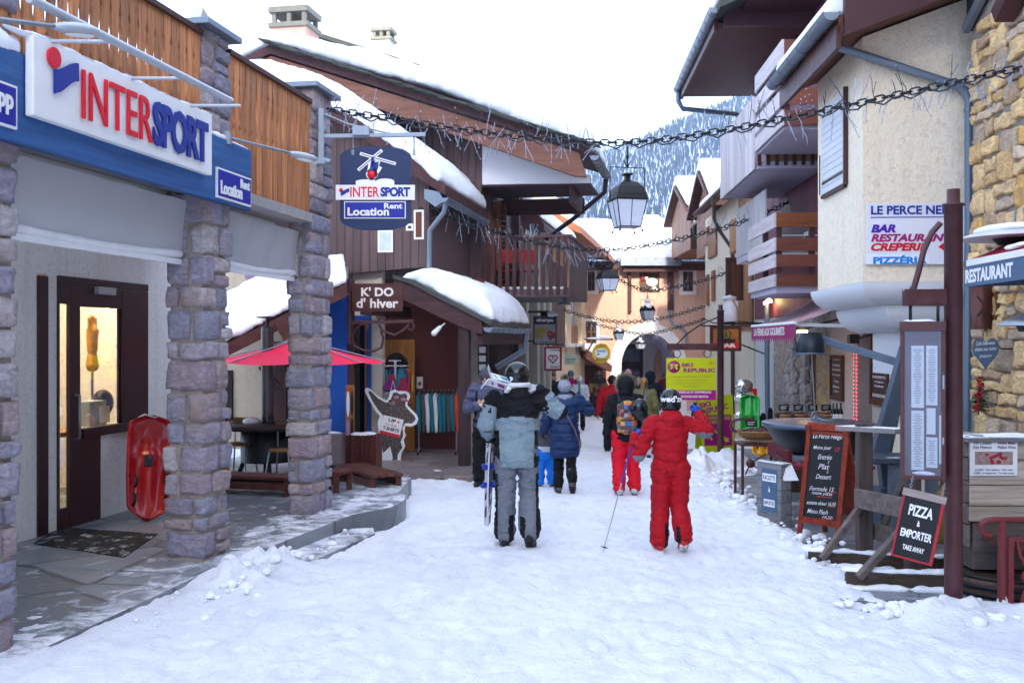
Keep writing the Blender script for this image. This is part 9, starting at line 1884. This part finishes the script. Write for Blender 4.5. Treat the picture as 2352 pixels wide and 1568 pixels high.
# --- woman in navy coat
NAVC=cloth('navy quilted coat',(.010,.028,.105),.45,40,.15);x=at(1297,0,14.2).x
def quilt(m,nt,p):
    z=nd(nt,'SeparateXYZ',{0: coords(nt)}).outputs[2];w_=math_(nt,'ABSOLUTE',math_(nt,'SINE',math_(nt,'MULTIPLY',z,26.0)));n=nd(nt,'TexNoise',{'Vector': coords(nt,(1,1,3)),'Scale':9.0,'Detail':4.0}).outputs[0]
    nt.links.new(mixc(nt,n,(.004,.016,.062),(.010,.034,.115)),p.inputs['Base Color']);p.inputs['Roughness'].default_value=.55;p.inputs['Specular IOR Level'].default_value=.25
    h=math_(nt,'ADD',math_(nt,'POWER',w_,.4),math_(nt,'MULTIPLY',n,.5));nt.links.new(nd(nt,'Bump',{'Height': h,'Strength':.8,'Distance':.03}).outputs[0],p.inputs['Normal'])
wo,Mw_,J,s,hd,nk=person('woman in long navy quilted coat and grey pompom beanie',x,14.2,1.60,0,dict(elR=(.40,.05,1.27),wrR=(.20,.16,1.50),elL=(-.29,-.02,1.16),wrL=(-.33,.06,.96),knR=(.10,.0,.50),anR=(.11,-.16,.17),knL=(-.09,.04,.5),anL=(-.10,.0,.085)),jacket=mk('navy quilting',quilt),trousers=cloth('black leggings',(.012,.012,.015)),leg=.80,hem=.56,jw=1.16,arm=1.18,hat='beanie',hatm=pm('marled grey knit',(.32,.34,.40),.9,var=.5,sc=40,bump=.9,bsc=70,stretch=(1,1,.4)),pompom=pm('brown pompom',(.26,.22,.19),.9,var=.5),glove=BLKC,toeR=35,boots=pm('furry grey boot',(.12,.12,.125),.9,var=.7,sc=25,bump=.9),boothigh=1.7,bootsize=1.15,face=False,hair=None,profile=[(.001,.56),(.17,.565),(.185,.60),(.195,.75),(.19,.95),(.178,1.1),(.182,1.22),(.188,1.32),(.18,1.39),(.13,1.46),(.085,1.5),(.001,1.51)])
g=MB(Mw_);g.lathe([(.07*s,-.05*s),(.115*s,-.02*s),(.12*s,.02*s),(.09*s,.05*s)],18,T(nk+Vector((0,-.01,.02*s))));sc_=fused(wob(g,.01,14),.012,2,((.03,.006),));build('knit_scarf',sc_,pm('marled grey knit',(.32,.34,.40),.9),wo)
o=thing('shoulder_bag','thin strapped shoulder bag hanging on the navy coat','bag',Mw_ @ T(.2*s,-.05,.8*s));g=MB(Mw_);g.tube([(-.10*s,-.16*s,1.40*s),(.03*s,-.165*s,1.22*s),(.15*s,-.16*s,1.0*s),(.215*s,-.08*s,.80*s)],.012,6);build('strap',g,pm('taupe leather',(.22,.17,.15),.5),o);g=MB(Mw_);g.ell((.235*s,.02*s,.76*s),(.03,.11,.08));build('pouch',g,pm('taupe leather',(.22,.17,.15),.5),o)
# --- small child in blue trousers
x=at(1252,0,14.9).x;ch5=person('small child in bright blue ski trousers beside the navy coat',x,14.9,1.08,0,dict(knR=(.13,.02,.5),anR=(.16,-.02,.09),anL=(-.13,0,.09)),jacket=[pm('printed dark jacket',(.10,.09,.11),.7,var=.9,sc=14),cloth('white jacket band',(.62,.63,.68)),cloth('sky blue',(.015,.24,.70))],jzone=lambda c,J,s:2 if c.z < .86 else (1 if c.z < 1.0 else 0),trousers=cloth('sky blue',(.015,.24,.70)),leg=1.15,hem=.66,jw=1.12,hat='helmet',hatm=pm('white helmet',(.6,.62,.66),.3),glove=BLKC,boots=pm('red grey boot',(.22,.10,.11),.5,var=.6,sc=20),bootsize=1.35,face=False,vx=.02)
# --- man in grey hooded jacket, facing us and eating
LILG=cloth('slate grey jacket',(.135,.14,.215),.7);x=at(1117,0,14.9).x
mg,Mg,J,s,hd,nk=person('man in slate grey hooded jacket and fur hat eating as he walks towards us',x,14.9,1.80,172,dict(elR=(.28,.0,1.14),wrR=(.09,.24,1.20),elL=(-.28,.0,1.14),wrL=(-.06,.24,1.17),knR=(.10,.06,.5),anR=(.10,.02,.09),knL=(-.10,.02,.5),anL=(-.10,-.12,.12)),jacket=LILG,trousers=cloth('black trousers',(.014,.014,.017)),hem=.86,jw=1.02,hood=LILG,hat='beanie',hatm=pm('grey fur hat',(.11,.11,.13),.9,var=.5,sc=40,bump=.9),head=(0,.035,1.60),hair=HAIRB,hands=dict(R=dict(d=(-.8,.3,.4),n=(0,-1,.2),curl=.9),L=dict(d=(.7,.3,.4),n=(0,-1,.2),curl=.9)),vx=.018)
o=thing('snack','small snack in paper held in both hands by the man in slate grey','food',Mg @ T(0,.28*s,1.23*s));g=MB(Mg);g.ell((.01*s,.27*s,1.24*s),(.05,.035,.035));build('bun',wob(g,.006,20),pm('bread',(.5,.3,.12),.7),o);g=MB(Mg);g.ell((.01*s,.27*s,1.22*s),(.055,.04,.025));build('paper_wrap',g,WHITE,o)
for sg in (-1,1): g=MB(Mg);g.tube([(sg*.11*s,.0,1.47*s),(sg*.125*s,.135*s,1.38*s),(sg*.13*s,.15*s,1.15*s),(sg*.15*s,.08*s,1.02*s)],.016,6);build('backpack_strap',g,BLKC,mg)
# --- distant passers-by
TEAL=cloth('turquoise',(.01,.30,.34));CROWD='passers-by near the archway'
def walker(label,px,y,H,yaw,pose=None,**k): return person(label,at(px,0,y).x,y,H,yaw,pose,CROWD,vx=k.pop('vx',.026),**k)
walker('woman in white beanie and white jacket with a turquoise bag',1331,29.8,1.60,175,dict(elR=(.26,.05,1.2),wrR=(.1,.2,1.2)),jacket=[cloth('off white jacket',(.58,.60,.66)),TEAL],jzone=lambda c,J,s:1 if c.z < .98 or (abs(c.x)< .03 and c.y > 0) else 0,trousers=BLKC,leg=.85,hem=.80,hat='beanie',hatm=pm('white knit',(.60,.62,.68),.9,bump=.6),glove=BLKC,hair=HAIRB)
walker('person in magenta jacket behind the woman in the white beanie',1311,32.5,1.78,170,jacket=cloth('magenta jacket',(.30,.01,.12)),trousers=BLKC,hat='beanie',hatm=cloth('teal hat',(.06,.16,.22)),glove=BLKC,hair=HAIRB)
br,Mbr,J,s,hd,nk=walker('man in brown and black jacket with ski helmet carrying skis',1375,38,1.76,185,dict(elL=(-.30,.02,1.18),wrL=(-.25,.2,1.1),elR=(.32,.0,1.16),wrR=(.30,.12,1.0),anR=(.1,-.12,.12)),jacket=[cloth('tan jacket',(.20,.125,.045)),BLKC,cloth('slate panel',(.05,.06,.08))],jzone=lambda c,J,s:1 if c.z > 1.32 else (2 if abs(c.x)< .07 and c.y > 0 else 0),trousers=cloth('dark trousers',(.02,.022,.03)),leg=1.1,hem=.80,jw=1.12,arm=1.2,hat='helmet',hatm=pm('charcoal helmet',(.035,.035,.045),.35),glove=BLKC)
a=W_(Mbr,J['wrL']);ski('dark skis held low by the man in the brown jacket',ski_M(a+Vector((-.5,-.1,.12)),a+Vector((.75,-.2,-.30)),(0,-.3,.9)),1.4,DKB,REDM,SKIW,.05)
walker('person in red jacket with a grey glove left of the backpacker',1406,21.5,1.64,0,dict(elL=(-.30,-.02,1.16),wrL=(-.33,.02,.88)),jacket=cloth('crimson jacket',(.40,.008,.025)),trousers=BLKC,hem=.80,jw=1.1,arm=1.15,hat='beanie',hatm=cloth('black hat',(.014,.014,.016)),glove=pm('pale grey glove',(.36,.38,.42),.6),face=False)
walker('blonde person in khaki jacket and white trousers behind the red child',1479,20,1.62,-5,jacket=cloth('khaki jacket',(.22,.21,.10)),trousers=cloth('white trousers',(.58,.60,.66)),hem=.85,jw=1.08,hair=pm('blonde hair',(.36,.21,.08),.6,var=.4,sc=25,stretch=(4,4,1),bump=.5),hairlen=1.1,glove=BLKC,face=False)
d12,M12,J,s,hd,nk=walker('person in dark navy hooded jacket with a dark backpack',1494,24,1.74,-10,jacket=cloth('dark navy jacket',(.010,.018,.045)),trousers=BLKC,hem=.85,jw=1.08,hat='hood',hatm=cloth('dark navy jacket',(.010,.018,.045)),glove=BLKC,face=False)
o=thing('backpack','dark green backpack on the person in the navy hood','backpack',M12 @ T(0,-.2,1.2));g=MB(M12);g.ell((0,-.19,1.22),(.15,.09,.2));g.ell((0,-.24,1.12),(.12,.07,.1));build('pack_bag',fused(g,.02,2),cloth('bottle green',(.015,.04,.035)),o);g=MB(M12);g.tube([(-.1,-.27,1.16),(0,-.295,1.17),(.1,-.27,1.16)],.008,5);build('zip',g,pm('grey zip',(.2,.22,.22),.5),o)
walker('man in black jacket and white red cap facing the camera',1443,33,1.82,180,jacket=cloth('black puffer',(.016,.017,.02)),trousers=BLKC,hem=.85,jw=1.1,hat='beanie',hatm=pm('white red cap',(.6,.3,.33),.8,var=.6,sc=12),glove=BLKC,hair=HAIRB)
walker('man in dark coat and blue scarf beside the heart sign',1269,28,1.72,190,jacket=cloth('dark coat',(.02,.02,.03)),trousers=BLKC,hem=.75,jw=1.05,hair=HAIRB,hood=cloth('pale blue scarf',(.22,.32,.50)),glove=BLKC)
walker('small figure in grey jacket inside the archway',1466,46,1.70,180,jacket=cloth('grey anorak',(.2,.2,.22)),trousers=BLKC,hat='beanie',hatm=BLKC,glove=BLKC,vx=.035)
walker('small figure in dark red jacket inside the archway',1525,47,1.66,175,jacket=cloth('dark red anorak',(.2,.02,.03)),trousers=BLKC,hair=HAIRB,glove=BLKC,vx=.035)
# ------------------------------------------------------------------ thin valley haze
g=MB();g.box(-760,760,-500,1100,-14,360)
def hz(m,nt,p):
    nt.nodes.remove(p);v=nt.nodes.new('ShaderNodeVolumePrincipled');v.inputs['Color'].default_value=(.42,.64,1,1);v.inputs['Density'].default_value=.00055;v.inputs['Anisotropy'].default_value=.2
    nt.links.new(v.outputs[0],nt.nodes['Material Output'].inputs['Volume'])
o=build('haze',g,mk('haze',hz));o['kind']='stuff';o['label']='thin blue winter haze in the valley air'
